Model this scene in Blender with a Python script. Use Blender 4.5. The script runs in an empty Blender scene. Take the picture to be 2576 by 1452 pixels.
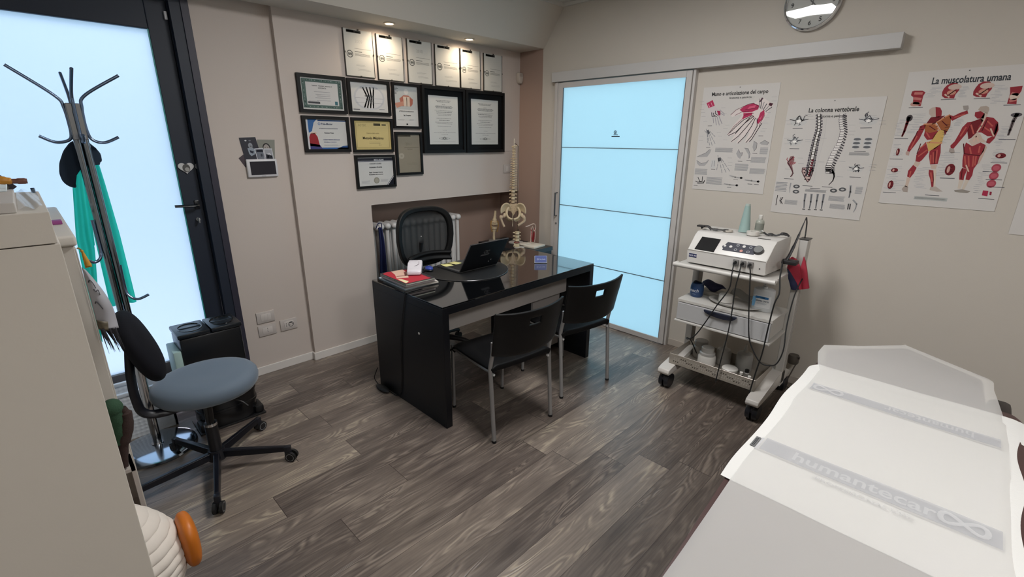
import bpy, bmesh, math, random
from mathutils import Vector, Matrix, Euler
random.seed(7)
S = bpy.context.scene
COL = S.collection
PI = math.pi

# ---------------------------------------------------------------- camera
cd = bpy.data.cameras.new('camera'); cam = bpy.data.objects.new('camera', cd); COL.objects.link(cam)
cd.sensor_width = 36; cd.lens = 16.654; cd.clip_start = 0.02
Rv, Uv, Fv = Vector((0.704462, -0.709712, 0.006522)), Vector((0.208466, 0.215691, 0.953949)), Vector((0.678436, 0.670661, -0.299897))
cam.matrix_world = Matrix(((Rv[0], Uv[0], -Fv[0], 0), (Rv[1], Uv[1], -Fv[1], 0), (Rv[2], Uv[2], -Fv[2], 1.613), (0, 0, 0, 1)))
S.camera = cam

# ---------------------------------------------------------------- light and exposure
S.view_settings.view_transform = 'Standard'; S.view_settings.look = 'None'
S.view_settings.gamma = 1; S.view_settings.exposure = 0.07
try: S.view_settings.use_curve_mapping = False
except Exception: pass
S.cycles.use_denoising = True
try: S.cycles.denoiser = 'OPENIMAGEDENOISE'
except Exception: pass
S.cycles.max_bounces = 10; S.cycles.diffuse_bounces = 6; S.cycles.glossy_bounces = 4; S.cycles.transmission_bounces = 6
S.cycles.sample_clamp_indirect = 6
w = bpy.data.worlds.new('world'); S.world = w; w.use_nodes = True
w.node_tree.nodes['Background'].inputs[0].default_value = (.75, .87, 1, 1)
w.node_tree.nodes['Background'].inputs[1].default_value = 0.2

def area(name, loc, target, sx, sy, power, color):
    l = bpy.data.lights.new(name, 'AREA'); l.shape = 'RECTANGLE'; l.size = sx; l.size_y = sy; l.energy = power; l.color = color
    o = bpy.data.objects.new(name, l); COL.objects.link(o); o.location = loc
    o.rotation_euler = (Vector(target) - Vector(loc)).to_track_quat('-Z', 'Y').to_euler()
    return o
# daylight falling on the outside of the entrance door, and two fills added behind the sliding glass, pale above, blue below
area('street_daylight', (0.2, 4.5, 3.3), (0.15, 3.5, 2.1), 1.4, .8, 32, (.93, .99, 1))
area('street_ground_light', (0.2, 4.6, -.1), (0.2, 3.5, .6), 1.6, .8, 22, (.95, .86, 1))
area('corridor_upper_fill', (4.3, 2.4, 2.3), (3.5, 2.25, 1.2), .8, .8, 3.2, (.86, 1, .97))
area('corridor_lower_fill', (4.6, 2.0, .5), (3.5, 2.15, .5), 1.0, .8, 3.0, (.45, .72, 1))

LEDK = (44.0, 40.0)      # strength of the two ceiling luminaires
# ---------------------------------------------------------------- materials
def lin(c):
    if isinstance(c, str): c = tuple(int(c[i:i+2], 16)/255 for i in (0, 2, 4))
    return tuple((x/12.92 if x <= .04045 else ((x+.055)/1.055)**2.4) for x in c) + (1,)
MC = {}
def M(c, rough=.6, metal=0, bump=0, bscale=200, var=0, vscale=6, spec=.5, coat=0, emit=0, trans=0, alpha=1, sheen=0, name=None, stretch=None):
    key = (c, rough, metal, bump, bscale, var, vscale, spec, coat, emit, trans, alpha, sheen, stretch)
    if key in MC: return MC[key]
    m = bpy.data.materials.new(name or 'surface'); m.use_nodes = True; nt = m.node_tree; N = nt.nodes; L = nt.links
    b = N['Principled BSDF']; b.inputs['Base Color'].default_value = lin(c); b.inputs['Roughness'].default_value = rough
    b.inputs['Metallic'].default_value = metal; b.inputs['Specular IOR Level'].default_value = spec
    b.inputs['Coat Weight'].default_value = coat; b.inputs['Coat Roughness'].default_value = .08
    b.inputs['Transmission Weight'].default_value = trans; b.inputs['Alpha'].default_value = alpha; b.inputs['Sheen Weight'].default_value = sheen
    if emit: b.inputs['Emission Color'].default_value = lin(c); b.inputs['Emission Strength'].default_value = emit
    if bump or var:
        tc = N.new('ShaderNodeTexCoord'); mp = N.new('ShaderNodeMapping'); L.new(tc.outputs['Object'], mp.inputs['Vector'])
        if stretch: mp.inputs['Scale'].default_value = stretch
    if bump:
        n = N.new('ShaderNodeTexNoise'); n.inputs['Scale'].default_value = bscale; n.inputs['Detail'].default_value = 3
        L.new(mp.outputs[0], n.inputs['Vector']); bp = N.new('ShaderNodeBump'); bp.inputs['Strength'].default_value = bump; bp.inputs['Distance'].default_value = .002
        L.new(n.outputs['Fac'], bp.inputs['Height']); L.new(bp.outputs[0], b.inputs['Normal'])
    if var:
        n = N.new('ShaderNodeTexNoise'); n.inputs['Scale'].default_value = vscale; n.inputs['Detail'].default_value = 4
        L.new(mp.outputs[0], n.inputs['Vector']); mr = N.new('ShaderNodeMapRange'); mr.inputs['To Min'].default_value = 1-var; mr.inputs['To Max'].default_value = 1+var
        mr.inputs['From Min'].default_value = .3; mr.inputs['From Max'].default_value = .7
        L.new(n.outputs['Fac'], mr.inputs['Value']); mx = N.new('ShaderNodeMix'); mx.data_type = 'RGBA'; mx.blend_type = 'MULTIPLY'
        mx.inputs['Factor'].default_value = 1; mx.inputs['A'].default_value = lin(c); L.new(mr.outputs[0], mx.inputs['B']); L.new(mx.outputs['Result'], b.inputs['Base Color'])
    MC[key] = m
    return m
def frosted(name, tcol, emcol, em, rough=.35):
    m = bpy.data.materials.new(name); m.use_nodes = True; N = m.node_tree.nodes; L = m.node_tree.links
    for n in list(N): N.remove(n)
    o = N.new('ShaderNodeOutputMaterial'); t = N.new('ShaderNodeBsdfTranslucent'); t.inputs[0].default_value = lin(tcol)
    e = N.new('ShaderNodeEmission'); e.inputs[0].default_value = lin(emcol); e.inputs[1].default_value = em  # added glow, standing in for light coming through the glass
    g = N.new('ShaderNodeBsdfGlossy'); g.inputs['Roughness'].default_value = rough; g.inputs[0].default_value = (1, 1, 1, 1)
    fr = N.new('ShaderNodeFresnel'); mi = N.new('ShaderNodeMixShader'); ad = N.new('ShaderNodeAddShader')
    L.new(fr.outputs[0], mi.inputs[0]); L.new(t.outputs[0], mi.inputs[1]); L.new(g.outputs[0], mi.inputs[2])
    L.new(mi.outputs[0], ad.inputs[0]); L.new(e.outputs[0], ad.inputs[1]); L.new(ad.outputs[0], o.inputs[0])
    return m
def paper_sheet(col='dddbd8', clear=.46):
    m = bpy.data.materials.new('thin_paper'); m.use_nodes = True; N = m.node_tree.nodes; L = m.node_tree.links
    for n in list(N): N.remove(n)
    o = N.new('ShaderNodeOutputMaterial'); d = N.new('ShaderNodeBsdfDiffuse'); d.inputs[0].default_value = lin(col)
    t = N.new('ShaderNodeBsdfTransparent'); mi = N.new('ShaderNodeMixShader'); mi.inputs[0].default_value = clear
    tc = N.new('ShaderNodeTexCoord'); n = N.new('ShaderNodeTexNoise'); n.inputs['Scale'].default_value = 9; n.inputs['Detail'].default_value = 5
    bp = N.new('ShaderNodeBump'); bp.inputs['Strength'].default_value = .12; bp.inputs['Distance'].default_value = .02
    L.new(tc.outputs['Object'], n.inputs['Vector']); L.new(n.outputs['Fac'], bp.inputs['Height']); L.new(bp.outputs[0], d.inputs['Normal'])
    L.new(d.outputs[0], mi.inputs[1]); L.new(t.outputs[0], mi.inputs[2]); L.new(mi.outputs[0], o.inputs[0])
    return m
def floor_mat():
    m = bpy.data.materials.new('grey_oak_planks'); m.use_nodes = True; nt = m.node_tree; N = nt.nodes; L = nt.links
    b = N['Principled BSDF']
    def mth(op, a, bb=None, c=None):
        n = N.new('ShaderNodeMath'); n.operation = op
        for i, v in enumerate((a, bb, c)):
            if v is None: continue
            if isinstance(v, (int, float)): n.inputs[i].default_value = v
            else: L.new(v, n.inputs[i])
        return n.outputs[0]
    g = N.new('ShaderNodeNewGeometry'); sp = N.new('ShaderNodeSeparateXYZ'); L.new(g.outputs['Position'], sp.inputs[0])
    x, y = sp.outputs[0], sp.outputs[1]
    yr = mth('DIVIDE', mth('ADD', y, 4.044), .175)            # seams at y = .131 + n * .175
    row = mth('FLOOR', yr); fy = mth('FRACT', yr)
    wn = N.new('ShaderNodeTexWhiteNoise'); wn.noise_dimensions = '1D'; L.new(mth('ADD', row, 3.3), wn.inputs['W'])
    xr = mth('DIVIDE', mth('ADD', mth('ADD', x, 10), mth('MULTIPLY', wn.outputs[0], 1.22)), 1.22)
    cl = mth('FLOOR', xr); fx = mth('FRACT', xr)
    idn = N.new('ShaderNodeTexWhiteNoise'); idn.noise_dimensions = '2D'
    cb = N.new('ShaderNodeCombineXYZ'); L.new(row, cb.inputs[0]); L.new(cl, cb.inputs[1]); L.new(cb.outputs[0], idn.inputs['Vector'])
    rnd = idn.outputs['Value']
    off = mth('MULTIPLY', rnd, 37.0)
    v1 = N.new('ShaderNodeCombineXYZ'); L.new(mth('ADD', mth('MULTIPLY', x, 1.0), off), v1.inputs[0]); L.new(mth('MULTIPLY', y, 5.5), v1.inputs[1]); L.new(off, v1.inputs[2])
    n1 = N.new('ShaderNodeTexNoise'); n1.inputs['Scale'].default_value = 1.5; n1.inputs['Detail'].default_value = 2.5; n1.inputs['Distortion'].default_value = .6; L.new(v1.outputs[0], n1.inputs['Vector'])
    ring = mth('SINE', mth('MULTIPLY', n1.outputs['Fac'], 95))
    v2 = N.new('ShaderNodeCombineXYZ'); L.new(mth('ADD', mth('MULTIPLY', x, 2.5), off), v2.inputs[0]); L.new(mth('MULTIPLY', y, 80), v2.inputs[1])
    n2 = N.new('ShaderNodeTexNoise'); n2.inputs['Scale'].default_value = 1.5; n2.inputs['Detail'].default_value = 5; L.new(v2.outputs[0], n2.inputs['Vector'])
    v3 = N.new('ShaderNodeCombineXYZ'); L.new(mth('ADD', mth('MULTIPLY', x, 1.4), off), v3.inputs[0]); L.new(mth('MULTIPLY', y, 7), v3.inputs[1])
    n3 = N.new('ShaderNodeTexNoise'); n3.inputs['Scale'].default_value = 2.2; n3.inputs['Detail'].default_value = 4; L.new(v3.outputs[0], n3.inputs['Vector'])
    # where on a plank the cathedral figure shows
    msk = N.new('ShaderNodeMapRange'); msk.inputs['From Min'].default_value = .46; msk.inputs['From Max'].default_value = .60; L.new(n3.outputs['Fac'], msk.inputs['Value'])
    t = mth('ADD', mth('MULTIPLY', rnd, .40), mth('MULTIPLY', n3.outputs['Fac'], .75))
    t = mth('ADD', t, mth('MULTIPLY', mth('SUBTRACT', n2.outputs['Fac'], .5), .5))
    t = mth('ADD', t, mth('MULTIPLY', mth('MULTIPLY', ring, msk.outputs[0]), .17))
    cr = N.new('ShaderNodeValToRGB'); L.new(t, cr.inputs[0]); e = cr.color_ramp.elements
    e[0].position = .22; e[0].color = lin('423a36'); e[1].position = .98; e[1].color = lin('a09483')
    k = e.new(.5); k.color = lin('655b54'); k = e.new(.75); k.color = lin('7f746a')
    # dark hairline seams
    ey = mth('MINIMUM', fy, mth('SUBTRACT', 1, fy)); ex = mth('MINIMUM', fx, mth('SUBTRACT', 1, fx))
    s1 = mth('GREATER_THAN', ey, .006); s2 = mth('GREATER_THAN', ex, .0012); seam = mth('MULTIPLY', s1, s2)
    mx = N.new('ShaderNodeMix'); mx.data_type = 'RGBA'; L.new(seam, mx.inputs['Factor']); mx.inputs['A'].default_value = lin('3a322e'); L.new(cr.outputs[0], mx.inputs['B'])
    L.new(mx.outputs['Result'], b.inputs['Base Color'])
    L.new(mth('ADD', .25, mth('MULTIPLY', n2.outputs['Fac'], .16)), b.inputs['Roughness']); b.inputs['Specular IOR Level'].default_value = .5
    bp = N.new('ShaderNodeBump'); bp.inputs['Strength'].default_value = .5; bp.inputs['Distance'].default_value = .0012
    L.new(mth('ADD', mth('MULTIPLY', mth('MULTIPLY', ring, msk.outputs[0]), .5), n2.outputs['Fac']), bp.inputs['Height']); L.new(bp.outputs[0], b.inputs['Normal'])
    return m
def grid_bump(name, c, scale, strength, rough=.8):
    m = bpy.data.materials.new(name); m.use_nodes = True; N = m.node_tree.nodes; L = m.node_tree.links; b = N['Principled BSDF']
    b.inputs['Base Color'].default_value = lin(c); b.inputs['Roughness'].default_value = rough
    tc = N.new('ShaderNodeTexCoord'); br = N.new('ShaderNodeTexVoronoi'); br.inputs['Scale'].default_value = scale; br.feature = 'SMOOTH_F1'; br.inputs['Randomness'].default_value = .2
    L.new(tc.outputs['Object'], br.inputs['Vector']); bp = N.new('ShaderNodeBump'); bp.invert = True; bp.inputs['Strength'].default_value = strength; bp.inputs['Distance'].default_value = .006
    L.new(br.outputs['Distance'], bp.inputs['Height']); L.new(bp.outputs[0], b.inputs['Normal'])
    return m

# ---------------------------------------------------------------- mesh helpers
ORG = {}
class MB:
    def __init__(s): s.bm = bmesh.new(); s.mats = []; s.cur = 0
    def mat(s, m):
        if m not in s.mats: s.mats.append(m)
        s.cur = s.mats.index(m); return s
    def _tag(s, faces):
        for f in faces: f.material_index = s.cur
    def box(s, x0, x1, y0, y1, z0, z1, bev=0, seg=2, mtx=None):
        r = bmesh.ops.create_cube(s.bm, size=1); vs = r['verts']
        for v in vs: v.co = Vector(((x0+x1)/2+v.co.x*(x1-x0), (y0+y1)/2+v.co.y*(y1-y0), (z0+z1)/2+v.co.z*(z1-z0)))
        fs = set(f for v in vs for f in v.link_faces); s._tag(fs)
        if bev:
            es = list(set(e for v in vs for e in v.link_edges))
            r2 = bmesh.ops.bevel(s.bm, geom=es, offset=bev, segments=seg, affect='EDGES', profile=.5)
            s._tag(r2['faces']); vs = list(set(v for f in r2['faces'] for v in f.verts) | set(v for v in vs if v.is_valid))
        if mtx:
            for v in vs: v.co = mtx @ v.co
        return s
    def ringloft(s, rings, closed=True, cap=True):
        R = [[s.bm.verts.new(p) for p in r] for r in rings]; n = len(R[0]); fs = []
        for a, b in zip(R, R[1:]):
            for i in range(n if closed else n-1):
                j = (i+1) % n; fs.append(s.bm.faces.new((a[i], a[j], b[j], b[i])))
        if cap and closed:
            if n >= 3:
                fs.append(s.bm.faces.new(R[0][::-1])); fs.append(s.bm.faces.new(R[-1]))
        s._tag(fs); return s
    def cyl(s, p0, p1, r0, r1=None, seg=20, cap=True):
        r1 = r0 if r1 is None else r1; p0 = Vector(p0); p1 = Vector(p1); d = (p1-p0).normalized(); a = d.orthogonal().normalized(); b = d.cross(a)
        rings = [[p+(a*math.cos(2*PI*i/seg)+b*math.sin(2*PI*i/seg))*r for i in range(seg)] for p, r in ((p0, r0), (p1, r1))]
        return s.ringloft(rings, cap=cap)
    def tube(s, pts, r, seg=10, sub=6, smooth=True, flat=None):
        P = [Vector(p) for p in pts]
        if smooth and len(P) > 2:
            Q = []
            for i in range(len(P)-1):
                p0 = P[max(i-1, 0)]; p1 = P[i]; p2 = P[i+1]; p3 = P[min(i+2, len(P)-1)]
                for k in range(sub):
                    t = k/sub; Q.append(.5*((2*p1)+(-p0+p2)*t+(2*p0-5*p1+4*p2-p3)*t*t+(-p0+3*p1-3*p2+p3)*t**3))
            Q.append(P[-1]); P = Q
        rings = []; a = None
        for i, p in enumerate(P):
            d = (P[min(i+1, len(P)-1)]-P[max(i-1, 0)]).normalized()
            a = d.orthogonal().normalized() if a is None else (a-d*a.dot(d)).normalized()
            b = d.cross(a); rr = r[min(i*len(r)//len(P), len(r)-1)] if isinstance(r, (list, tuple)) else r
            fx, fy = flat or (1, 1)
            rings.append([p+(a*math.cos(2*PI*k/seg)*fx+b*math.sin(2*PI*k/seg)*fy)*rr for k in range(seg)])
        return s.ringloft(rings)
    def lathe(s, prof, c, seg=28, sx=1, sy=1, cap=True):
        cx, cy = c; return s.ringloft([[Vector((cx+math.cos(2*PI*i/seg)*r*sx, cy+math.sin(2*PI*i/seg)*r*sy, z)) for i in range(seg)] for r, z in prof], cap=cap)
    def prism(s, pts, ax, d0, d1, bev=0):
        def mk(p, d): return {0: Vector((d, p[0], p[1])), 1: Vector((p[0], d, p[1])), 2: Vector((p[0], p[1], d))}[ax]
        A = [s.bm.verts.new(mk(p, d0)) for p in pts]; B = [s.bm.verts.new(mk(p, d1)) for p in pts]; n = len(pts)
        fs = [s.bm.faces.new(A[::-1]), s.bm.faces.new(B)]+[s.bm.faces.new((A[i], A[(i+1) % n], B[(i+1) % n], B[i])) for i in range(n)]
        s._tag(fs)
        if bev:
            r2 = bmesh.ops.bevel(s.bm, geom=list(set(e for f in fs for e in f.edges)), offset=bev, segments=2, affect='EDGES', profile=.5); s._tag(r2['faces'])
        return s
    def ball(s, c, r, seg=16, rot=None, power=1):
        if isinstance(r, (int, float)): r = (r, r, r)
        vs = bmesh.ops.create_uvsphere(s.bm, u_segments=seg, v_segments=max(6, seg*2//3), radius=1)['verts']
        s._tag(set(f for v in vs for f in v.link_faces)); R = Euler(rot).to_matrix() if rot else Matrix.Identity(3)
        for v in vs:
            q = v.co.copy()
            if power != 1: q = Vector([math.copysign(abs(t)**power, t) for t in q])
            v.co = Vector(c)+R @ Vector((q.x*r[0], q.y*r[1], q.z*r[2]))
        return s
    def surf(s, fn, nu, nv, skip=None):
        V = [[s.bm.verts.new(fn(i/nu, j/nv)) for j in range(nv+1)] for i in range(nu+1)]; fs = []
        for i in range(nu):
            for j in range(nv):
                if skip and skip(i, j): continue
                fs.append(s.bm.faces.new((V[i][j], V[i+1][j], V[i+1][j+1], V[i][j+1])))
        s._tag(fs)
        for v in [v for r in V for v in r if not v.link_faces]: s.bm.verts.remove(v)
        return s
    def build(s, name, mats=None, parent=None, smooth=True, loc=None, mods=(), mesh_only=False):
        bmesh.ops.recalc_face_normals(s.bm, faces=s.bm.faces)
        me = bpy.data.meshes.new(name); s.bm.to_mesh(me); s.bm.free()
        ms = s.mats or (mats if isinstance(mats, (list, tuple)) else [mats])
        for m in ms: me.materials.append(m)
        if smooth:
            me.shade_smooth(); me.set_sharp_from_angle(angle=math.radians(38))
        o = bpy.data.objects.new(name, me); COL.objects.link(o)
        if parent is not None:
            off = ORG.get(parent.name, Vector()); ORG[o.name] = off; o.parent = parent
        else:
            cs = [v.co for v in me.vertices]
            off = Vector(loc) if loc is not None else Vector(((min(c.x for c in cs)+max(c.x for c in cs))/2, (min(c.y for c in cs)+max(c.y for c in cs))/2, min(c.z for c in cs)))
            o.location = off; ORG[o.name] = off
        if off.length: me.transform(Matrix.Translation(-off))
        for k, kw in mods:
            md = o.modifiers.new(k.lower(), k)
            for a, b in kw.items(): setattr(md, a, b)
        return o
def box(*a, **k): return MB().box(*a, **k)
def tag(o, label, cat, group=None):
    o['label'] = label; o['category'] = cat
    if group: o['group'] = group
    return o
def thing(name, label, cat, loc, group=None, rotz=0, local=False):
    o = bpy.data.objects.new(name, None); COL.objects.link(o); o.empty_display_size = .1; o.location = loc; o.rotation_euler = (0, 0, rotz)
    ORG[o.name] = Vector() if local else Vector(loc)
    return tag(o, label, cat, group)
def struct(o): o['kind'] = 'structure'; return o
def copy_thing(r, loc, rotz, label):
    c = r.copy(); COL.objects.link(c); c.location = loc; c.rotation_euler = (0, 0, rotz); c['label'] = label
    for ch in r.children:
        d = ch.copy(); COL.objects.link(d); d.parent = c
        for g in ch.children:
            e = g.copy(); COL.objects.link(e); e.parent = d
    return c

# flat printed matter: everything a sheet shows is one mesh with one material per ink
TXT = {}
def text_mesh(body, size, bold=0, space=1, shear=0):
    k = (body, size, bold, space, shear)
    if k not in TXT:
        c = bpy.data.curves.new('lettering', 'FONT'); c.body = body; c.size = size; c.align_x = 'CENTER'; c.offset = bold*size; c.space_character = space; c.shear = shear; c.resolution_u = 3
        o = bpy.data.objects.new('lettering', c); COL.objects.link(o); me = o.to_mesh()
        TXT[k] = ([tuple(v.co[:2]) for v in me.vertices], [tuple(p.vertices) for p in me.polygons])
        o.to_mesh_clear(); bpy.data.objects.remove(o); bpy.data.curves.remove(c)
    return TXT[k]
class Ink:
    """draws on the plane given by map(a, b, lift); sgn is the sign of a along the reading direction"""
    def __init__(s, mp, sgn=1, eps=.0004): s.mp = mp; s.g = sgn; s.eps = eps; s.bm = bmesh.new(); s.mats = []; s.l = 1
    def _m(s, c):
        m = c if not isinstance(c, str) else M(c, .75, spec=.2)
        if m not in s.mats: s.mats.append(m)
        return s.mats.index(m)
    def poly(s, pts, c, lift=None):
        l = s.l if lift is None else lift
        try: f = s.bm.faces.new([s.bm.verts.new(s.mp(a, b, l*s.eps)) for a, b in pts])
        except Exception: return
        f.material_index = s._m(c)
    def rect(s, a0, b0, a1, b1, c, lift=None): s.poly([(a0, b0), (a1, b0), (a1, b1), (a0, b1)], c, lift)
    def disc(s, a, b, ra, rb, c, rot=0, n=18, lift=None):
        s.poly([(a+math.cos(t)*ra*math.cos(rot)-math.sin(t)*rb*math.sin(rot), b+math.cos(t)*ra*math.sin(rot)+math.sin(t)*rb*math.cos(rot)) for t in [2*PI*i/n for i in range(n)]], c, lift)
    def ring(s, a, b, r, w, c, n=24):
        for i in range(n):
            t, u = 2*PI*i/n, 2*PI*(i+1)/n
            s.poly([(a+math.cos(t)*r, b+math.sin(t)*r), (a+math.cos(u)*r, b+math.sin(u)*r), (a+math.cos(u)*(r-w), b+math.sin(u)*(r-w)), (a+math.cos(t)*(r-w), b+math.sin(t)*(r-w))], c)
    def line(s, pts, w, c, w1=None):
        n = len(pts); w1 = w if w1 is None else w1
        for i in range(n-1):
            (a, b), (d, e) = pts[i], pts[i+1]; L = math.hypot(d-a, e-b) or 1e-9; nx, ny = -(e-b)/L/2, (d-a)/L/2
            wa = w+(w1-w)*i/(n-1); wb = w+(w1-w)*(i+1)/(n-1); ux, uy = (d-a)/L*wa*.25, (e-b)/L*wa*.25
            s.poly([(a+nx*wa-ux, b+ny*wa-uy), (d+nx*wb+ux, e+ny*wb+uy), (d-nx*wb+ux, e-ny*wb+uy), (a-nx*wa-ux, b-ny*wa-uy)], c)
    def text(s, a, b, body, size, c='2a2826', bold=.01, rot=0, space=1, sx=1, shear=0):
        vs, ps = text_mesh(body, size, bold, space, shear); mi = s._m(c); cr, sr = math.cos(rot), math.sin(rot)
        V = [s.bm.verts.new(s.mp(a+s.g*(x*sx*cr-y*sr), b+(x*sx*sr+y*cr), s.l*s.eps)) for x, y in vs]
        for p in ps:
            try: f = s.bm.faces.new([V[i] for i in p]); f.material_index = mi
            except Exception: pass
    def greek(s, a0, b0, a1, b1, n, c='8a8a8a', fill=.42, ragged=.25, centre=False):
        h = (b1-b0)/n
        for i in range(n):
            L = (a1-a0)*(1-random.random()*ragged); o = (a1-a0-L)/2 if centre else (0 if s.g > 0 else (a1-a0-L))
            b = b1-h*(i+.5); s.rect(a0+o, b-h*fill/2, a0+o+L, b+h*fill/2, c)
    def merge(s, mb):
        """copy into a builder so that the sheet and its print are one mesh"""
        idx = {}
        for i, m in enumerate(s.mats):
            mb.mat(m); idx[i] = mb.cur
        for f in s.bm.faces:
            g = mb.bm.faces.new([mb.bm.verts.new(v.co) for v in f.verts]); g.material_index = idx[f.material_index]
        s.bm.free()
def sheet_mesh(mb, ink, name, parent=None):
    """sheet geometry with print laid on it; normals of the print must stay as drawn"""
    bmesh.ops.recalc_face_normals(mb.bm, faces=mb.bm.faces)
    ink.merge(mb)
    o = MB.build.__wrapped__(mb, name, parent=parent) if hasattr(MB.build, '__wrapped__') else mb.build(name, parent=parent, smooth=False)
    return o
MB_ = MB

# shared materials
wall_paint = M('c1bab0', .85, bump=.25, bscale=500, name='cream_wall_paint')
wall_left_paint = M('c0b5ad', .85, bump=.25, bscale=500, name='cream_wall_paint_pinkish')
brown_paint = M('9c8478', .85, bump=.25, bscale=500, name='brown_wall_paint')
white_paint = M('d2cdc8', .5, name='white_enamel')
ceil_paint = M('c5c3bd', .9, name='ceiling_white')
black_lac = M('0a0b10', .4, spec=.4, name='black_wood')
alu = M('bdb9b6', .5, 0, name='matt_aluminium')
chrome = M('d8dade', .08, 1, name='chrome')
dark_metal = M('1d2533', .5, spec=.4, name='dark_blue_metal')
blk = M('101012', .45, name='black_plastic')
blk_gloss = M('0b0c0e', .15, name='glossy_black')
white_pl = M('dcdad6', .4, name='white_plastic')
grey_tube = M('a5a5a6', .35, .6, name='grey_tube')
rubber = M('0c0c0e', .7, name='black_rubber')

# ---------------------------------------------------------------- the room
struct(box(-.5, 5.2, -2.6, 3.75, -.06, 0).build('floor', floor_mat(), smooth=False, loc=(0, 0, 0)))
struct(box(-.5, 3.7, -2.6, 3.75, 2.70, 2.78).build('ceiling', ceil_paint, smooth=False))
m = MB(); m.mat(wall_paint); m.box(3.495, 3.58, -2.6, 1.69, 0, 2.7); m.box(3.495, 3.58, 1.69, 2.80, 2.06, 2.7); m.box(3.495, 3.58, 2.80, 3.083, 0, 2.7)
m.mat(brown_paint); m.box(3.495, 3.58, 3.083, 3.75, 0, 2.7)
struct(m.build('wall_right', smooth=False))
m = MB(); m.mat(wall_left_paint); m.box(1.287, 3.495, 3.369, 3.45, 1.122, 2.7); m.box(1.287, 1.853, 3.369, 3.45, 0, 1.122); m.box(.852, 1.287, 3.406, 3.56, 0, 2.7); m.box(-.5, .852, 3.42, 3.56, 2.375, 2.7)
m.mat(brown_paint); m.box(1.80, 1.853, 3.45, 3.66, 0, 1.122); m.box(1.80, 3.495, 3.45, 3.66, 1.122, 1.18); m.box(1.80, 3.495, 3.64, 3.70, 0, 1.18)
struct(m.build('wall_back', smooth=False))
struct(box(-.56, -.47, -2.6, 3.75, 0, 2.7).build('wall_left', wall_paint, smooth=False))
struct(box(-.5, 3.6, -2.68, -2.6, 0, 2.7).build('wall_rear', wall_paint, smooth=False))
m = MB(); m.prism([(3.369, 2.384), (3.074, 2.384), (2.868, 2.672), (2.868, 2.70), (3.369, 2.70)], 0, -.46, 3.494)
struct(m.build('trim_1', wall_paint, smooth=False))
m = MB(); m.box(-.46, 3.47, 2.845, 2.868, 2.675, 2.70); m.box(3.472, 3.494, -2.5, 2.868, 2.675, 2.70)
struct(m.build('trim_2', ceil_paint, smooth=False))
struct(box(3.483, 3.494, -2.6, 1.625, 0, .056, bev=.003).build('baseboard_right', M('b3aaa0', .5), smooth=False))
m = MB(); m.box(.858, 1.286, 3.394, 3.405, 0, .06, bev=.003); m.box(1.276, 1.853, 3.357, 3.368, 0, .06, bev=.003); m.box(1.276, 1.287, 3.368, 3.405, 0, .06, bev=.002)
struct(m.build('baseboard_back', white_paint, smooth=False))
# corridor beyond the sliding door
m = MB(); m.box(5.0, 5.1, .9, 3.6, 0, 2.7); m.box(3.58, 5.1, .8, .9, 0, 2.7); m.box(3.58, 5.1, 3.6, 3.7, 0, 2.7); m.box(3.58, 5.1, .8, 3.7, 2.70, 2.8)
struct(m.build('wall_corridor', wall_paint, smooth=False))

# entrance door with frosted pane
m = MB(); m.mat(dark_metal)
m.box(.759, .851, 3.407, 3.52, 0, 2.37); m.box(.757, .80, 3.455, 3.52, 0, 2.34, bev=.003); m.box(-.46, .759, 3.45, 3.52, 2.345, 2.375)
m.mat(M('2b2a38', .5)); m.box(.812, .851, 3.40, 3.46, 0, 2.38, bev=.002)
fr = struct(m.build('door_1', smooth=False))
lf = MB(); lf.box(.652, .754, 3.455, 3.51, .03, 2.335, bev=.004); lf.box(-.31, -.2, 3.455, 3.51, .03, 2.335, bev=.004); lf.box(-.2, .652, 3.455, 3.51, 2.178, 2.335, bev=.004)
lf.build('door_leaf', dark_metal, fr, smooth=False)
m = MB(); m.box(-.2, .652, 3.455, 3.51, .17, .255, bev=.003); m.box(-.31, .752, 3.46, 3.505, .03, .168)
m.build('bottom_rail', M('5c5a5c', .4, .3), fr, smooth=False)  # grey stands in for light reflected on the dark door metal
MB().box(-.21, .655, 3.478, 3.486, .25, 2.185).build('pane', frosted('frosted_door_glass', 'dcdfe6', '9fc6e2', .40), fr, smooth=False)
m = MB(); m.box(.646, .652, 3.452, 3.456, .255, 2.178); m.build('glazing_seal', M('2d8f8d', .4), fr, smooth=False)
h = MB(); h.cyl((.722, 3.455, 1.217), (.722, 3.405, 1.217), .009); h.tube([(.722, 3.41, 1.217), (.70, 3.402, 1.217), (.66, 3.40, 1.219), (.598, 3.402, 1.222)], .009, flat=(1, .7)); h.box(.708, .736, 3.448, 3.456, 1.19, 1.245, bev=.004)
h.build('door_handle', M('0d1118', .3), fr)
h = MB(); h.cyl((.712, 3.456, 1.128), (.712, 3.44, 1.128), .011); h.box(.709, .715, 3.415, 3.44, 1.108, 1.14, bev=.002); h.build('key', grey_tube, fr)
struct(box(-.47, .0-.2, 3.45, 3.52, 0, 2.34).build('trim_3', dark_metal, smooth=False)) if False else None

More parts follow.
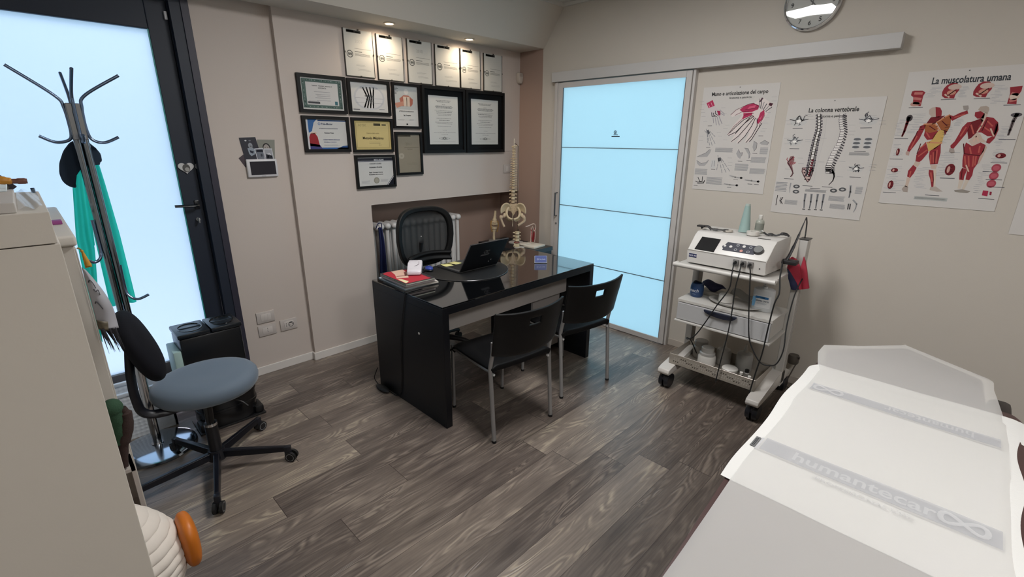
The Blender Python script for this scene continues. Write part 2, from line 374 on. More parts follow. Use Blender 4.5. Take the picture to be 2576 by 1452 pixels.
# sliding door on its wall rail
sd = MB(); sd.mat(alu)
sd.box(3.438, 3.468, 1.646, 1.687, .006, 2.083, bev=.002); sd.box(3.438, 3.468, 2.797, 2.842, .006, 2.083, bev=.002)
sd.box(3.438, 3.468, 1.687, 2.797, .006, .047); sd.box(3.438, 3.468, 1.687, 2.797, 2.041, 2.083)
sd.mat(M('6f7274', .4, .4)); sd.box(3.4375, 3.45, 1.687, 1.6905, .047, 2.041); sd.box(3.4375, 3.45, 2.7935, 2.797, .047, 2.041)
sdo = struct(sd.build('door_2', smooth=False))
MB().box(3.448, 3.456, 1.687, 2.797, .047, 2.041).build('pane', frosted('frosted_sliding_glass', 'cfe6ee', 'b4dcee', .33), sdo, smooth=False)
for z0 in (1.5505, 1.043, .539):
    MB().box(3.444, 3.4485, 1.69, 2.794, z0-.0035, z0+.0035).build('glazing_bar', M('7f9aa3', .4, .4), sdo, smooth=False)
h = MB(); h.tube([(3.438, 2.822, 1.15), (3.41, 2.822, 1.15), (3.41, 2.822, .94), (3.438, 2.822, .94)], .006, smooth=False); h.build('door_handle', M('55575b', .3, .6), sdo)
h = MB(); h.cyl((3.438, 2.822, .868), (3.43, 2.822, .868), .008); h.build('lock_cylinder', M('8a8b8d', .3, .8), sdo)
ik = Ink(lambda a, b, l: Vector((3.4478-l, a, b)), -1); ik.ring(2.247, 1.675, .014, .005, '14171a'); ik.disc(2.247, 1.676, .005, .006, '14171a')
ik.rect(2.222, 1.652, 2.262, 1.657, '23282c'); ik.rect(2.203, 1.638, 2.280, 1.646, '2b3034')
mm = MB(); ik.merge(mm); mm.build('logo_decal', None, sdo, smooth=False)
m = MB(); m.mat(alu); m.box(3.452, 3.494, 1.626, 1.643, 0, 2.09); m.box(3.452, 3.494, 2.849, 2.90, 0, 2.09, bev=.002); m.box(3.447, 3.452, 2.866, 2.884, 0, 2.09)
struct(m.build('trim_4', smooth=False))
m = MB(); m.box(3.425, 3.494, .498, 2.917, 2.092, 2.170, bev=.002)
rl = tag(m.build('door_rail', M('b9b7b5', .5), smooth=False), 'long pale grey rail box above the frosted sliding door', 'rail')

# ---------------------------------------------------------------- clock
ck = thing('wall_clock', 'round chrome-rimmed wall clock with a grey dial above the white door rail', 'clock', (3.494, .972, 2.24))
ck_c = (.972, 2.392)
def wallring(mb, prof, seg=64):   # profile of (radius, x) turned round the clock axis
    mb.ringloft([[Vector((x, ck_c[0]+math.cos(2*PI*i/seg)*r, ck_c[1]+math.sin(2*PI*i/seg)*r)) for i in range(seg)] for r, x in prof], cap=False)
m = MB(); wallring(m, [(.150, 3.494), (.150, 3.462), (.147, 3.455), (.141, 3.453), (.137, 3.458), (.136, 3.470)]); m.build('rim', chrome, ck)
m = MB(); m.mat(M('b4b5b0', .5)); wallring(m, [(.137, 3.4705), (.0005, 3.4705)])
ik = Ink(lambda a, b, l: Vector((3.470-l, a, b)), -1)
for h in range(1, 13):
    t = PI/2-h*PI/6; ik.text(ck_c[0]-math.cos(t)*.108, ck_c[1]+math.sin(t)*.108-.011, str(h), .034, '30302e', .015)
ik.merge(m); m.build('dial', None, ck, smooth=False)
def hand(name, ang, L, w, x, col):
    t = PI/2-ang; mb = MB(); d = Vector((0, -math.cos(t), math.sin(t))); n = Vector((0, -math.sin(t), -math.cos(t)))
    c = Vector((x, ck_c[0], ck_c[1])); mb.ringloft([[c-d*.02+n*w*s+Vector((q, 0, 0)) for s, q in ((1, 0), (-1, 0), (-1, .001), (1, .001))], [c+d*L+n*w*.7*s+Vector((q, 0, 0)) for s, q in ((1, 0), (-1, 0), (-1, .001), (1, .001))]])
    mb.build(name, M(col, .5), ck, smooth=False)
hand('hour_hand', math.radians(135), .07, .0035, 3.4675, '2e2e2c'); hand('minute_hand', math.radians(12), .10, .0028, 3.466, '2e2e2c')
m = MB(); m.box(3.4648, 3.4652, ck_c[0]-.136, ck_c[0]+.136, ck_c[1]-.001, ck_c[1]+.001) if False else wallring(m, [(.137, 3.459), (.07, 3.457), (.0005, 3.4565)])
m.build('glass_cover', M('ffffff', .03, trans=1, spec=.5), ck)

# ---------------------------------------------------------------- anatomy posters on the right wall
RW = lambda a, b, l: Vector((3.4915-l, a, b))
def poster(pts, label, draw):
    y0, z0, y1, z1 = pts; mb = MB(); mb.mat(M('c9c5c1', .75, spec=.3)); mb.box(3.4918, 3.494, y0, y1, z0, z1)
    ik = Ink(RW, -1); ik.eps = .0003; draw(ik, y0, z0, y1, z1); ik.disc((y0+y1)/2, z1-.012, .0035, .0035, '6a6a68'); ik.merge(mb)
    return tag(mb.build('anatomy_poster', smooth=False), label, 'poster', 'anatomy posters on the right wall')
red, dred, dk, gr, lg = 'a3304a', '7c2536', '2e2c2e', '77787a', 'a3a4a6'
def scrawl(ik, cx, cz, r, n, c, w=.0015, seed=1):
    R = random.Random(seed)
    for i in range(n):
        a, b = cx+R.uniform(-r, r)*.9, cz+R.uniform(-r, r); L = R.uniform(.3, 1)*r*.8; t = R.uniform(-.8, .8)+PI/2
        ik.line([(a, b), (a+math.cos(t)*L, b+math.sin(t)*L), (a+math.cos(t+.4)*L*1.5, b+math.sin(t+.4)*L*1.5)], w, c)
def labels(ik, pts, c='9a9b9e', side=1, L=.03):
    for a, b in pts: ik.rect(a, b-.0007, a+L*side, b+.0007, c)
def draw_hand(ik, y0, z0, y1, z1):
    W = y1-y0
    ik.text((y0+y1)/2+.002, z1-.058, 'Mano e articolazione del carpo', .034, '262626', .02, sx=.86); ik.text((y0+y1)/2-.01, z1-.082, 'Anatomia e patologia', .017, '333333', .02)
    T = [(1.1759,1.8861),(1.1028,1.8399),(1.1178,1.8108),(1.1353,1.7747),(1.1525,1.7347),(1.1734,1.6942),(1.1925,1.6390),(1.2323,1.6002),(1.2476,1.6072),(1.2246,1.6669),(1.2352,1.6670),(1.2731,1.6105),(1.2926,1.5946),(1.3011,1.6031),(1.2732,1.6601),(1.3204,1.6102),(1.3420,1.6064),(1.3161,1.6567),(1.3551,1.6460),(1.3672,1.6532),(1.3447,1.7031),(1.2846,1.7858),(1.3127,1.7832),(1.3543,1.7703),(1.3632,1.7811),(1.3317,1.8150),(1.2786,1.8405),(1.2248,1.8518)]
    ik.poly(T, 'd8cdc9')
    ik.l = 2
    for P in ([(1.2786,1.8405),(1.2248,1.8518),(1.1885,1.8368),(1.1917,1.8135),(1.2304,1.7978),(1.2826,1.7961),(1.3101,1.8142)], [(1.2821,1.7926),(1.2229,1.7942),(1.2273,1.7773),(1.2603,1.7645),(1.2866,1.7512),(1.2795,1.7753)], [(1.1749,1.7927),(1.1539,1.8088),(1.1464,1.7818),(1.1579,1.7484),(1.1776,1.7216),(1.1899,1.7355),(1.1810,1.7659)]):
        ik.poly(P, 'b0365a')
    for P in ([(1.2495,1.8325),(1.2095,1.8410),(1.2138,1.8244),(1.2609,1.8159)], [(1.1681,1.7486),(1.1588,1.7754),(1.1760,1.7556)]): ik.poly(P, 'd0607c', 3)
    ik.l = 3
    for P in ([(1.2124,1.7701),(1.2622,1.7299),(1.3114,1.6744),(1.3593,1.6496)], [(1.2079,1.7632),(1.2449,1.7088),(1.2928,1.6460),(1.3351,1.6101)], [(1.2005,1.7596),(1.2169,1.7084),(1.2497,1.6460),(1.2897,1.5997)], [(1.1897,1.7559),(1.1823,1.7080),(1.2075,1.6460),(1.2378,1.6037)], [(1.2203,1.7771),(1.2724,1.7509),(1.3165,1.7098),(1.3544,1.6675)], [(1.1548,1.7280),(1.1781,1.6805),(1.2043,1.6250),(1.2162,1.6109)], [(1.2387,1.7605),(1.2743,1.7162),(1.3166,1.6602)]):
        ik.line(P, .0042, dk)
    for P in ([(1.2622,1.7299),(1.2322,1.7638),(1.2129,1.7735)], [(1.3339,1.7803),(1.2938,1.7999),(1.2454,1.8052)], [(1.1874,1.8301),(1.2248,1.8518),(1.2520,1.8496),(1.3317,1.8150),(1.3637,1.7846)], [(1.2866,1.7512),(1.3311,1.7100),(1.3672,1.6532)], [(1.1453,1.7750),(1.1650,1.7282),(1.1686,1.7078)], [(1.2745,1.8130),(1.2335,1.8183),(1.1932,1.8236)], [(1.2765,1.7787),(1.2493,1.7848),(1.2155,1.7906)]):
        ik.line(P, .0028, '5a2334')
    for i in range(6):
        u = i/5; A = [(1.1947,1.8771),(1.1100,1.8237)]; B = [(1.1864,1.8233),(1.1423,1.7984)]
        ik.line([(A[0][0]+(A[1][0]-A[0][0])*u, A[0][1]+(A[1][1]-A[0][1])*u), (B[0][0]+(B[1][0]-B[0][0])*u, B[0][1]+(B[1][1]-B[0][1])*u)], .0045, '4a4a4e' if i % 2 else '8d8a8c')
    ik.poly([(1.1274,1.8508),(1.1049,1.8452),(1.1140,1.8285),(1.1319,1.8378)], '4b2a34'); ik.poly([(1.1791,1.8850),(1.1684,1.8805),(1.1848,1.8567),(1.1921,1.8604)], '55404a')
    # the small hand, top left
    ik.l = 1
    ik.poly([(1.5426,1.8656),(1.5012,1.8851),(1.4823,1.8474),(1.5227,1.8325)], 'b3375a'); ik.poly([(1.5227,1.8325),(1.4823,1.8474),(1.4504,1.8191),(1.4383,1.7867),(1.4857,1.7701),(1.5012,1.7994)], 'c9c0c1')
    ik.l = 2
    ik.poly([(1.4625,1.8139),(1.4380,1.8116),(1.4343,1.7845),(1.4468,1.7820)], 'a12f52'); ik.line([(1.5284,1.8578),(1.5138,1.8357)], .004, 'e0a9b8'); ik.line([(1.5104,1.8678),(1.4982,1.8459)], .003, 'e0a9b8')
    for P in ([(1.4978,1.8028),(1.4921,1.7775),(1.4714,1.7784)], [(1.4859,1.8003),(1.4799,1.7843),(1.4595,1.7752)], [(1.4723,1.8128),(1.4714,1.7949),(1.4515,1.7835)]): ik.line(P, .004, dk)
    for P in ([(1.4834,1.7700),(1.4754,1.7337)], [(1.4680,1.7696),(1.4534,1.7188)], [(1.4554,1.7729),(1.4328,1.7185)], [(1.4431,1.7776),(1.4150,1.7269)], [(1.4360,1.7974),(1.4060,1.7809)], [(1.4428,1.8189),(1.4050,1.7893)]): ik.line(P, .006, 'b4b0b4'); ik.line(P, .0012, gr)
    # skeleton hands
    for P in ([(1.5224,1.6941),(1.5092,1.6534),(1.4979,1.5977)], [(1.5106,1.6645),(1.4812,1.5792)], [(1.5032,1.6682),(1.4622,1.5780)], [(1.4982,1.6718),(1.4422,1.5908)], [(1.4945,1.6792),(1.4489,1.6401)], [(1.5329,1.6831),(1.5167,1.6682)], [(1.4151,1.5172),(1.4059,1.4838),(1.4101,1.4121)], [(1.4011,1.4877),(1.3670,1.3916)], [(1.3939,1.4917),(1.3387,1.3968)], [(1.3868,1.4956),(1.3137,1.4070)], [(1.3998,1.5064),(1.3863,1.4919)]):
        for k in range(len(P)-1):
            for q in range(3):
                A, B = P[k], P[k+1]; t0, t1 = q/3+.02, (q+1)/3-.06
                ik.line([(A[0]+(B[0]-A[0])*t0, A[1]+(B[1]-A[1])*t0), (A[0]+(B[0]-A[0])*t1, A[1]+(B[1]-A[1])*t1)], .0036, '8b8c90'); 
    for P in ([(1.5186,1.6830),(1.5062,1.6903),(1.4915,1.6681),(1.5041,1.6571)], [(1.4141,1.4985),(1.3954,1.5028),(1.3850,1.4830),(1.4067,1.4726)]): ik.poly(P, '5c5d62')
    # grey drawings of hands and wrists
    for P in ([(1.5660,1.5017),(1.5430,1.5138),(1.5048,1.5300),(1.4804,1.5553),(1.4663,1.5556),(1.4732,1.5307),(1.4896,1.5054),(1.5333,1.5011)], [(1.5645,1.4771),(1.5276,1.4568),(1.4924,1.4658),(1.4763,1.4830),(1.4805,1.4662),(1.5012,1.4409),(1.5416,1.4393),(1.5603,1.4571)], [(1.2803,1.5604),(1.2658,1.5355),(1.2497,1.5394),(1.2523,1.5178),(1.2602,1.4973),(1.2761,1.5063),(1.2922,1.5312)], [(1.2418,1.5682),(1.2164,1.5650),(1.2011,1.5334),(1.2003,1.5049),(1.2077,1.4975),(1.2106,1.5260)], [(1.1888,1.6146),(1.1659,1.6008),(1.1646,1.5694),(1.1787,1.5481),(1.1913,1.5760)], [(1.1488,1.6010),(1.1211,1.6199),(1.0932,1.6050),(1.1029,1.5897),(1.1371,1.5921)]):
        ik.poly(P, 'a9a7a7', 1); ik.line(P[:4], .0022, '6c6b6c')
    ik.poly([(1.4602,1.4805),(1.4281,1.4869),(1.4238,1.4267),(1.4591,1.4251)], 'c4c3c2', 1); ik.line([(1.4489,1.4787),(1.4488,1.4370)], .002, gr); ik.line([(1.4348,1.4791),(1.4321,1.4415)], .003, gr)
    for P in ([(1.3141,1.3831),(1.2754,1.3741),(1.2345,1.3712)], [(1.3439,1.3248),(1.3051,1.3198),(1.2563,1.3194)], [(1.2073,1.3596),(1.1638,1.3564),(1.1212,1.3540)]): ik.line(P, .010, 'bab8b7'); ik.disc(P[-1][0], P[-1][1], .009, .007, '4a4a4c'); ik.line(P, .0015, gr)
    for P in ([(1.5542,1.3307),(1.5392,1.3238),(1.4904,1.3269),(1.4878,1.3387),(1.4934,1.3188),(1.5380,1.3144)], [(1.5396,1.3591),(1.5238,1.3326),(1.5152,1.3292),(1.5279,1.3323)], [(1.5059,1.3649),(1.5051,1.3338),(1.5111,1.3295)]): ik.line(P, .005, '58585a')
    for c in ((1.3165,1.5377,1.4391,1.5678), (1.1990,1.4175,1.2882,1.4663), (1.0935,1.4748,1.1898,1.5119), (1.0900,1.4028,1.1867,1.4386), (1.4757,1.3778,1.5674,1.4204), (1.3597,1.3143,1.4746,1.3668), (1.0903,1.5309,1.1407,1.5747)): ik.greek(c[0], c[1], c[2], c[3], 7, '96979a', .5, .06)
    for c in ([(1.5542,1.5692),(1.5214,1.7162),(1.1730,1.6473),(1.2836,1.4820),(1.2266,1.4897),(1.1907,1.5351),(1.4584,1.4198),(1.3328,1.3004),(1.2951,1.3558),(1.1996,1.3321),(1.5764,1.9567)]): pass
    for a, b in [(1.4942,1.5701),(1.5015,1.7144),(1.1525,1.6473),(1.2615,1.4813),(1.2050,1.4890),(1.1733,1.5355),(1.4386,1.4199),(1.3102,1.3020),(1.2729,1.3571),(1.1747,1.3337),(1.1321,1.3337),(1.5525,1.2975)]: ik.rect(a-.018, b-.0012, a+.012, b+.0012, '4c4c50')
    labels(ik, [(1.5622,1.8773),(1.5559,1.8590),(1.5555,1.8264),(1.5448,1.8043),(1.5375,1.7787),(1.5213,1.7455),(1.4072,1.8317),(1.3905,1.7924),(1.2289,1.8788),(1.2238,1.8906),(1.0906,1.8850),(1.0866,1.8601),(1.1122,1.8172),(1.1113,1.7907),(1.1165,1.7609),(1.1178,1.7274),(1.1192,1.6936),(1.1266,1.6767),(1.3627,1.6207),(1.3733,1.6963),(1.3615,1.7175),(1.4144,1.6678),(1.4038,1.6460),(1.5360,1.6460),(1.5361,1.6161),(1.3159,1.5015),(1.3081,1.4724),(1.3086,1.4503)])
poster((1.0798,1.2725,1.5740,1.9686), 'poster of a dissected red hand with small hand drawings, titled Mano e articolazione del carpo', draw_hand)

def draw_spine(ik, y0, z0, y1, z1):
    ik.text((y0+y1)/2, z1-.074, 'La colonna vertebrale', .036, '262626', .02, sx=.82); ik.text((y0+y1)/2, z1-.104, 'Anatomia e patologia', .018, '333333', .02)
    F = [(0.8351,1.7664),(0.8256,1.7222),(0.8213,1.6778),(0.8246,1.6395),(0.8267,1.6008),(0.8271,1.5619),(0.8280,1.5226),(0.8272,1.4830),(0.8294,1.4430),(0.8327,1.4093),(0.8331,1.3754)]
    def samp(P, t):
        k = min(int(t*(len(P)-1)), len(P)-2); f = t*(len(P)-1)-k; return P[k][0]+(P[k+1][0]-P[k][0])*f, P[k][1]+(P[k+1][1]-P[k][1])*f
    for i in range(24):
        t = i/26; a, b = samp(F, t); w = .0145+.006*t; h = .0085+.0035*t
        if i > 21: w *= .7
        ik.l = 1; ik.rect(a-w, b-h*.6, a+w, b+h*.6, 'c9c4c2'); ik.l = 2
        ik.rect(a-w*.62, b-h, a+w*.62, b+h*.55, 'e4e0dc'); ik.rect(a-w*.62, b-h*1.05, a+w*.62, b-h*.75, '3a3436')
        for s in (-1, 1):
            ik.disc(a+s*w*.95, b, w*.28, h*.7, '46414a' if i % 2 else '6a666a'); ik.rect(a+s*w*.5-.002, b-h, a+s*w*.5+.002, b+h, '4d484c')
        if i > 16: ik.disc(a-w*.2, b, w*.4, h*.5, '6b2a33', lift=3)
    ik.l = 2
    sc = [(0.8712,1.4545),(0.8137,1.4570),(0.8109,1.4238),(0.8191,1.3831),(0.8289,1.3689),(0.8529,1.4014),(0.8703,1.4309)]
    ik.poly(sc, 'c2a9a4', 1); ik.line(sc+[sc[0]], .0045, '4a2a30')
    for i in range(4): a, b = samp([(0.8421,1.4457),(0.8348,1.3855)], i/3.); ik.disc(a-.018+.003*i, b, .006, .004, '3b2b30'); ik.disc(a+.018-.003*i, b, .006, .004, '3b2b30')
    G = [(0.7189,1.7662),(0.7166,1.7387),(0.7082,1.7078),(0.6965,1.6738),(0.6958,1.6397),(0.7023,1.5990),(0.7129,1.5641),(0.7236,1.5287),(0.7287,1.4931),(0.7315,1.4606),(0.7246,1.4380)]
    for i in range(25):
        a, b = samp(G, i/24); w = .0085+.008*i/24; h = .0055+.003*i/24
        ik.l = 1; ik.rect(a-w, b-h, a+w, b+h, 'e0dcd8'); ik.l = 2; ik.line([(a-w, b-h), (a+w, b-h)], .0022, '3a3436'); ik.line([(a+w, b-h), (a+w, b+h)], .0018, '55505a')
        ik.line([(a-w, b), (a-w-.017-.004*math.sin(i*.5), b-.009)], .006, '4b474c'); ik.line([(a-w-.008, b+h*.5), (a-w-.014, b+h)], .004, '7b777a')
    ik.line([(0.7177,1.4319),(0.6977,1.4329),(0.6908,1.4104),(0.6947,1.3840),(0.7106,1.3599)], .010, '4a4448', .004); ik.line([(0.7120,1.4484),(0.6948,1.4233),(0.6930,1.3907)], .012, '8f8a8c', .004)
    for c, r, cc in (([(0.9401,1.7339)], .040, dk), ([(0.9433,1.6129)], .034, '4a4c52'), ([(0.5796,1.7297)], .036, '4c4e55'), ([(0.5885,1.4605)], .028, '4f5054')):
        a, b = c[0]; ik.l = 1; ik.disc(a, b, r*1.2, r*.75, 'c3c2c0'); ik.l = 2; scrawl(ik, a, b, r*.7, 11, cc, .0035, int(a*1000)); ik.line([(a-r*1.3, b+r*.3), (a-r*.5, b+r*.1), (a, b+r*.8), (a+r*.5, b+r*.1), (a+r*1.3, b+r*.3)], .004, cc); ik.disc(a, b, r*.32, r*.22, 'efece8', lift=3)
    ik.l = 1
    ik.poly([(0.9516,1.5224),(0.9332,1.5263),(0.9256,1.4996),(0.9326,1.4655),(0.9207,1.4319),(0.9193,1.4046),(0.9271,1.3938),(0.9258,1.4248),(0.9473,1.4580),(0.9634,1.4779)], '8c6a6a'); ik.l = 2; ik.line([(0.9353,1.5195),(0.9613,1.4848),(0.9324,1.4450),(0.9184,1.4183),(0.9308,1.3970)], .005, '4a2e34'); scrawl(ik, *[(0.9454,1.4854)][0], .02, 9, 'a3454f', .004, 5)
    for c in ([(0.6142,1.6061)], [(0.5602,1.6066)]):
        a, b = c[0]; ik.disc(a, b, .022, .036, 'c6c5c4', lift=1)
        for k in (-1, 0, 1): ik.disc(a, b+k*.022, .018, .007, '66686c', lift=2)
    for c in ((0.9391,1.2982,1.0080,1.3614), (0.7127,1.3100,0.8324,1.3264), (0.8609,1.2205,0.9381,1.2501), (0.6120,1.2648,0.6981,1.2955), (0.6023,1.2183,0.6833,1.2475), (0.5343,1.3162,0.5699,1.3594), (0.5368,1.5371,0.6400,1.5550)): ik.greek(c[0], c[1], c[2], c[3], 7, '96979a', .5, .08)
    for c in ([(0.8271,1.2939),(0.8263,1.2525),(0.8212,1.2077)], [(0.7929,1.2953),(0.7898,1.2489),(0.7900,1.2074)], [(0.7589,1.2981),(0.7580,1.2587),(0.7557,1.2109)], [(0.7263,1.2994),(0.7255,1.2548),(0.7241,1.2127)]):
        ik.line(c, .014, '96979a', .006); ik.line(c, .0025, '4f5054'); ik.rect(c[2][0]-.008, c[2][1]-.012, c[2][0]+.008, c[2][1]-.006, '4a4a4c')
    for c in ([(0.6798,1.3271)], [(0.6348,1.3370)], [(0.8835,1.3047)], [(0.8859,1.3377)]): a, b = c[0]; ik.disc(a, b, .019, .012, '57585a'); ik.disc(a, b, .009, .005, 'b5b4b2', lift=3)
    ik.line([(0.9221,1.3561),(0.9226,1.3282),(0.9187,1.2970)], .008, '9b9b9d', .003); ik.line([(0.9871,1.2738),(0.9878,1.2451),(0.9874,1.2091)], .004, dk); ik.line([(0.9541,1.2623),(0.9637,1.2401),(0.9507,1.2212)], .005, dk); ik.line([(0.9639,1.2615),(0.9698,1.2410),(0.9602,1.2225)], .003, dk)
    ik.line([(0.5973,1.3611),(0.5924,1.3259),(0.5931,1.2933)], .014, 'a9a9ab', .008); ik.line([(0.5973,1.3611),(0.5924,1.3259),(0.5931,1.2933)], .003, '5c5c60'); ik.line([(0.5693,1.2790),(0.5478,1.2582),(0.5484,1.2320),(0.5550,1.2083)], .009, '97989a', .004); ik.line([(0.5886,1.2543),(0.5867,1.2228)], .006, '3c3c3e'); ik.line([(0.5793,1.2552),(0.5774,1.2237)], .006, '3c3c3e')
    for a, b in [(0.9393,1.6930),(0.9373,1.5698),(0.9381,1.3828),(0.8248,1.3454),(0.7170,1.3462),(0.5842,1.6910),(0.5884,1.5603),(0.5851,1.4132),(0.7800,1.3330)]: ik.rect(a-.028, b-.0014, a+.028, b+.0014, '4c4c50')
    labels(ik, [(0.9100,1.7717),(0.8963,1.7617),(0.8840,1.7424),(1.0157,1.7387),(1.0061,1.7188),(1.0080,1.6326),(0.8852,1.6264),(0.8829,1.6133),(0.9993,1.5991),(0.5790,1.7593),(0.5664,1.7472),(0.5323,1.7287),(0.6236,1.7186),(0.5263,1.7110),(0.9092,1.5136),(0.9004,1.4802),(0.9706,1.4433),(0.5271,1.4880),(0.5299,1.4755),(0.5264,1.4571),(0.6316,1.4713),(0.6336,1.4521),(0.6698,1.7073),(0.6635,1.6736),(0.6650,1.6520),(0.6817,1.5012),(0.6767,1.4112),(0.8029,1.6331),(0.7903,1.4942)], side=-1, L=.032)
    ik.line([(0.7916,1.7652),(0.7837,1.6396),(0.7944,1.4842),(0.7946,1.3644)], .0008, 'b0b0b2')
poster((0.5175,1.1620,1.0145,1.8584), 'poster of two vertebral columns titled La colonna vertebrale, between the hand and the muscle posters', draw_spine)

def draw_muscle(ik, y0, z0, y1, z1):
    ik.text((y0+y1)/2-.01, z1-.068, 'La muscolatura umana', .047, '3a3d42', .024, sx=.70)
    R1, R2, R3, TN, YL, OR = '8e3038', '6e2229', 'b35850', 'c4b0a2', 'c9a763', '9a5a38'
    def parts(L):
        for c, P in L: ik.poly(P, c)
    ik.l = 1
    parts([
     ('b9a79c', [(0.3221,1.7800),(0.3125,1.7910),(0.2986,1.7930),(0.2869,1.7424),(0.3021,1.7415),(0.3169,1.7577)]), (R1, [(0.2986,1.7930),(0.2791,1.7897),(0.2688,1.7719),(0.2652,1.7481),(0.2754,1.7408),(0.2869,1.7424)]),
     (R2, [(0.3073,1.7416),(0.2624,1.7467),(0.2504,1.7495),(0.2749,1.7219),(0.2845,1.7062),(0.3209,1.7068)]),
     (OR, [(0.2787,1.7156),(0.2604,1.7373),(0.2360,1.7523),(0.2249,1.7395),(0.2190,1.6958),(0.2255,1.6675),(0.2528,1.6772),(0.2660,1.6964)]), (OR, [(0.3262,1.7069),(0.2851,1.7094),(0.2661,1.6869),(0.2668,1.6710),(0.2958,1.6615),(0.3178,1.6713)]),
     (R1, [(0.2360,1.7523),(0.2173,1.7455),(0.1960,1.7603),(0.1695,1.7716),(0.1624,1.7562),(0.1832,1.7458),(0.2172,1.7220),(0.2270,1.7334)]), ('9d958f', [(0.1914,1.7949),(0.1710,1.7959),(0.1658,1.7806),(0.1691,1.7698),(0.1847,1.7752)]),
     (R1, [(0.3209,1.7068),(0.3428,1.6974),(0.3465,1.6715),(0.3575,1.6388),(0.3699,1.5923),(0.3722,1.5688),(0.3610,1.5623),(0.3461,1.5959),(0.3320,1.6323),(0.3241,1.6714),(0.3202,1.6907)]), ('b59a90', [(0.3722,1.5688),(0.3599,1.5623),(0.3597,1.5422),(0.3730,1.5452),(0.3768,1.5586)]),
     (R1, [(0.3178,1.6713),(0.2958,1.6615),(0.2668,1.6710),(0.2605,1.6773),(0.2717,1.6454),(0.2761,1.6292),(0.2989,1.6259),(0.3168,1.6486)]), (R2, [(0.2262,1.6707),(0.2335,1.6390),(0.2356,1.6198),(0.2322,1.6517),(0.2416,1.6771)]), (YL, [(0.2579,1.6773),(0.2383,1.6758),(0.2349,1.6454),(0.2346,1.6102),(0.2556,1.5808),(0.2815,1.5673),(0.2973,1.6129),(0.2780,1.6260),(0.2731,1.6518)]),
     (R1, [(0.3021,1.6161),(0.2846,1.5771),(0.2801,1.5607),(0.2983,1.5205),(0.3069,1.5102),(0.3248,1.5129),(0.3278,1.5464),(0.3172,1.5864)]), (R1, [(0.2763,1.5674),(0.2380,1.6069),(0.2295,1.5619),(0.2289,1.5031),(0.2593,1.4987),(0.2734,1.5412)]),
     (TN, [(0.3251,1.5143),(0.3009,1.5071),(0.3095,1.4832),(0.3304,1.4925)]), (R1, [(0.3307,1.4939),(0.3126,1.4797),(0.3188,1.4489),(0.3300,1.4230),(0.3443,1.4304),(0.3461,1.4612)]), (TN, [(0.3447,1.4270),(0.3280,1.4211),(0.3309,1.3725),(0.3426,1.3751)]), ('a3978f', [(0.3440,1.3820),(0.3281,1.3727),(0.3253,1.3450),(0.3453,1.3470),(0.3548,1.3603)]),
     (TN, [(0.2589,1.4967),(0.2304,1.4978),(0.2312,1.4766),(0.2493,1.4758)]), (R1, [(0.2590,1.4720),(0.2398,1.4683),(0.2279,1.4235),(0.2221,1.3836),(0.2292,1.3797),(0.2435,1.4226),(0.2558,1.4488)]), ('cfc0b0', [(0.2408,1.4729),(0.2279,1.4735),(0.2144,1.3841),(0.2221,1.3836)]), ('b0a59c', [(0.2344,1.3793),(0.2118,1.3843),(0.1780,1.3599),(0.2008,1.3568),(0.2339,1.3638)])])
    ik.l = 2
    for P in ([(0.3212,1.5797),(0.3001,1.6063)], [(0.3184,1.5399),(0.2881,1.5737)], [(0.2593,1.5612),(0.2484,1.5090)], [(0.2465,1.5745),(0.2380,1.5094)], [(0.2670,1.5479),(0.2591,1.5053)], [(0.3096,1.6648),(0.2911,1.6389)], [(0.3590,1.5791),(0.3454,1.6454)], [(0.2110,1.7392),(0.1752,1.7536)], [(0.3344,1.4584),(0.3337,1.4276)], [(0.2478,1.4559),(0.2329,1.4098)]): ik.line(P, .006, R3)
    for P in ([(0.3288,1.7069),(0.2851,1.7094),(0.2722,1.6965),(0.2572,1.6741)], [(0.2787,1.7156),(0.2510,1.7402),(0.2335,1.7522)], [(0.2973,1.6129),(0.2857,1.6130),(0.2346,1.6102)]): ik.line(P, .006, 'c98a68')
    for P in ([(0.3213,1.6061),(0.3265,1.5531)], [(0.2529,1.5679),(0.2418,1.5026)], [(0.3032,1.6969),(0.2759,1.6774)], [(0.2571,1.7215),(0.2315,1.6959)], [(0.2948,1.7064),(0.2648,1.7343)], [(0.3481,1.6715),(0.3562,1.6190)]): ik.line(P, .004, '551a20')
    ik.l = 1
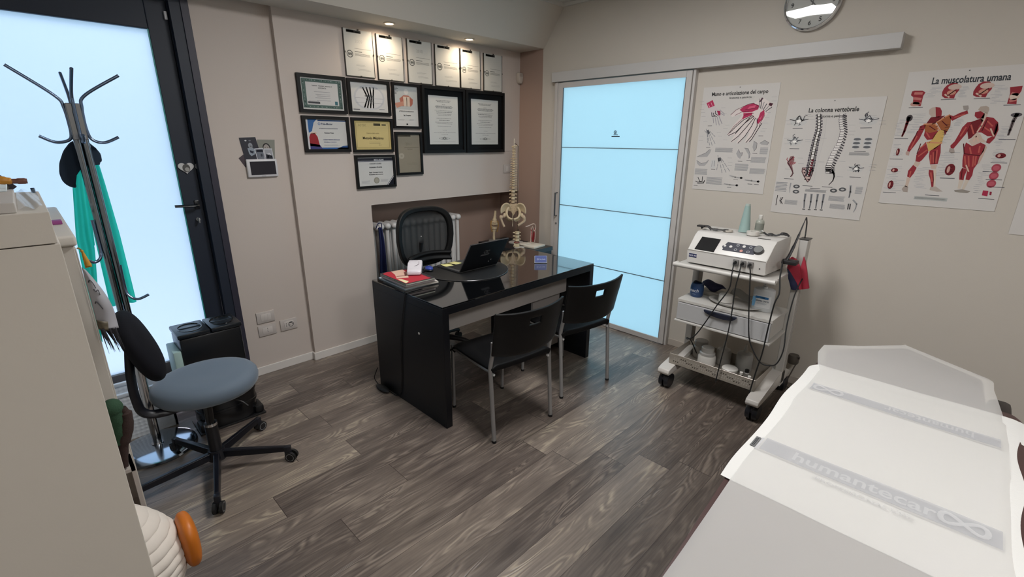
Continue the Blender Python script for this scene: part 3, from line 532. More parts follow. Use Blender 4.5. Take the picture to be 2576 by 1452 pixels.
    parts([
     ('ab9d92', [(0.1297,1.7733),(0.1237,1.7880),(0.1036,1.7914),(0.0919,1.7838),(0.0878,1.7718),(0.0908,1.7541),(0.1214,1.7670)]), (R1, [(0.1379,1.7615),(0.1190,1.7669),(0.1000,1.7544),(0.0993,1.7304),(0.1228,1.7309),(0.1358,1.7434)]), (TN, [(0.1110,1.7306),(0.1014,1.7604),(0.0885,1.7540),(0.0897,1.7391),(0.0986,1.7063)]),
     (R1, [(0.0897,1.7391),(0.0631,1.7325),(0.0426,1.7113),(0.0368,1.6754),(0.0414,1.6454),(0.0666,1.6454),(0.0939,1.6637),(0.1103,1.6638),(0.1100,1.6943),(0.0980,1.7243)]), (R2, [(0.1408,1.7161),(0.1110,1.7306),(0.0980,1.7243),(0.1100,1.6943),(0.1103,1.6638),(0.1256,1.6361),(0.1348,1.6298),(0.1475,1.6702)]),
     (R1, [(0.1408,1.7161),(0.1569,1.7134),(0.1709,1.6889),(0.1763,1.6579),(0.1855,1.6201),(0.1981,1.5978),(0.1939,1.5851),(0.1823,1.5821),(0.1658,1.6203),(0.1496,1.6578),(0.1444,1.6825)]), ('a39790', [(0.1979,1.5850),(0.1795,1.5809),(0.1732,1.5631),(0.1845,1.5577),(0.1982,1.5677)]),
     (R1, [(0.0426,1.7113),(0.0331,1.6754),(0.0386,1.6333),(0.0515,1.6088),(0.0654,1.6148),(0.0639,1.6332),(0.0482,1.6454),(0.0472,1.6815)]), (TN, [(0.1103,1.6638),(0.0942,1.6545),(0.0825,1.6331),(0.0598,1.6149),(0.0877,1.6146),(0.1120,1.5958),(0.1318,1.6205),(0.1215,1.6392)]),
     (R1, [(0.1401,1.6142),(0.1120,1.5958),(0.0854,1.6147),(0.0640,1.6026),(0.0642,1.5718),(0.0727,1.5467),(0.1073,1.5520),(0.1351,1.5576),(0.1419,1.5891)]), (R1, [(0.1375,1.5576),(0.1073,1.5520),(0.0734,1.5498),(0.0739,1.5090),(0.0826,1.4833),(0.1059,1.4791),(0.1280,1.4909),(0.1346,1.5259)]), ('c3a598', [(0.0640,1.6026),(0.0567,1.5904),(0.0630,1.5345),(0.0692,1.5092),(0.0757,1.5278),(0.0689,1.5717)]),
     (R1, [(0.1273,1.4877),(0.1059,1.4791),(0.1103,1.4435),(0.1086,1.4241),(0.1264,1.4263),(0.1325,1.4617)]), (R1, [(0.1059,1.4791),(0.0826,1.4833),(0.0805,1.4515),(0.0869,1.4254),(0.1020,1.4278)]), ('c9bcae', [(0.1264,1.4263),(0.1086,1.4241),(0.1110,1.3782),(0.1230,1.3807)]), ('c9bcae', [(0.1020,1.4278),(0.0869,1.4254),(0.0957,1.3761),(0.1062,1.3786)]),
     ('8f8880', [(0.1345,1.3712),(0.1034,1.3775),(0.0698,1.3696),(0.0799,1.3596),(0.1096,1.3599),(0.1301,1.3623)])])
    ik.l = 2
    for P in ([(0.0947,1.7303),(0.1006,1.6942),(0.1087,1.6668)], [(0.1127,1.6206),(0.1086,1.6454)], [(0.1086,1.6454),(0.0938,1.6208)], [(0.1155,1.5010),(0.0990,1.4698)], [(0.0632,1.6816),(0.0436,1.6454)]): ik.line(P, .006, 'd0b0a0')
    for P in ([(0.1300,1.5451),(0.1179,1.5009)], [(0.1155,1.5455),(0.1035,1.4952)], [(0.0964,1.5460),(0.0892,1.4957)], [(0.0869,1.5463),(0.0820,1.5024)], [(0.1202,1.5894),(0.1086,1.5583)], [(0.0837,1.5962),(0.0815,1.5652)], [(0.0827,1.7180),(0.0590,1.6936)], [(0.0959,1.6941),(0.0628,1.6696)], [(0.1398,1.7008),(0.1208,1.6577)], [(0.1687,1.6454),(0.1563,1.6888)]): ik.line(P, .006, R3)
    for P in ([(0.1327,1.5577),(0.0734,1.5498)], [(0.0847,1.7270),(0.0929,1.6698)], [(0.0480,1.7054),(0.0463,1.6574)], [(0.1259,1.4814),(0.1197,1.4299)], [(0.1484,1.6079),(0.1351,1.5576)]): ik.line(P, .004, '551a20')
    # heads, torsos and limbs around the two figures
    ik.l = 1
    for H in ([(0.2746,1.8982),(0.2572,1.9091),(0.2371,1.9059),(0.2234,1.8918),(0.2222,1.8707),(0.2324,1.8502),(0.2334,1.8320),(0.2711,1.8352),(0.2846,1.8469),(0.2875,1.8655),(0.2839,1.8836)], [(0.1536,1.8966),(0.1376,1.9071),(0.1151,1.9043),(0.1019,1.8896),(0.1005,1.8692),(0.1111,1.8494),(0.1147,1.8308),(0.1494,1.8350),(0.1639,1.8435),(0.1664,1.8614),(0.1613,1.8806)]):
        ik.poly(H, R1); ik.l = 2; a, b = (H[3][0]+H[8][0])/2, (H[0][1]+H[6][1])/2; ik.disc(a-.012, b+.022, .026, .014, 'c4ada2'); ik.disc(a-.004, b-.004, .018, .012, 'c08a78'); ik.line([(a+.02, b-.012), (a+.0, b-.026)], .007, 'cdb0a2'); ik.line([(a-.02, b+.01), (a+.01, b-.02)], .004, '5a1c22'); ik.l = 1
    for P in ([(0.4129,1.8759),(0.4041,1.8798),(0.3694,1.8777),(0.3554,1.8682),(0.3612,1.8510),(0.3613,1.8005),(0.3962,1.8019),(0.4016,1.8468),(0.4144,1.8570)], [(0.0373,1.8738),(-0.0050,1.8767),(-0.0059,1.8542),(0.0026,1.8263),(-0.0025,1.7946),(0.0309,1.7977),(0.0307,1.8449)]): ik.poly(P, R1)
    ik.l = 2
    for P in ([(0.3985,1.8656),(0.3691,1.8640)], [(0.3960,1.8401),(0.3686,1.8356)], [(0.3941,1.8178),(0.3666,1.8134)], [(0.0241,1.8445),(0.0031,1.8377)], [(0.0228,1.8101),(0.0044,1.8149)]): ik.line(P, .012, 'b8726c')
    ik.disc(*[(0.0120,1.8296)][0], .018, .016, 'd2bcae'); ik.disc(*[(0.3874,1.8111)][0], .020, .012, 'b88a80')
    ik.l = 1
    for c, L in ((R2, [(0.3990,1.7439),(0.4022,1.7114),(0.4052,1.6719),(0.4098,1.6454)]), ('6a5f60', [(-0.0153,1.7480),(-0.0095,1.7161),(-0.0079,1.6750),(-0.0067,1.6513)])): ik.line(L, .015, c, .008); ik.line(L, .003, 'b7a49c')
    ik.disc(*[(0.3969,1.7393)][0], .014, .018, '4c4548'); ik.disc(*[(-0.0138,1.7451)][0], .020, .010, '5b565a')
    for c, ra, rb in (([(0.4119,1.5612)], .008, .020), ([(0.4069,1.4618)], .016, .012), ([(0.4093,1.3811)], .013, .024), ([(0.1736,1.4760)], .020, .030), ([(-0.0024,1.5518)], .019, .013)):
        a, b = c[0]; ik.disc(a, b, ra, rb, R2); ik.disc(a+ra*.3, b, ra*.3, rb*.6, 'c79a90', lift=2)
    for c in ([(0.0001,1.4920)], [(0.0005,1.4527)], [(0.0009,1.4130)]): ik.disc(c[0][0], c[0][1], .0175, .020, 'a04452'); ik.disc(c[0][0], c[0][1], .012, .011, 'b45a66', lift=2)
    ik.poly([(0.0237,1.3783),(0.0031,1.3766),(0.0017,1.3492),(0.0228,1.3526)], 'a3304a'); ik.poly([(-0.0022,1.3738),(-0.0103,1.3732),(-0.0119,1.3554),(-0.0048,1.3561)], '8a2c40')
    c = (0.1509,1.3090,0.2911,1.3276); ik.rect(*c, 'b1b3b0'); ik.greek(c[0]+.004, c[1]+.004, c[2]-.004, c[3]-.004, 4, '8a8c8b', .3, .03)
    for (a0, b0), (a1, b1), n in ((*[(0.3572,1.8944),(0.2823,1.8406)], 9), (*[(0.2237,1.8888),(0.1595,1.8343)], 10), (*[(0.0999,1.8865),(0.0334,1.7990)], 13), (*[(0.4518,1.7387),(0.4054,1.6454)], 12), (*[(0.3991,1.7634),(0.3109,1.6583)], 12), (*[(0.2468,1.7087),(0.1976,1.6074)], 12), (*[(0.2097,1.7330),(0.1625,1.6950)], 7), (*[(0.0363,1.6933),(-0.0167,1.5975)], 14), (*[(0.4393,1.6049),(0.3783,1.5383)], 9), (*[(0.4419,1.4881),(0.3453,1.3470)], 15), (*[(0.2298,1.5683),(0.1345,1.4291)], 16), (*[(0.0645,1.5094),(0.0033,1.3606)], 15), (*[(0.3129,1.4865),(0.2402,1.3687)], 14), (*[(0.0301,1.5847),(-0.0433,1.5195)], 9), (*[(0.0652,1.3816),(0.0366,1.3611)], 2)):
        for i in range(n):
            b = b1+(b0-b1)*(i+.5)/n; a = a0+(a1-a0)*random.random()*.35; L = (a1-a0)*random.uniform(.3, .65); ik.rect(a, b-.0008, a+L, b+.0008, 'a2a3a8')
    for a, b in [(0.3811,1.7936),(0.2547,1.8282),(0.1276,1.8268),(0.0119,1.7911),(0.4110,1.6320),(0.4115,1.5223),(0.4064,1.3373),(0.1750,1.4300),(-0.0070,1.6304),(-0.0034,1.5169),(-0.0036,1.4341),(0.0026,1.3362),(0.2176,1.3365),(-0.0211,1.3974),(0.0165,1.4725)]: ik.rect(a-.03, b-.0014, a+.03, b+.0014, '55555a')
poster((-0.0409,1.2754,0.4447,1.9748), 'poster of two flayed red muscle figures, titled La muscolatura umana', draw_muscle)
def draw_last(ik, y0, z0, y1, z1):
    ik.greek(y1-.16, z0+.09, y1-.05, z0+.24, 18, '9c9ca0', .35, .4)
    ik.disc((y0+y1)/2, (z0+z1)/2, .06, .16, 'b9a79c'); ik.disc((y0+y1)/2, (z0+z1)/2, .02, .14, '8e3038', lift=2)
q = [(-0.1157,1.1692),(-0.1232,1.3765)]
poster((q[0][0]-.5, q[0][1], q[0][0], q[0][1]+.68), 'poster cut off by the right edge, past the red muscle figures', draw_last)

# ---------------------------------------------------------------- certificates on the back wall
def certificate(kind, r, label, draw, frame=.0, mat_col=None, group=None, paper='cfcecb', zf=3.345):
    x0, z0, x1, z1 = r; t = thing(kind, label, 'certificate', ((x0+x1)/2, 3.368, z0), group)
    mp = lambda a, b, l: Vector((a, yb-l, b))
    if frame:
        m = MB(); y1 = 3.3685
        for a, b, c, d in ((x0, x1, z0, z0+frame), (x0, x1, z1-frame, z1), (x0, x0+frame, z0+frame, z1-frame), (x1-frame, x1, z0+frame, z1-frame)): m.box(a, b, zf, y1, c, d)
        m.build('frame', M('090707', .5, spec=.25, name='black_frame'), t, smooth=False); yb = 3.358; f = frame
    else: yb = 3.3585; f = 0
    if mat_col:
        f2 = f+mat_col[1]; m = MB(); m.box(x0+f, x1-f, 3.357, 3.3672, z0+f, z1-f); m.build('mount', M(mat_col[0], .8, spec=.2), t, smooth=False); yb = 3.3565
        a0, b0, a1, b1 = x0+f2, z0+f2*mat_col[2], x1-f2, z1-f2
    else: a0, b0, a1, b1 = x0+f, z0+f, x1-f, z1-f
    m = MB(); m.mat(M(paper, .75, spec=.3)); m.box(a0+.0002, a1-.0002, yb, yb+.0085, b0+.0002, b1-.0002)
    ik = Ink(mp, 1, .0003); draw(ik, a0, b0, a1, b1); ik.merge(m); m.build('document', None, t, smooth=False)
    if frame:
        m = MB(); m.box(x0+frame, x1-frame, zf+.006, zf+.0065, z0+frame, z1-frame); m.build('glass', M('000000', .04, alpha=.05, spec=.5), t, smooth=False)
    return t
def clip_doc(num):
    def d(ik, a0, b0, a1, b1):
        w, h = a1-a0, b1-b0
        ik.rect(a0+w*.10, b1-.075*h, a0+w*.6, b1-.015*h, '33322f'); ik.rect(a0+w*.12, b1-.060*h, a0+w*.36, b1-.030*h, '8c8a84'); ik.text(a0+w*.47, b1-.065*h, 'Best', h*.055, 'c9c7c0', .03)
        if num: ik.text(a0+w*.5, b0+h*.72, num, h*.10, 'a3a29d' if num == '2010' else 'bdbcb8', .0)
        ik.ring(a0+w*.17, b0+h*.47, w*.11, w*.025, '5d5f5d'); ik.disc(a0+w*.14, b0+h*.47, w*.035, w*.045, '6d6f6c'); ik.disc(a0+w*.21, b0+h*.47, w*.035, w*.045, '6d6f6c')
        ik.rect(a0+w*.34, b0+h*.595, a1-w*.08, b0+h*.603, '8c8c88'); ik.rect(a0+w*.34, b0+h*.525, a0+w*.6, b0+h*.54, '6f6f6c')
        ik.greek(a0+w*.34, b0+h*.44, a1-w*.08, b0+h*.50, 3, '74746f', .35, .1); ik.greek(a0+w*.36, b0+h*.22, a0+w*.75, b0+h*.26, 2, 'a2a29e', .3); ik.greek(a0+w*.4, b0+h*.12, a1-w*.1, b0+h*.17, 2, 'aaaaa6', .3)
    return d
CL = [(1.7428,2.0361,1.9604,2.3331), (1.9939,2.0317,2.2065,2.3316), (2.2510,2.0314,2.4733,2.3332), (2.5099,2.0286,2.7543,2.3305), (2.7705,2.0315,2.9838,2.3299), (3.0299,2.0274,3.2471,2.3266)]
CN = ['first', 'second', 'third', 'fourth', 'fifth', 'sixth']; CX = ['above the certificate with the pale grey watermark', 'its corner meeting the tall portrait frame', 'with a faint 2010 on it', 'above the left of the two big black frames', 'above the gap between the big black frames', 'above the right big black frame']
for i, r in enumerate(CL):
    t = certificate('clip_framed_certificate', r, 'frameless clip-framed white certificate, %s from the left in the top row' % CN[i], clip_doc({0: '2009', 2: '2010'}.get(i)), group='clip-framed certificates in the top row', paper='cdccc6')
    x0, z0, x1, z1 = r
    m = MB(); m.box(x0-.004, x0+.0003, 3.356, 3.3683, z0-.002, z1+.001); m.box(x1-.0003, x1+.003, 3.356, 3.3683, z0-.002, z1+.001); m.box(x0-.004, x1+.003, 3.356, 3.3683, z0-.005, z0+.0003); m.build('backing_edge', M('2a2a26', .5), t, smooth=False)
    m = MB(); m.box(x0-.002, x1+.002, 3.3555, 3.356, z0, z1); m.build('glass', M('101010', .04, alpha=.05, spec=.5), t, smooth=False)
    for a, b, c, d in (((x0+x1)/2-.006, (x0+x1)/2+.006, z0-.006, z0+.004), ((x0+x1)/2-.006, (x0+x1)/2+.006, z1-.004, z1+.004), (x0-.005, x0+.004, (z0+z1)/2-.006, (z0+z1)/2+.006), (x1-.004, x1+.005, (z0+z1)/2-.006, (z0+z1)/2+.006)):
        m = MB(); m.box(a, b, 3.354, 3.3555, c, d); m.build('clip', M('3b3a36', .4, .5), t, smooth=False)
def docA(ik, a0, b0, a1, b1):
    w, h = a1-a0, b1-b0; ik.rect(a0+w*.03, b0+h*.05, a1-w*.03, b1-h*.04, '5d716b')
    ik.l = 2; R = random.Random(3)
    for i in range(150):
        t = R.random(); s = R.randrange(4); p = (a0+w*(.045+.91*t), b1-h*.08) if s == 0 else (a0+w*(.045+.91*t), b0+h*.09) if s == 1 else (a0+w*.07, b0+h*(.08+.84*t)) if s == 2 else (a1-w*.07, b0+h*(.08+.84*t))
        ik.disc(p[0], p[1], w*.012, w*.007, 'b4beb8' if i % 2 else '3d4f4a', R.random()*3, 6)
    ik.l = 3; ik.rect(a0+w*.12, b0+h*.15, a1-w*.12, b1-h*.14, 'cfcdcb'); ik.l = 4
    ik.text((a0+a1)/2, b0+h*.74, 'Upledger  Attestato  percorso di', h*.052, '3d3d40', .02); ik.text((a0+a1)/2, b0+h*.67, 'OSTEOPATIA', h*.048, '3d3d40', .03)
    for i, q in enumerate((.56, .48, .43, .37, .29)): ik.rect(a0+w*(.3+.03*i % .07), b0+h*q, a1-w*.32, b0+h*(q+.012), '8d8d92')
    ik.rect(a0+w*.14, b0+h*.19, a0+w*.42, b0+h*.25, '4e4e52'); ik.rect(a0+w*.16, b0+h*.26, a0+w*.4, b0+h*.27, '77777a'); ik.rect(a1-w*.22, b0+h*.17, a1-w*.15, b0+h*.29, '48707a')
certificate('framed_certificate', (1.3853,1.7779,1.7203,2.0197), 'black-framed certificate with a dark green ornamental border', docA, .021, group='black-framed certificates')
def docB(ik, a0, b0, a1, b1):
    w, h = a1-a0, b1-b0; ik.disc((a0+a1)/2, b0+h*.5, w*.42, h*.44, 'c2c3c7'); ik.l = 2; ik.disc((a0+a1)/2, b0+h*.5, w*.37, h*.39, 'd3d2d2')
    for k in range(4): ik.line([(a0+w*(.35+.08*k), b0+h*.15), (a0+w*(.45+.05*k), b0+h*.5), (a0+w*(.33+.1*k), b0+h*.85)], w*.035, 'bdbfc4')
    ik.l = 3; ik.text((a0+a1)/2, b0+h*.52, 'ROLFING', h*.09, '55565a', .02); ik.rect(a0+w*.4, b0+h*.375, a1-w*.38, b0+h*.40, '66676b'); ik.rect(a0+w*.12, b0+h*.47, a1-w*.12, b0+h*.478, '8d8d92'); ik.rect(a0+w*.12, b0+h*.31, a1-w*.12, b0+h*.318, '8d8d92'); ik.greek(a0+w*.25, b0+h*.78, a1-w*.25, b0+h*.86, 2, '8a8b90', .3, .1, True); ik.rect(a0+w*.05, b0+h*.06, a0+w*.22, b0+h*.09, '6c6c70'); ik.rect(a1-w*.25, b0+h*.1, a1-w*.1, b0+h*.12, '8c8c90')
certificate('framed_certificate', (1.7342,1.7789,2.0721,2.0184), 'black-framed certificate with a pale grey oval watermark, right of the green-bordered one', docB, .021, group='black-framed certificates')
def docC(ik, a0, b0, a1, b1):
    w, h = a1-a0, b1-b0; ik.rect(a0+w*.3, b1-h*.06, a1, b1-h*.02, '33507e'); ik.poly([(a0, b1), (a0+w*.28, b1), (a0+w*.2, b1-h*.12), (a0+w*.14, b1-h*.4), (a0, b1-h*.5)], '3f6aa0'); ik.rect(a0, b0, a1, b0+h*.05, '3a66a4'); ik.poly([(a1-w*.3, b0), (a1, b0), (a1, b0+h*.12), (a1-w*.12, b0+h*.1)], '33558c')
    ik.l = 2; ik.rect(a0, b0, a0+w*.06, b1, 'd2d2d4'); ik.poly([(a0+w*.06, b0+h*.1), (a0+w*.3, b0+h*.08), (a0+w*.26, b0+h*.42), (a0+w*.2, b0+h*.54), (a0+w*.1, b0+h*.52), (a0+w*.06, b0+h*.4)], '9a2f36'); ik.poly([(a0+w*.06, b0), (a0+w*.36, b0), (a0+w*.3, b0+h*.14), (a0+w*.06, b0+h*.2)], '4a4a80'); ik.disc(a0+w*.18, b0+h*.54, w*.07, h*.03, 'd8b9a8'); ik.ring(a0+w*.33, b1-h*.15, w*.03, w*.01, '4a78b0'); ik.l = 3
    ik.text(a0+w*.52, b1-h*.18, 'Free-Master', h*.085, '3f4a68', .02); ik.text(a0+w*.55, b1-h*.32, 'ATTESTATO DI PARTECIPAZIONE', h*.045, '55586a', .02); ik.text(a0+w*.55, b0+h*.53, 'Valentina Rossi' if False else 'Attestato Finale', h*.055, '3f3f4a', .03); ik.text(a0+w*.6, b0+h*.30, 'CORSO TERAPIA MANUALE', h*.05, '3f4a78', .03); ik.text(a0+w*.56, b0+h*.22, 'VERTEBRALE E PERIFERICA', h*.04, '3f4a78', .02); ik.greek(a0+w*.4, b0+h*.10, a1-w*.2, b0+h*.15, 2, '8a8b90', .3)
certificate('framed_certificate', (1.3891,1.5206,1.7205,1.7585), 'black-framed certificate with blue corners and a red muscle picture', docC, .021, group='black-framed certificates')
def docD(ik, a0, b0, a1, b1):
    w, h = a1-a0, b1-b0
    for g in (.05,):
        ik.rect(a0+w*g, b0+h*.06, a1-w*g, b1-h*.06, '8d8158'); ik.rect(a0+w*(g+.007), b0+h*.07, a1-w*(g+.007), b1-h*.07, 'd0bd84', 2)
    ik.l = 3; ik.text(a0+w*.22, b1-h*.21, 'AMIK', h*.14, '9a8c62', -.01); ik.rect(a0+w*.53, b1-h*.17, a0+w*.72, b1-h*.09, '4a4534'); ik.rect(a0+w*.76, b1-h*.16, a0+w*.88, b1-h*.11, '5a5440'); ik.text((a0+a1)/2, b0+h*.55, 'Diploma dello studio', h*.06, '6a6040', .01); ik.text((a0+a1)/2, b0+h*.36, 'Metodo Mézières', h*.125, '35301f', .022, sx=.95); ik.greek(a0+w*.38, b0+h*.2, a1-w*.3, b0+h*.28, 2, '9a8c62', .3); ik.ring(a0+w*.68, b0+h*.16, w*.03, w*.008, '9a8c62')
certificate('framed_certificate', (1.7411,1.5161,2.0765,1.7586), 'black-framed yellow certificate reading Metodo Mézières', docD, .019, group='black-framed certificates', paper='cbb87c')
def docE(ik, a0, b0, a1, b1):
    w, h = a1-a0, b1-b0; ik.rect(a0, b1-h*.12, a1, b1-h*.03, '2a2c36'); ik.rect(a0, b1-h*.15, a1, b1-h*.13, '55586a'); ik.l = 2; ik.text((a0+a1)/2+w*.1, b1-h*.12, 'MULLIGAN', h*.08, 'c9cad0', .04); ik.poly([(a1, b0), (a1, b0+h*.28), (a1-w*.17, b0)], '1d1f2a'); ik.line([(a1-w*.2, b0), (a1, b0+h*.33)], w*.015, '66687a')
    ik.text((a0+a1)/2, b1-h*.24, 'CONCEPT COURSE', h*.055, '4a4b50', .02); ik.text((a0+a1)/2, b0+h*.63, 'Attestato di corso', h*.07, '3a3b40', .03); ik.text((a0+a1)/2, b0+h*.45, 'Basic Concept Course', h*.06, '3a3b40', .03); ik.text((a0+a1)/2, b0+h*.38, 'Mobilisation with movement', h*.05, '3a3b40', .03); ik.disc(a0+w*.5, b0+h*.18, w*.08, w*.08, '9a968a'); ik.disc(a0+w*.5, b0+h*.18, w*.055, w*.055, 'a9a598', lift=3); ik.greek(a0+w*.08, b0+h*.08, a0+w*.35, b0+h*.2, 3, '96969a', .25); ik.greek(a0+w*.62, b0+h*.1, a0+w*.85, b0+h*.22, 3, '96969a', .25)
certificate('framed_certificate', (1.7437,1.2528,2.0770,1.4956), 'black-framed certificate with a dark header and grey seal, lowest on the wall', docE, .017, group='black-framed certificates')
def docF(ik, a0, b0, a1, b1):
    w, h = a1-a0, b1-b0; ik.rect(a0, b0+h*.42, a1, b1, 'b9bcbb'); ik.l = 2
    ik.disc(a0+w*.52, b0+h*.86, w*.09, h*.07, 'cfcdc9'); ik.poly([(a0+w*.22, b0+h*.68), (a0+w*.4, b0+h*.77), (a0+w*.62, b0+h*.77), (a0+w*.8, b0+h*.68), (a0+w*.78, b0+h*.56), (a0+w*.7, b0+h*.5), (a0+w*.3, b0+h*.5), (a0+w*.26, b0+h*.6)], 'a9695a'); ik.l = 3; ik.poly([(a0+w*.38, b0+h*.74), (a0+w*.66, b0+h*.74), (a0+w*.66, b0+h*.5), (a0+w*.4, b0+h*.5)], 'd3bfae'); ik.poly([(a0, b0+h*.56), (a0+w*.38, b0+h*.62), (a0+w*.4, b0+h*.52), (a0+w*.1, b0+h*.45)], 'c08a76'); ik.line([(a0+w*.53, b0+h*.5), (a0+w*.53, b0+h*.72)], w*.02, '8a6a60'); ik.greek(a0+w*.03, b0+h*.78, a0+w*.2, b1-h*.03, 6, '4a4a4c', .3, .5)
    ik.text((a0+a1)/2, b0+h*.36, 'ATTESTATO DI FREQUENZA', h*.036, '3c3c3e', .03); ik.text(a0+w*.52, b0+h*.26, 'Sig. Terapista', h*.042, '2c2c2e', .04); ik.greek(a0+w*.1, b0+h*.14, a0+w*.4, b0+h*.18, 2, '96969a', .25); ik.greek(a0+w*.6, b0+h*.14, a0+w*.85, b0+h*.18, 2, '96969a', .25); ik.disc(a0+w*.5, b0+h*.05, w*.04, h*.018, '1c1c1e')
certificate('framed_certificate', (2.0905,1.6907,2.3378,2.0183), 'black-framed portrait certificate with an orange-brown shoulder picture', docF, .018, group='black-framed certificates')
def docG(ik, a0, b0, a1, b1):
    w, h = a1-a0, b1-b0; ik.rect(a0, b1-h*.06, a0+w*.6, b1-h*.01, '4a453a'); ik.text((a0+a1)/2, b1-h*.28, '2011', h*.10, '7a7362', 0); ik.rect(a0+w*.3, b0+h*.66, a1-w*.05, b0+h*.67, '6a6454'); ik.text(a0+w*.55, b0+h*.61, 'Best Practice', h*.03, '5a5446', .02); ik.disc(a0+w*.16, b0+h*.44, w*.12, h*.075, 'aaa293'); ik.l = 2; ik.text(a0+w*.16, b0+h*.42, '00', h*.06, '8b8474', .02); ik.greek(a0+w*.4, b0+h*.2, a1-w*.1, b0+h*.26, 2, '877f6e', .3)
certificate('framed_certificate', (2.0936,1.3370,2.3387,1.6649), 'black-framed grey-brown certificate reading 2011', docG, .018, group='black-framed certificates', paper='918979')
def docH(ik, a0, b0, a1, b1):
    w, h = a1-a0, b1-b0; R = random.Random(9)
    for q, ww, f in ((.90, .5, .011), (.875, .42, .011), (.82, .1, .008), (.79, .52, .011), (.77, .56, .011), (.75, .5, .011), (.70, .6, .006), (.665, .5, .012), (.63, .48, .008), (.605, .4, .008), (.54, .5, .006), (.50, .34, .010), (.46, .6, .006), (.43, .5, .006), (.38, .45, .006), (.30, .1, .005), (.25, .7, .006), (.21, .2, .006)):
        x = (a0+a1)/2-w*ww/2
        while x < (a0+a1)/2+w*ww/2:
            L = w*R.uniform(.015, .06); ik.rect(x, b0+h*q, x+L, b0+h*(q+f), '6c6e6e'); x += L+w*.012
    c = (a0+a1)/2; ik.disc(c, b0+h*.125, w*.2, h*.022, '8c8e8c'); ik.l = 2; ik.disc(c-w*.12, b0+h*.125, w*.06, h*.013, 'c9c9c6'); ik.disc(c+w*.12, b0+h*.125, w*.06, h*.013, 'c9c9c6'); ik.disc(c, b0+h*.13, w*.05, h*.03, '7a7c7a'); ik.disc(c, b0+h*.13, w*.025, h*.016, 'c0c0bd', lift=3); ik.rect(a0+w*.12, b0+h*.06, a1-w*.12, b0+h*.064, 'a9a9a6')
for r, l in (((2.3534,1.5020,2.7947,2.0200), 'big black-framed diploma on a black mount, left of the two'), ((2.8052,1.5002,3.2653,2.0179), 'big black-framed diploma on a black mount, right of the two')):
    certificate('framed_diploma', r, l, docH, .024, mat_col=('0a0c0f', .045, 1.0), group='two big black-framed diplomas', paper='d0d0cd', zf=3.338)

# ---------------------------------------------------------------- small things on the walls
t = thing('motion_detector', 'small white rounded motion detector in the upper corner of the niche', 'motion detector', (3.475, 3.355, 2.11))
m = MB(); pts = [(3.445, 2.20), (3.447, 2.165), (3.455, 2.135), (3.468, 2.115), (3.480, 2.112)]; m.prism([(3.440, 2.205), (3.438, 2.17), (3.443, 2.14), (3.455, 2.118), (3.47, 2.112), (3.482, 2.118), (3.4925, 2.14), (3.494, 2.17), (3.493, 2.205)], 1, 3.325, 3.368, bev=.006)
m.build('housing', M('b9b0a6', .5), t); m = MB(); m.box(3.447, 3.486, 3.3235, 3.3255, 2.172, 2.196); m.build('lens', M('a39a90', .3), t, smooth=False)
def plate(c, name, label, cat, y, slots, group=None):
    x0, z0, x1, z1 = c; t = thing(name, label, cat, ((x0+x1)/2, y, z0), group)
    m = MB(); m.box(x0, x1, y-.009, y, z0, z1, bev=.003); m.build('cover_plate', M('b9b1ac', .45), t)
    w = x1-x0; m = MB(); m.box(x0+w*.22, x1-w*.22, y-.0115, y-.0085, z0+.016, z1-.016, bev=.001)
    if slots == 'switch': [m.box(x0+w*q, x0+w*q+.0008, y-.0125, y-.0114, z0+.018, z1-.018) for q in (.41, .59)]
    m.build('insert', M('c4bdb8', .4), t)
    if slots in ('holes', 'schuko'):
        m = MB(); q = .5 if slots == 'holes' else .34
        for d in (-.019, 0, .019) if slots == 'holes' else (-.015, 0, .015): m.cyl((x0+w*q, y-.0118, (z0+z1)/2+d*.7), (x0+w*q, y-.0112, (z0+z1)/2+d*.7), .0028, seg=10)
        if slots == 'schuko':
            cx, cz = x0+w*.62, (z0+z1)/2; m.ringloft([[Vector((cx+math.cos(2*PI*i/20)*r, y-yy, cz+math.sin(2*PI*i/20)*r)) for i in range(20)] for r, yy in ((.019, .0118), (.017, .0121), (.015, .0118))], cap=False)
            for d in (-.009, .009): m.cyl((cx+d, y-.0122, cz), (cx+d, y-.0112, cz), .003, seg=10)
            m.box(cx-.01, cx+.01, y-.0125, y-.0112, cz+.009, cz+.014)
        m.build('pin_hole', M('33312f', .5), t, smooth=False)
    return t
plate((.933, .379, 1.051, .459), 'light_switch', 'upper blank white wall plate beside the entrance door', 'wall plate', 3.406, 'switch', 'white plates low on the wall')
plate((.932, .283, 1.050, .361), 'wall_socket', 'lower white wall socket with one column of pin holes', 'socket', 3.406, 'holes', 'white plates low on the wall')
plate((1.079, .283, 1.196, .365), 'wall_socket', 'white double wall socket with a round outlet, right of the stacked plates', 'socket', 3.406, 'schuko', 'white plates low on the wall')
plate((3.277, 1.304, 3.395, 1.384), 'light_switch', 'white light switch behind the model spine', 'light switch', 3.3685, 'switch')
m = MB(); m.box(3.283, 3.42, 3.364, 3.3688, 1.507, 1.588, bev=.001); tag(m.build('junction_cover', wall_left_paint, smooth=False), 'wall-coloured junction box cover beside the right big diploma', 'cover plate')
t = thing('video_intercom', 'white wall tablet with a black screen under the photos', 'intercom', (1.11, 3.405, 1.369))
m = MB(); m.box(1.019, 1.206, 3.385, 3.4055, 1.369, 1.482, bev=.007, seg=3); m.build('housing', M('c9c7ca', .35), t)
m = MB(); m.box(1.038, 1.192, 3.3842, 3.3856, 1.384, 1.468); m.build('screen', M('24232b', .25), t, smooth=False)
m = MB(); m.box(1.10, 1.125, 3.3845, 3.3852, 1.374, 1.378); m.build('mark', M('8a888c', .4), t, smooth=False)
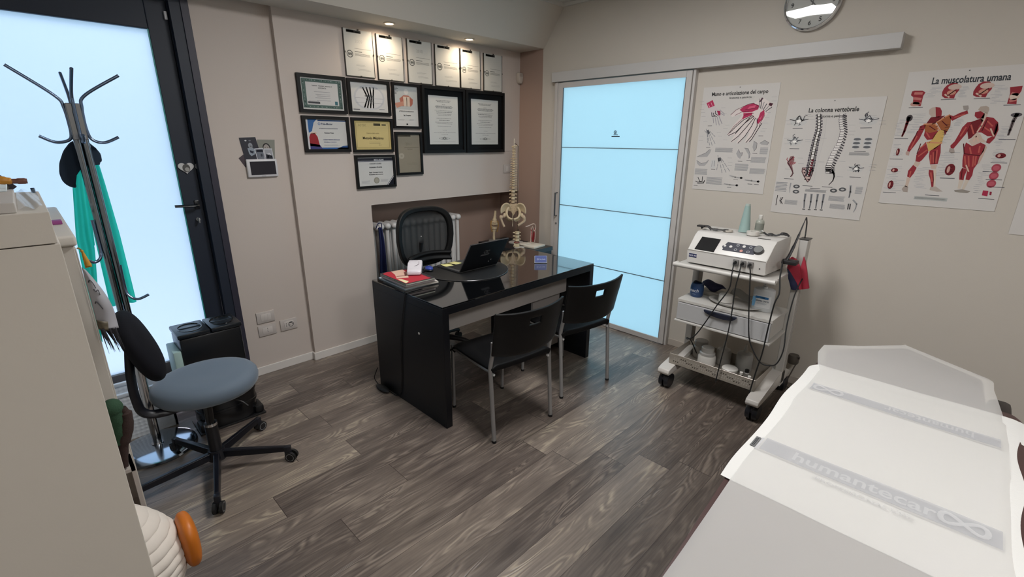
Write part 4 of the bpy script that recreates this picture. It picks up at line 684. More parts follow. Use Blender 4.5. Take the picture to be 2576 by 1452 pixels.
def photo(pts, y, base, label, draw, border=None, name='photograph'):
    m = MB(); m.mat(M(border or base, .45)); n = len(pts); m.prism(pts, 1, y-.0006, y)
    ik = Ink(lambda a, b, l: Vector((a, y-.0006-l, b)), 1, .0002)
    cx, cz = sum(p[0] for p in pts)/n, sum(p[1] for p in pts)/n
    if border: ik.poly([(cx+(a-cx)*.86, cz+(b-cz)*.86) for a, b in pts], base)
    ik.l = 2; draw(ik, cx, cz); ik.merge(m)
    return tag(m.build(name, smooth=False), label, 'photo', 'photos tucked behind the wall tablet')
photo([(.984, 1.490), (1.014, 1.512), (1.075, 1.45), (1.015, 1.432)], 3.4052, '3c3038', 'dark photo corner sticking out left of the wall tablet', lambda k, a, b: None)
def ph1(k, a, b):
    k.disc(a-.006, b+.020, .013, .017, '8d9096'); k.poly([(a-.025, b+.004), (a+.005, b+.008), (a+.026, b-.012), (a+.012, b-.035), (a-.008, b-.045), (a-.02, b-.03)], '8e96a0'); k.l = 3; k.poly([(a-.014, b-.008), (a+.010, b-.016), (a+.004, b-.03), (a-.012, b-.022)], '2b2d3a'); k.disc(a-.030, b+.050, .006, .004, 'c9c9cc'); k.disc(a-.006, b+.050, .007, .004, '6c6c74'); k.disc(a-.004, b+.016, .006, .003, '55575c')
photo([(1.003, 1.6135), (1.1, 1.6175), (1.112, 1.545), (1.108, 1.478), (1.02, 1.476)], 3.4042, '1c1d2a', 'dark photo of a baby in pale clothes, topmost left above the tablet', ph1)
def ph2(k, a, b):
    k.poly([(a-.022, b-.02), (a+.03, b-.02), (a+.04, b-.055), (a-.03, b-.055)], '34323a'); k.disc(a+.002, b+.012, .024, .030, '33302f'); k.l = 3; k.disc(a+.002, b+.008, .019, .026, '9c948e'); k.disc(a+.001, b-.004, .010, .008, '4a3f3c', lift=4); k.disc(a-.006, b+.014, .003, .002, '4a3f3c', lift=4); k.disc(a+.010, b+.014, .003, .002, '4a3f3c', lift=4)
photo([(1.108, 1.603), (1.216, 1.602), (1.202, 1.476), (1.10, 1.476)], 3.4048, '7d7d74', 'photo of a laughing child on a grey-green ground', ph2)
photo([(1.083, 1.5475), (1.137, 1.551), (1.142, 1.474), (1.093, 1.474)], 3.4034, '6d7078', 'small white-bordered photo, left of the instant pair', lambda k, a, b: (k.rect(a-.02, b+.014, a+.02, b+.028, '23242c'), k.disc(a+.008, b-.006, .006, .009, '3f424a')), 'c3c4ca')
photo([(1.139, 1.547), (1.191, 1.547), (1.195, 1.474), (1.144, 1.474)], 3.4034, '9a9ba0', 'small white-bordered photo, right of the instant pair', lambda k, a, b: (k.poly([(a-.02, b-.028), (a+.021, b-.028), (a+.02, b-.008), (a-.018, b+.002)], '2b2c33'), k.line([(a-.008, b-.02), (a-.004, b+.006)], .006, 'd5d5d8'), k.line([(a+.004, b+.006), (a+.014, b-.012)], .006, 'd0d0d4')), 'c3c4ca')
# door frame ornaments
m = MB(); m.mat(M('c3c2c2', .4)); H = [(math.sin(t)**3*.041+.702, (13*math.cos(t)-5*math.cos(2*t)-2*math.cos(3*t)-math.cos(4*t))/17*.038+1.440) for t in [2*PI*i/40 for i in range(40)]]
m.prism(H, 1, 3.447, 3.455); ik = Ink(lambda a, b, l: Vector((a, 3.447-l, b)), 1, .0003); ik.disc(.702, 1.437, .020, .024, '5b5a58'); ik.l = 2; ik.disc(.706, 1.430, .012, .012, 'a3a19e'); ik.merge(m)
tag(m.build('heart_plaque', smooth=False), 'white heart-shaped plaque on the dark door frame', 'plaque')
m = MB(); m.mat(M('8f9094', .4)); m.cyl((.765, 3.4548, 1.446), (.765, 3.450, 1.446), .0165, seg=24); ik = Ink(lambda a, b, l: Vector((a, 3.450-l, b)), 1, .0003); ik.ring(.765, 1.446, .013, .003, '4a4c52'); ik.text(.765, 1.440, 'P', .014, '3a3c42', .03); ik.merge(m)
tag(m.build('round_sticker', smooth=False), 'small grey round sticker right of the heart plaque', 'sticker')
t = thing('door_contact', 'white magnetic alarm contact at the top of the dark door frame', 'alarm contact', (.77, 3.455, 2.18))
m = MB(); m.box(.760, .779, 3.435, 3.4548, 2.178, 2.300, bev=.003); m.build('housing', M('cfcfd2', .4), t); m = MB(); m.box(.736, .750, 3.438, 3.4548, 2.235, 2.277, bev=.003); m.build('magnet', M('c6c6ca', .4), t)
m = MB(); m.box(.762, .780, 3.438, 3.4548, 2.308, 2.326, bev=.003); m.build('end_cap', M('cfcfd2', .4), t)
# soffit downlights
for i, (x, y, lab) in enumerate(((2.026, 3.226, 'lit round recessed spotlight over the left certificates'), (2.764, 3.233, 'lit round recessed spotlight over the right certificates'))):
    t = thing('recessed_spotlight', lab, 'spotlight', (x, y, 2.384), 'spotlights in the soffit')
    m = MB(); m.lathe([(.040, 2.3838), (.040, 2.379), (.030, 2.377), (.027, 2.3838)], (x, y), cap=False); m.build('trim_ring', M('c9beb0', .4, .3), t)
    m = MB(); m.lathe([(.0268, 2.3825), (.0005, 2.3815)], (x, y)); m.build('bulb', M('ffe6c4', .5, emit=28), t)
    l = bpy.data.lights.new('spot_bulb', 'SPOT'); l.energy = 8; l.color = (1, .80, .58); l.spot_size = math.radians(165); l.spot_blend = 1; l.shadow_soft_size = .025
    o = bpy.data.objects.new('spot_bulb', l); COL.objects.link(o); o.location = (x, y, 2.365); o.rotation_euler = (math.radians(8), 0, 0)
# ceiling luminaires of the treatment room (above and behind the camera)
for i, (x, y) in enumerate(((1.7, 1.45), (1.1, -1.2))):
    t = thing('ceiling_light', 'square white ceiling luminaire over the floor between desk and treatment table' if i == 0 else 'square white ceiling luminaire at the rear wall behind the treatment table', 'ceiling light', (x, y, 2.70))
    m = MB(); m.box(x-.32, x+.32, y-.32, y+.32, 2.665, 2.6999, bev=.004); m.build('housing', white_pl, t)
    m = MB(); m.box(x-.29, x+.29, y-.29, y+.29, 2.660, 2.6645); m.build('diffuser', M('fcfbfa', .5, emit=LEDK[i]), t, smooth=False)

# ---------------------------------------------------------------- desk
dk_ = thing('desk', 'black wooden desk with a dark glass top and a pale grey modesty panel', 'desk', (2.13, 2.31, 0))
DX0, DX1, DY0, DY1 = 1.438, 2.822, 1.945, 2.685
m = MB(); m.box(DX0, DX0+.042, DY0, DY1, 0, .742, bev=.002); m.build('side_panel', black_lac, dk_, smooth=False)
m = MB(); m.box(DX1-.042, DX1, DY0, DY1, 0, .742, bev=.002); m.build('side_panel', black_lac, dk_, smooth=False)
m = MB(); m.box(DX0+.042, DX1-.042, DY0, DY1, .700, .742, bev=.001); m.box(DX0-.0008, DX0, DY0+.004, DY1-.004, .695, .6965); m.build('top_board', black_lac, dk_, smooth=False)
m = MB(); m.box(DX0+.001, DX1-.001, DY0+.001, DY1-.001, .7425, .750, bev=.001); m.build('glass_top', M('07080a', .03, spec=1.0, coat=1, name='black_glass_top'), dk_, smooth=False)
m = MB(); m.box(DX0+.042, DX1-.042, 2.160, 2.176, .497, .700); m.build('modesty_panel', M('bdb6b1', .6), dk_, smooth=False)
m = MB(); m.cyl((DX0-.002, 2.181, .531), (DX0+.001, 2.181, .531), .0075, seg=16); m.build('screw_cap', white_pl, dk_)
m = MB(); m.box(DX0-.001, DX0+.004, 2.30, 2.315, .735, .7505); m.build('edge_clip', dark_metal, dk_, smooth=False)
pd = thing('drawer_pedestal', 'white-backed black drawer pedestal standing under the desk', 'drawer unit', (2.615, 2.44, 0))
m = MB(); m.mat(black_lac); m.box(2.46, 2.476, 2.232, 2.66, .05, .66); m.box(2.754, 2.77, 2.232, 2.66, .05, .66); m.box(2.46, 2.77, 2.232, 2.66, .66, .676)
m.mat(M('aba49f', .6)); m.box(2.4605, 2.7695, 2.215, 2.232, .05, .676); m.build('cabinet_body', None, pd, smooth=False)
for z0 in (.06, .265, .47):
    m = MB(); m.box(2.464, 2.766, 2.661, 2.676, z0, z0+.195, bev=.002); d = m.build('drawer', black_lac, pd, smooth=False)
    h = MB(); h.tube([(2.57, 2.676, z0+.12), (2.57, 2.69, z0+.12), (2.66, 2.69, z0+.12), (2.66, 2.676, z0+.12)], .004, smooth=False); h.build('handle', grey_tube, d)
for x in (2.49, 2.74):
    for y in (2.27, 2.63):
        m = MB(); m.cyl((x-.012, y, .024), (x+.012, y, .024), .024, seg=14); m.cyl((x, y, .03), (x, y, .052), .008); m.build('caster', rubber, pd)

# ---------------------------------------------------------------- two visitor chairs
def visitor_chair():
    t = thing('visitor_chair', 'black plastic visitor chair with grey tubular legs, left of the two at the desk', 'chair', (1.756, 1.633, 0), 'visitor chairs in front of the desk', math.radians(-6.4), local=True)
    def bk(u, v, off=0):  # backrest surface
        x = (u-.5)*(.475-.025*(1-v)); z = .512+v*.258+.012*abs(2*u-1)**3*(1 if v > .5 else 1.6)
        y = .006-.050*v-.050*(1-(2*u-1)**2)+off
        return Vector((x, y, z))
    nu, nv = 24, 12
    hole = lambda i, j: 10 <= i <= 13 and j in (8, 9)
    m = MB(); m.surf(lambda u, v: bk(u, v), nu, nv, hole)
    m.build('backrest', M('08080a', .42, spec=.35, name='chair_plastic'), t, mods=(('SOLIDIFY', dict(thickness=.014, offset=0)), ('BEVEL', dict(width=.003, segments=2, limit_method='ANGLE'))))
    def st(u, v):
        x = (u-.5)*(.44-.03*v); y = .015+v*.455; z = .455-.006*math.sin(PI*v)-.045*max(0, v-.86)/.14+.010*abs(2*u-1)**2*(1-v) - .02*max(0, abs(2*u-1)-.86)/.14
        return Vector((x, y, z))
    m = MB(); m.surf(st, 22, 22); m.build('seat', M('060608', .55, spec=.2, name='chair_seat_plastic'), t, mods=(('SOLIDIFY', dict(thickness=.035, offset=-1)), ('BEVEL', dict(width=.008, segments=3, limit_method='ANGLE'))))
    for s in (-1, 1):
        m = MB(); m.tube([(s*.214, 0, .008), (s*.214, .028, .38), (s*.213, .033, .44), (s*.212, .026, .485), (s*.211, .014, .54), (s*.210, .012, .60)], .0118, seg=14, sub=5); g = m.build('leg', grey_tube, t)
        m = MB(); m.cyl((s*.214, 0, 0), (s*.214, .0006, .014), .0128); m.build('foot_cap', rubber, g)
        m = MB(); m.tube([(s*.190, .452, .008), (s*.192, .445, .40), (s*.192, .425, .412), (s*.200, .10, .412), (s*.212, .034, .425)], .0105, seg=12, sub=4); g = m.build('leg', grey_tube, t)
        m = MB(); m.cyl((s*.190, .452, 0), (s*.190, .452, .014), .0118); m.build('foot_cap', rubber, g)
    m = MB(); m.tube([(-.20, .10, .407), (.20, .10, .407)], .009); m.build('cross_tube', grey_tube, t); m = MB(); m.tube([(-.19, .36, .407), (.19, .36, .407)], .009); m.build('cross_tube', grey_tube, t)
    for x in (-.198, .198):
        m = MB(); m.cyl((x, .03, .405), (x, .018, .405), .007, seg=10); m.build('screw', M('c9c9c9', .4), t)
    return t
vc = visitor_chair()
copy_thing(vc, (2.395, 1.663, 0), math.radians(-9.4), 'black plastic visitor chair with a see-through grip slot, right one, nearer the sliding door')

# ---------------------------------------------------------------- mesh office chair behind the desk
oc = thing('office_chair', 'black mesh-back office chair behind the desk in front of the radiator', 'chair', (2.06, 2.86, 0))
def rr(cx, cz, hw, hh, p, n=48, y=0): return [Vector((cx+math.copysign(abs(math.cos(t))**p, math.cos(t))*hw, y, cz+math.copysign(abs(math.sin(t))**p, math.sin(t))*hh)) for t in [2*PI*i/n for i in range(n)]]
def ocshape(v, k, y):  # taper towards the bottom
    out = []
    for q in rr(2.060, .90, .252*k, .228*(k if k > .9 else k), .62, y=y):
        f = 1-.10*max(0, (.9-q.z)/.23); out.append(Vector((2.060+(q.x-2.060)*f, q.y+.05*((q.x-2.060)/.25)**2*-1+.02, q.z)))
    return out
m = MB(); A = ocshape(0, 1, 3.0); B = ocshape(0, 1, 2.965); C_ = ocshape(0, .84, 2.965); D_ = ocshape(0, .84, 3.0)
m.ringloft([A, B, C_, D_, A], cap=False); bk_ = m.build('back_frame', M('060607', .55, spec=.3), oc, mods=(('BEVEL', dict(width=.008, segments=2, limit_method='ANGLE')),))
mm = bpy.data.materials.new('black_mesh_fabric'); mm.use_nodes = True; N = mm.node_tree.nodes; L = mm.node_tree.links; b = N['Principled BSDF']; b.inputs['Base Color'].default_value = lin('17191b'); b.inputs['Roughness'].default_value = .7; b.inputs['Alpha'].default_value = .93
m = MB(); m.ringloft([ocshape(0, .85, 2.985), ocshape(0, .5, 2.995), ocshape(0, .02, 3.0)], cap=False); m.build('mesh_back', mm, oc)
m = MB(); m.surf(lambda u, v: Vector((2.060+(u-.5)*.40, 2.958-.05*((u-.5)*2)**2+.02*math.sin(v*PI), .70+v*.085+.012*math.cos((u-.5)*PI))), 16, 6); m.build('lumbar_pad', M('060607', .6, spec=.3), oc, mods=(('SOLIDIFY', dict(thickness=.03)), ('BEVEL', dict(width=.008, segments=2, limit_method='ANGLE'))))
m = MB(); m.tube([(2.060, 3.02, .86), (2.060, 3.05, .70), (2.060, 3.02, .48), (2.060, 2.88, .43)], .022, flat=(1.6, .7)); m.build('back_support', blk, oc)
m = MB(); m.ball((2.060, 2.84, .485), (.25, .24, .045), seg=32, power=.7); m.build('seat', M('101013', .8), oc)
for s in (-1, 1):
    m = MB(); m.tube([(2.060+s*.24, 2.86, .45), (2.060+s*.285, 2.86, .47), (2.060+s*.285, 2.87, .64)], .016, sub=4); m.box(2.060+s*.285-.03, 2.060+s*.285+.03, 2.745, 2.985, .640, .660, bev=.008); m.build('armrest', blk, oc)
m = MB(); m.cyl((2.060, 2.84, .10), (2.060, 2.84, .45), .026); m.build('gas_lift', blk, oc)
for k in range(5):
    a = math.radians(20+72*k); p = Vector((2.060, 2.84, 0)); d = Vector((math.cos(a), math.sin(a), 0))
    m = MB(); m.tube([p+d*.02+Vector((0, 0, .13)), p+d*.16+Vector((0, 0, .115)), p+d*.29+Vector((0, 0, .075))], [.024, .02, .016], flat=(1, .8)); g = m.build('base_leg', M('160f10', .5), oc)
    n = Vector((-d.y, d.x, 0)); q = p+d*.285; m = MB(); m.cyl(q+n*-.02+Vector((0, 0, .027)), q+n*.02+Vector((0, 0, .027)), .027, seg=18); m.cyl(q+Vector((0, 0, .03)), q+Vector((0, 0, .07)), .008); m.build('caster', rubber, g)

# ---------------------------------------------------------------- stool chair by the entrance door
HX, HY = .400, 2.483
sc_ = thing('swivel_chair', 'small swivel chair with a blue-grey padded seat and dark backrest, by the entrance door', 'chair', (HX, HY, 0))
seat_c = Vector((.432, 2.565, .455))
m = MB(); prof = []
def seatring(k, z): return [Vector((seat_c.x+math.cos(t)*.232*k, seat_c.y+math.sin(t)*.212*k*(1+.05*math.cos(t)), z)) for t in [2*PI*i/48 for i in range(48)]]
m.ringloft([seatring(k, z) for k, z in ((.55, .394), (.80, .397), (.92, .406), (.985, .426), (1.0, .452), (.985, .470), (.93, .486), (.80, .496), (.55, .498), (.25, .494), (.02, .492))]); m.build('seat', M('5d6b7a', .75, sheen=.2, name='blue_grey_upholstery'), sc_)
m = MB(); m.ball((.208, 2.49, .742), (.050, .172, .165), seg=32, rot=(0, math.radians(-17), math.radians(-7)), power=.8); m.build('backrest', M('0b0c14', .85, spec=.25), sc_)
m = MB(); m.tube([(.36, 2.50, .398), (.24, 2.50, .392), (.165, 2.50, .42), (.148, 2.50, .50), (.152, 2.50, .62), (.168, 2.50, .73)], .021, sub=8, flat=(1.0, .75)); m.build('back_bar', M('14151d', .4), sc_)
m = MB(); m.cyl((HX, HY, .10), (HX, HY, .262), .028); m.build('column', M('16171c', .35), sc_)
m = MB(); m.cyl((HX, HY, .258), (HX, HY, .272), .029); m.build('collar', chrome, sc_)
m = MB(); m.cyl((HX, HY, .27), (HX+.005, HY+.01, .40), .019); m.build('gas_lift', blk_gloss, sc_)
m = MB(); m.box(HX-.07, HX+.11, HY-.04, HY+.10, .388, .404, bev=.003); m.build('seat_plate', blk, sc_)
m = MB(); m.tube([(HX+.03, HY, .394), (HX+.12, HY-.06, .372), (HX+.155, HY-.085, .335)], .005); m.build('lever', blk, sc_)
m = MB(); m.cyl((HX, HY, .068), (HX, HY, .118), .043, .036, seg=24); m.build('hub', M('15161c', .4), sc_)
for k, a in enumerate((-105, -33, 39, 111, 183)):
    a = math.radians(a); p = Vector((HX, HY, 0)); d = Vector((math.cos(a), math.sin(a), 0)); n = Vector((-d.y, d.x, 0)); R_ = .335
    m = MB(); w = .014
    def sec(r, z0, z1, ww): c = p+d*r; return [c+n*ww+Vector((0, 0, z0)), c-n*ww+Vector((0, 0, z0)), c-n*ww*.75+Vector((0, 0, z1)), c+n*ww*.75+Vector((0, 0, z1))]
    m.ringloft([sec(.02, .075, .112, .018), sec(.18, .066, .100, .016), sec(R_-.015, .060, .088, .013)]); g = m.build('base_leg', M('14161e', .28, .3), sc_, smooth=False, mods=(('BEVEL', dict(width=.004, segments=2)),))
    q = p+d*(R_-.005); c2 = q+n*.0
    m = MB(); m.box(-.016, .016, -.013, .013, .022, .086, bev=.004, mtx=Matrix.Translation(q) @ Matrix.Rotation(a, 4, 'Z')); m.build('caster_housing', M('14161e', .4), g)
    ax = (n+d*.25).normalized(); c2 = q+d*.014
    for s in (-1, 1):
        m = MB(); m.cyl(c2+ax*(.008*s)+Vector((0, 0, .027)), c2+ax*(.021*s)+Vector((0, 0, .027)), .027, seg=24); m.build('caster_wheel', rubber, g)
        m = MB(); cc = c2+ax*(.0213*s)+Vector((0, 0, .027)); u = ax.orthogonal().normalized(); v = ax.cross(u)
        m.ringloft([[cc+(u*math.cos(2*PI*i/24)+v*math.sin(2*PI*i/24))*r for i in range(24)] for r in (.0205, .0185)], cap=False); m.build('wheel_ring', M('9a9ca0', .5), g)

# ---------------------------------------------------------------- chrome coat stand
CX, CY = .215, 2.90
cs_ = thing('coat_stand', 'chrome coat stand with curved hooks on a round base, before the frosted entrance door', 'coat stand', (CX, CY, 0))
m = MB(); m.lathe([(.175, 0), (.178, .006), (.174, .016), (.150, .026), (.06, .034), (.03, .036)], (CX, CY), 56); m.build('base', M('b4bfcc', .13, 1), cs_)
m = MB(); m.cyl((CX, CY, .034), (CX, CY, .62), .0205, seg=24); m.cyl((CX, CY, .034), (CX, CY, .040), .028); m.build('lower_tube', chrome, cs_)
ps = MB()
for s, u in ((-1, -1), (1, -1), (1, 1), (-1, 1)): ps.cyl((CX+s*.0135, CY+u*.0135, .60), (CX+s*.0135, CY+u*.0135, 1.745), .0125, seg=14)
ps.build('post', M('8d959d', .12, 1), cs_)
m = MB(); m.box(CX-.024, CX+.024, CY-.030, CY+.030, 1.60, 1.75, bev=.002); m.build('clamp_plate', M('8a8d92', .2, 1), cs_, smooth=False)
for q in (1.62, 1.70):
    m = MB(); m.ball((CX, CY-.031, q), .006, seg=10); m.build('bolt', chrome, cs_)
hk = M('73859f', .2, .9)
for P, f in (([(CX-.025, CY, 1.62), (CX-.028, CY, 1.73), (CX-.05, CY, 1.78), (.041, CY-.01, 1.885)], 0), ([(CX+.026, CY, 1.62), (CX+.030, CY, 1.73), (CX+.05, CY, 1.785), (.399, CY, 1.877)], 0), ([(CX, CY-.034, 1.62), (CX+.002, CY-.036, 1.74), (CX+.004, CY-.05, 1.79), (CX+.014, CY-.17, 1.875)], 0), ([(CX, CY+.032, 1.62), (CX, CY+.032, 1.74), (CX, CY+.05, 1.79), (CX+.0, CY+.17, 1.885)], 0),
          ([(CX-.026, CY, 1.72), (CX-.026, CY, 1.63), (CX-.04, CY, 1.598), (CX-.085, CY, 1.59), (.084, CY, 1.615)], 0), ([(CX+.027, CY, 1.72), (CX+.028, CY, 1.64), (CX+.04, CY, 1.600), (.295, CY, 1.588), (.349, CY, 1.612)], 0), ([(CX, CY-.034, 1.72), (CX, CY-.034, 1.63), (CX, CY-.05, 1.60), (CX, CY-.10, 1.59), (CX, CY-.14, 1.62)], 0), ([(CX, CY+.032, 1.72), (CX, CY+.032, 1.64), (CX, CY+.05, 1.60), (CX, CY+.10, 1.59), (CX, CY+.14, 1.62)], 0),
          ([(.182, CY-.02, 1.25), (.184, CY-.02, 1.12), (.176, CY-.03, 1.075), (.150, CY-.04, 1.060), (.118, CY-.05, 1.085)], 0), ([(.240, CY-.02, 1.028), (.238, CY-.02, .91), (.246, CY-.03, .872), (.275, CY-.04, .852), (.319, CY-.05, .868)], 0)):
    m = MB(); m.tube(P, .0068, sub=8, flat=(1, .9)); m.build('hook', hk, cs_)

# garments hanging on the stand
def cloth(name, rings, mat, label, cat, y, fold=.02, nf=5, thick=.004):
    """rings: list of (z, x0, x1) from top to hem; folds grow towards the hem"""
    def f(u, v):
        t = v*(len(rings)-1); k = min(int(t), len(rings)-2); q = t-k
        z = rings[k][0]*(1-q)+rings[k+1][0]*q; a = rings[k][1]*(1-q)+rings[k+1][1]*q; b = rings[k][2]*(1-q)+rings[k+1][2]*q
        return Vector((a+(b-a)*u, y+fold*(.3+v)*math.sin(u*nf*PI+v*1.3)-.03*math.sin(u*PI)*(1-v), z-.010*abs(math.sin(u*nf*PI))*v*v))
    m = MB(); m.surf(f, 40, 30); return tag(m.build(name, mat, mods=(('SOLIDIFY', dict(thickness=thick)),)), label, cat)
teal = bpy.data.materials.new('teal_cotton'); teal.use_nodes = True; N = teal.node_tree.nodes; L = teal.node_tree.links; N['Principled BSDF'].inputs['Base Color'].default_value = lin('2fd0b4'); N['Principled BSDF'].inputs['Roughness'].default_value = .85
tq = N.new('ShaderNodeBsdfTranslucent'); tq.inputs[0].default_value = lin('3fe8cc'); mq = N.new('ShaderNodeMixShader'); mq.inputs[0].default_value = .6; L.new(N['Principled BSDF'].outputs[0], mq.inputs[1]); L.new(tq.outputs[0], mq.inputs[2]); L.new(mq.outputs[0], N['Material Output'].inputs[0])
cl = MB()
def tealf(u, v):
    z = 1.60-(.97 if u < .52 else .79)*v; L_ = [(1.60, .212, .238), (1.52, .180, .262), (1.40, .152, .268), (1.16, .116, .276), (.90, .104, .277), (.63, .094, .277)]
    for k in range(5):
        if L_[k+1][0] <= z <= L_[k][0]+1e-6: q = (L_[k][0]-z)/(L_[k][0]-L_[k+1][0]); a = L_[k][1]*(1-q)+L_[k+1][1]*q; b_ = L_[k][2]*(1-q)+L_[k+1][2]*q; break
    else: a, b_ = .094, .277
    if u < .5: e = a+(b_-a)*.38; e2 = e if z > 1.10 else e-(1.10-z)/.47*.055; x = a+(max(e2, a+.016)-a)*(u/.5)
    else: e = a+(b_-a)*.38; x = e+(b_-e)*((u-.5)/.5)
    return Vector((x, 2.985+.018*(.3+v)*math.sin(u*5.5*PI+v), z))
cl.surf(tealf, 48, 36, lambda i, j: i in (23, 24) and j > 17)
tag(cl.build('work_smock', teal), 'teal green work smock hanging on the coat stand', 'garment')
m = MB(); m.prism([(.180, 1.590), (.150, 1.552), (.126, 1.50), (.117, 1.455), (.121, 1.42), (.137, 1.398), (.163, 1.388), (.163, 1.45), (.20, 1.50), (.235, 1.48), (.258, 1.50), (.274, 1.50), (.276, 1.54), (.262, 1.565), (.235, 1.60), (.205, 1.60)], 1, 2.935, 2.965, bev=.010)
tag(m.build('hood_jacket', M('16283a', .85)), 'dark navy hood bunched on the coat stand above the teal smock', 'garment')

# ---------------------------------------------------------------- black recycling bin and wicker box by the door
bn = thing('recycling_bin', 'tall black two-lid recycling bin beside the entrance door', 'bin', (.56, 3.03, 0))
m = MB(); m.box(.409, .716, 2.932, 3.130, .235, .565, bev=.012); m.build('upper_body', M('0a0d12', .35), bn)
for x0, x1 in ((.404, .562), (.566, .722)):
    m = MB(); m.box(x0, x1, 2.928, 3.135, .565, .592, bev=.008); l = m.build('lid', M('10161c', .3), bn)
    c = (x0+x1)/2; m = MB(); m.ringloft([[Vector((c+math.cos(2*PI*i/32)*r, 3.03+math.sin(2*PI*i/32)*r*1.25, z)) for i in range(32)] for r, z in ((.062, .5925), (.060, .5955), (.055, .5955), (.052, .588), (.01, .586))], cap=False); m.build('inset_ring', M('0a0b0e', .12), l)
    m = MB(); m.box(c-.055, c+.055, 3.024, 3.034, .589, .597, bev=.002); m.build('grip_bar', M('1f2c38', .3), l)
m = MB(); m.box(.372, .41, 2.935, 3.12, .24, .50, bev=.006); m.build('side_bag', M('9fb8b4', .5), bn)
m = MB()
m.ringloft([[Vector((.578+math.copysign(abs(math.cos(t))**.6, math.cos(t))*.155*k, 2.985+math.copysign(abs(math.sin(t))**.6, math.sin(t))*.125*k, z)) for t in [2*PI*i/40 for i in range(40)]] for k, z in ((.96, .012), (1.0, .03), (.98, .10), (1.03, .105), (1.03, .118), (1.0, .12), (1.0, .17), (1.04, .175), (1.04, .19), (1.0, .195), (.98, .235))]); m.build('lower_drum', M('0a0b0e', .22), bn)
m = MB(); m.box(.405, .755, 2.86, 3.06, 0.002, .012, bev=.004); m.box(.41, .46, 2.87, 2.95, .012, .06, bev=.01); m.box(.70, .75, 2.87, 2.98, .012, .06, bev=.012); m.build('foot_plate', blk, bn)
for x in (.50, .64):
    m = MB(); m.tube([(x-.04, 2.858, .215), (x-.03, 2.846, .195), (x, 2.842, .190), (x+.03, 2.846, .195), (x+.04, 2.858, .215)], .0035); m.build('handle', M('8a8c90', .2, .8), bn)

wb = MB(); wb.mat(grid_bump('white_wicker', 'd6d9dc', 46, 1.0))
wb.box(.05, .345, 3.10, 3.112, 0, .268); wb.box(.05, .345, 3.26, 3.272, 0, .268); wb.box(.05, .062, 3.10, 3.272, 0, .268); wb.box(.333, .345, 3.10, 3.272, 0, .268); wb.box(.06, .335, 3.11, 3.262, .0, .01)
wbt = thing('wicker_basket', 'white woven rectangular basket on the floor behind the coat stand', 'basket', (.197, 3.186, 0))
wb.build('basket_body', None, wbt, smooth=False)
m = MB()
for a, b, c, d in ((.042, .353, 3.094, 3.118), (.042, .353, 3.254, 3.278), (.042, .068, 3.118, 3.254), (.327, .353, 3.118, 3.254)): m.box(a, b, c, d, .262, .282, bev=.004)
m.build('rim', M('c6cbd0', .6), wbt)

# ---------------------------------------------------------------- white cabinets on the left
cab = M('c1bbb2', .6, bump=.05, name='white_cabinet')
nc = thing('tall_cabinet', 'tall white cabinet in the left foreground, its side towards the camera', 'cabinet', (-.2, .96, 0))
m = MB(); m.box(-.44, .0155, .802, 1.118, 0, 1.4865, bev=.001); m.build('cabinet_body', cab, nc, smooth=False)
m = MB(); m.box(-.44, .0135, .800, 1.121, 1.488, 1.526, bev=.0008); m.build('worktop', cab, nc, smooth=False)
fc = thing('low_cabinet', 'lower white cabinet behind the tall one, along to the entrance door', 'cabinet', (-.18, 2.55, 0))
m = MB(); m.box(-.44, .070, 2.085, 2.98, .14, 1.272, bev=.002); m.box(-.43, .0, 2.10, 2.96, 0, .14); m.build('cabinet_body', cab, fc, smooth=False)
m = MB(); m.box(-.44, .080, 2.068, 2.995, 1.273, 1.309, bev=.009, seg=3); m.build('worktop', cab, fc)
for y0, y1 in ((2.09, 2.53), (2.535, 2.975)):
    m = MB(); m.box(.070, .0745, y0, y1, .15, 1.262, bev=.001); d = m.build('door', cab, fc, smooth=False)
    h = MB(); h.cyl((.0745, 2.50 if y0 < 2.3 else 2.565, .70), (.088, 2.50 if y0 < 2.3 else 2.565, .70), .006); h.build('knob', chrome, d)
# things on the cabinets
m = MB(); m.box(-.40, -.0135, .812, 1.02, 1.5262, 1.5385, bev=.001); tag(m.build('flat_box', M('b4b0ac', .6), smooth=False), 'flat white box lying on the tall foreground cabinet', 'box')
m = MB(); m.surf(lambda u, v: Vector((-.012+u*.022, .83+v*.25, 1.5275+.004*math.sin(u*5+v*3)**2+.003*v)), 12, 16); tag(m.build('plastic_bag', M('cfd8e0', .15, alpha=.35, spec=.8)), 'clear plastic pouch beside the flat white box', 'bag')
sp = thing('wooden_spatula', 'yellow-orange curved object with a brown tip, on the white cabinet', 'utensil', (-.05, 1.0, 1.54))
m = MB(); m.tube([(-.20, 1.00, 1.5555), (-.10, 1.00, 1.5560), (-.045, 1.00, 1.5555), (-.022, 1.00, 1.553), (-.012, 1.00, 1.551)], [.010, .010, .010, .009, .008, .007, .006, .005, .004], flat=(1, .9)); m.build('blade', M('b67c22', .5), sp)
m = MB(); m.tube([(-.014, 1.0, 1.5513), (-.006, 1.0, 1.551), (.0035, 1.0, 1.5508)], [.0036, .0036, .0042, .0042, .0036]); m.build('handle', M('6a4438', .5), sp)
m = MB(); m.box(-.41, -.02, .98, 1.10, 1.5387, 1.5415, bev=.0005); tag(m.build('leaflet', M('d8e4ea', .5), smooth=False), 'stack of pale leaflets under the yellow spatula on the tall cabinet', 'leaflet')
pf = thing('picture_frame', 'dark-edged picture frame leaning at the left edge on the tall cabinet', 'picture frame', (-.2, 1.09, 1.527))
mt = Matrix.Translation(Vector((0, 1.11, 1.5435))) @ Matrix.Rotation(math.radians(-38), 4, 'Y')
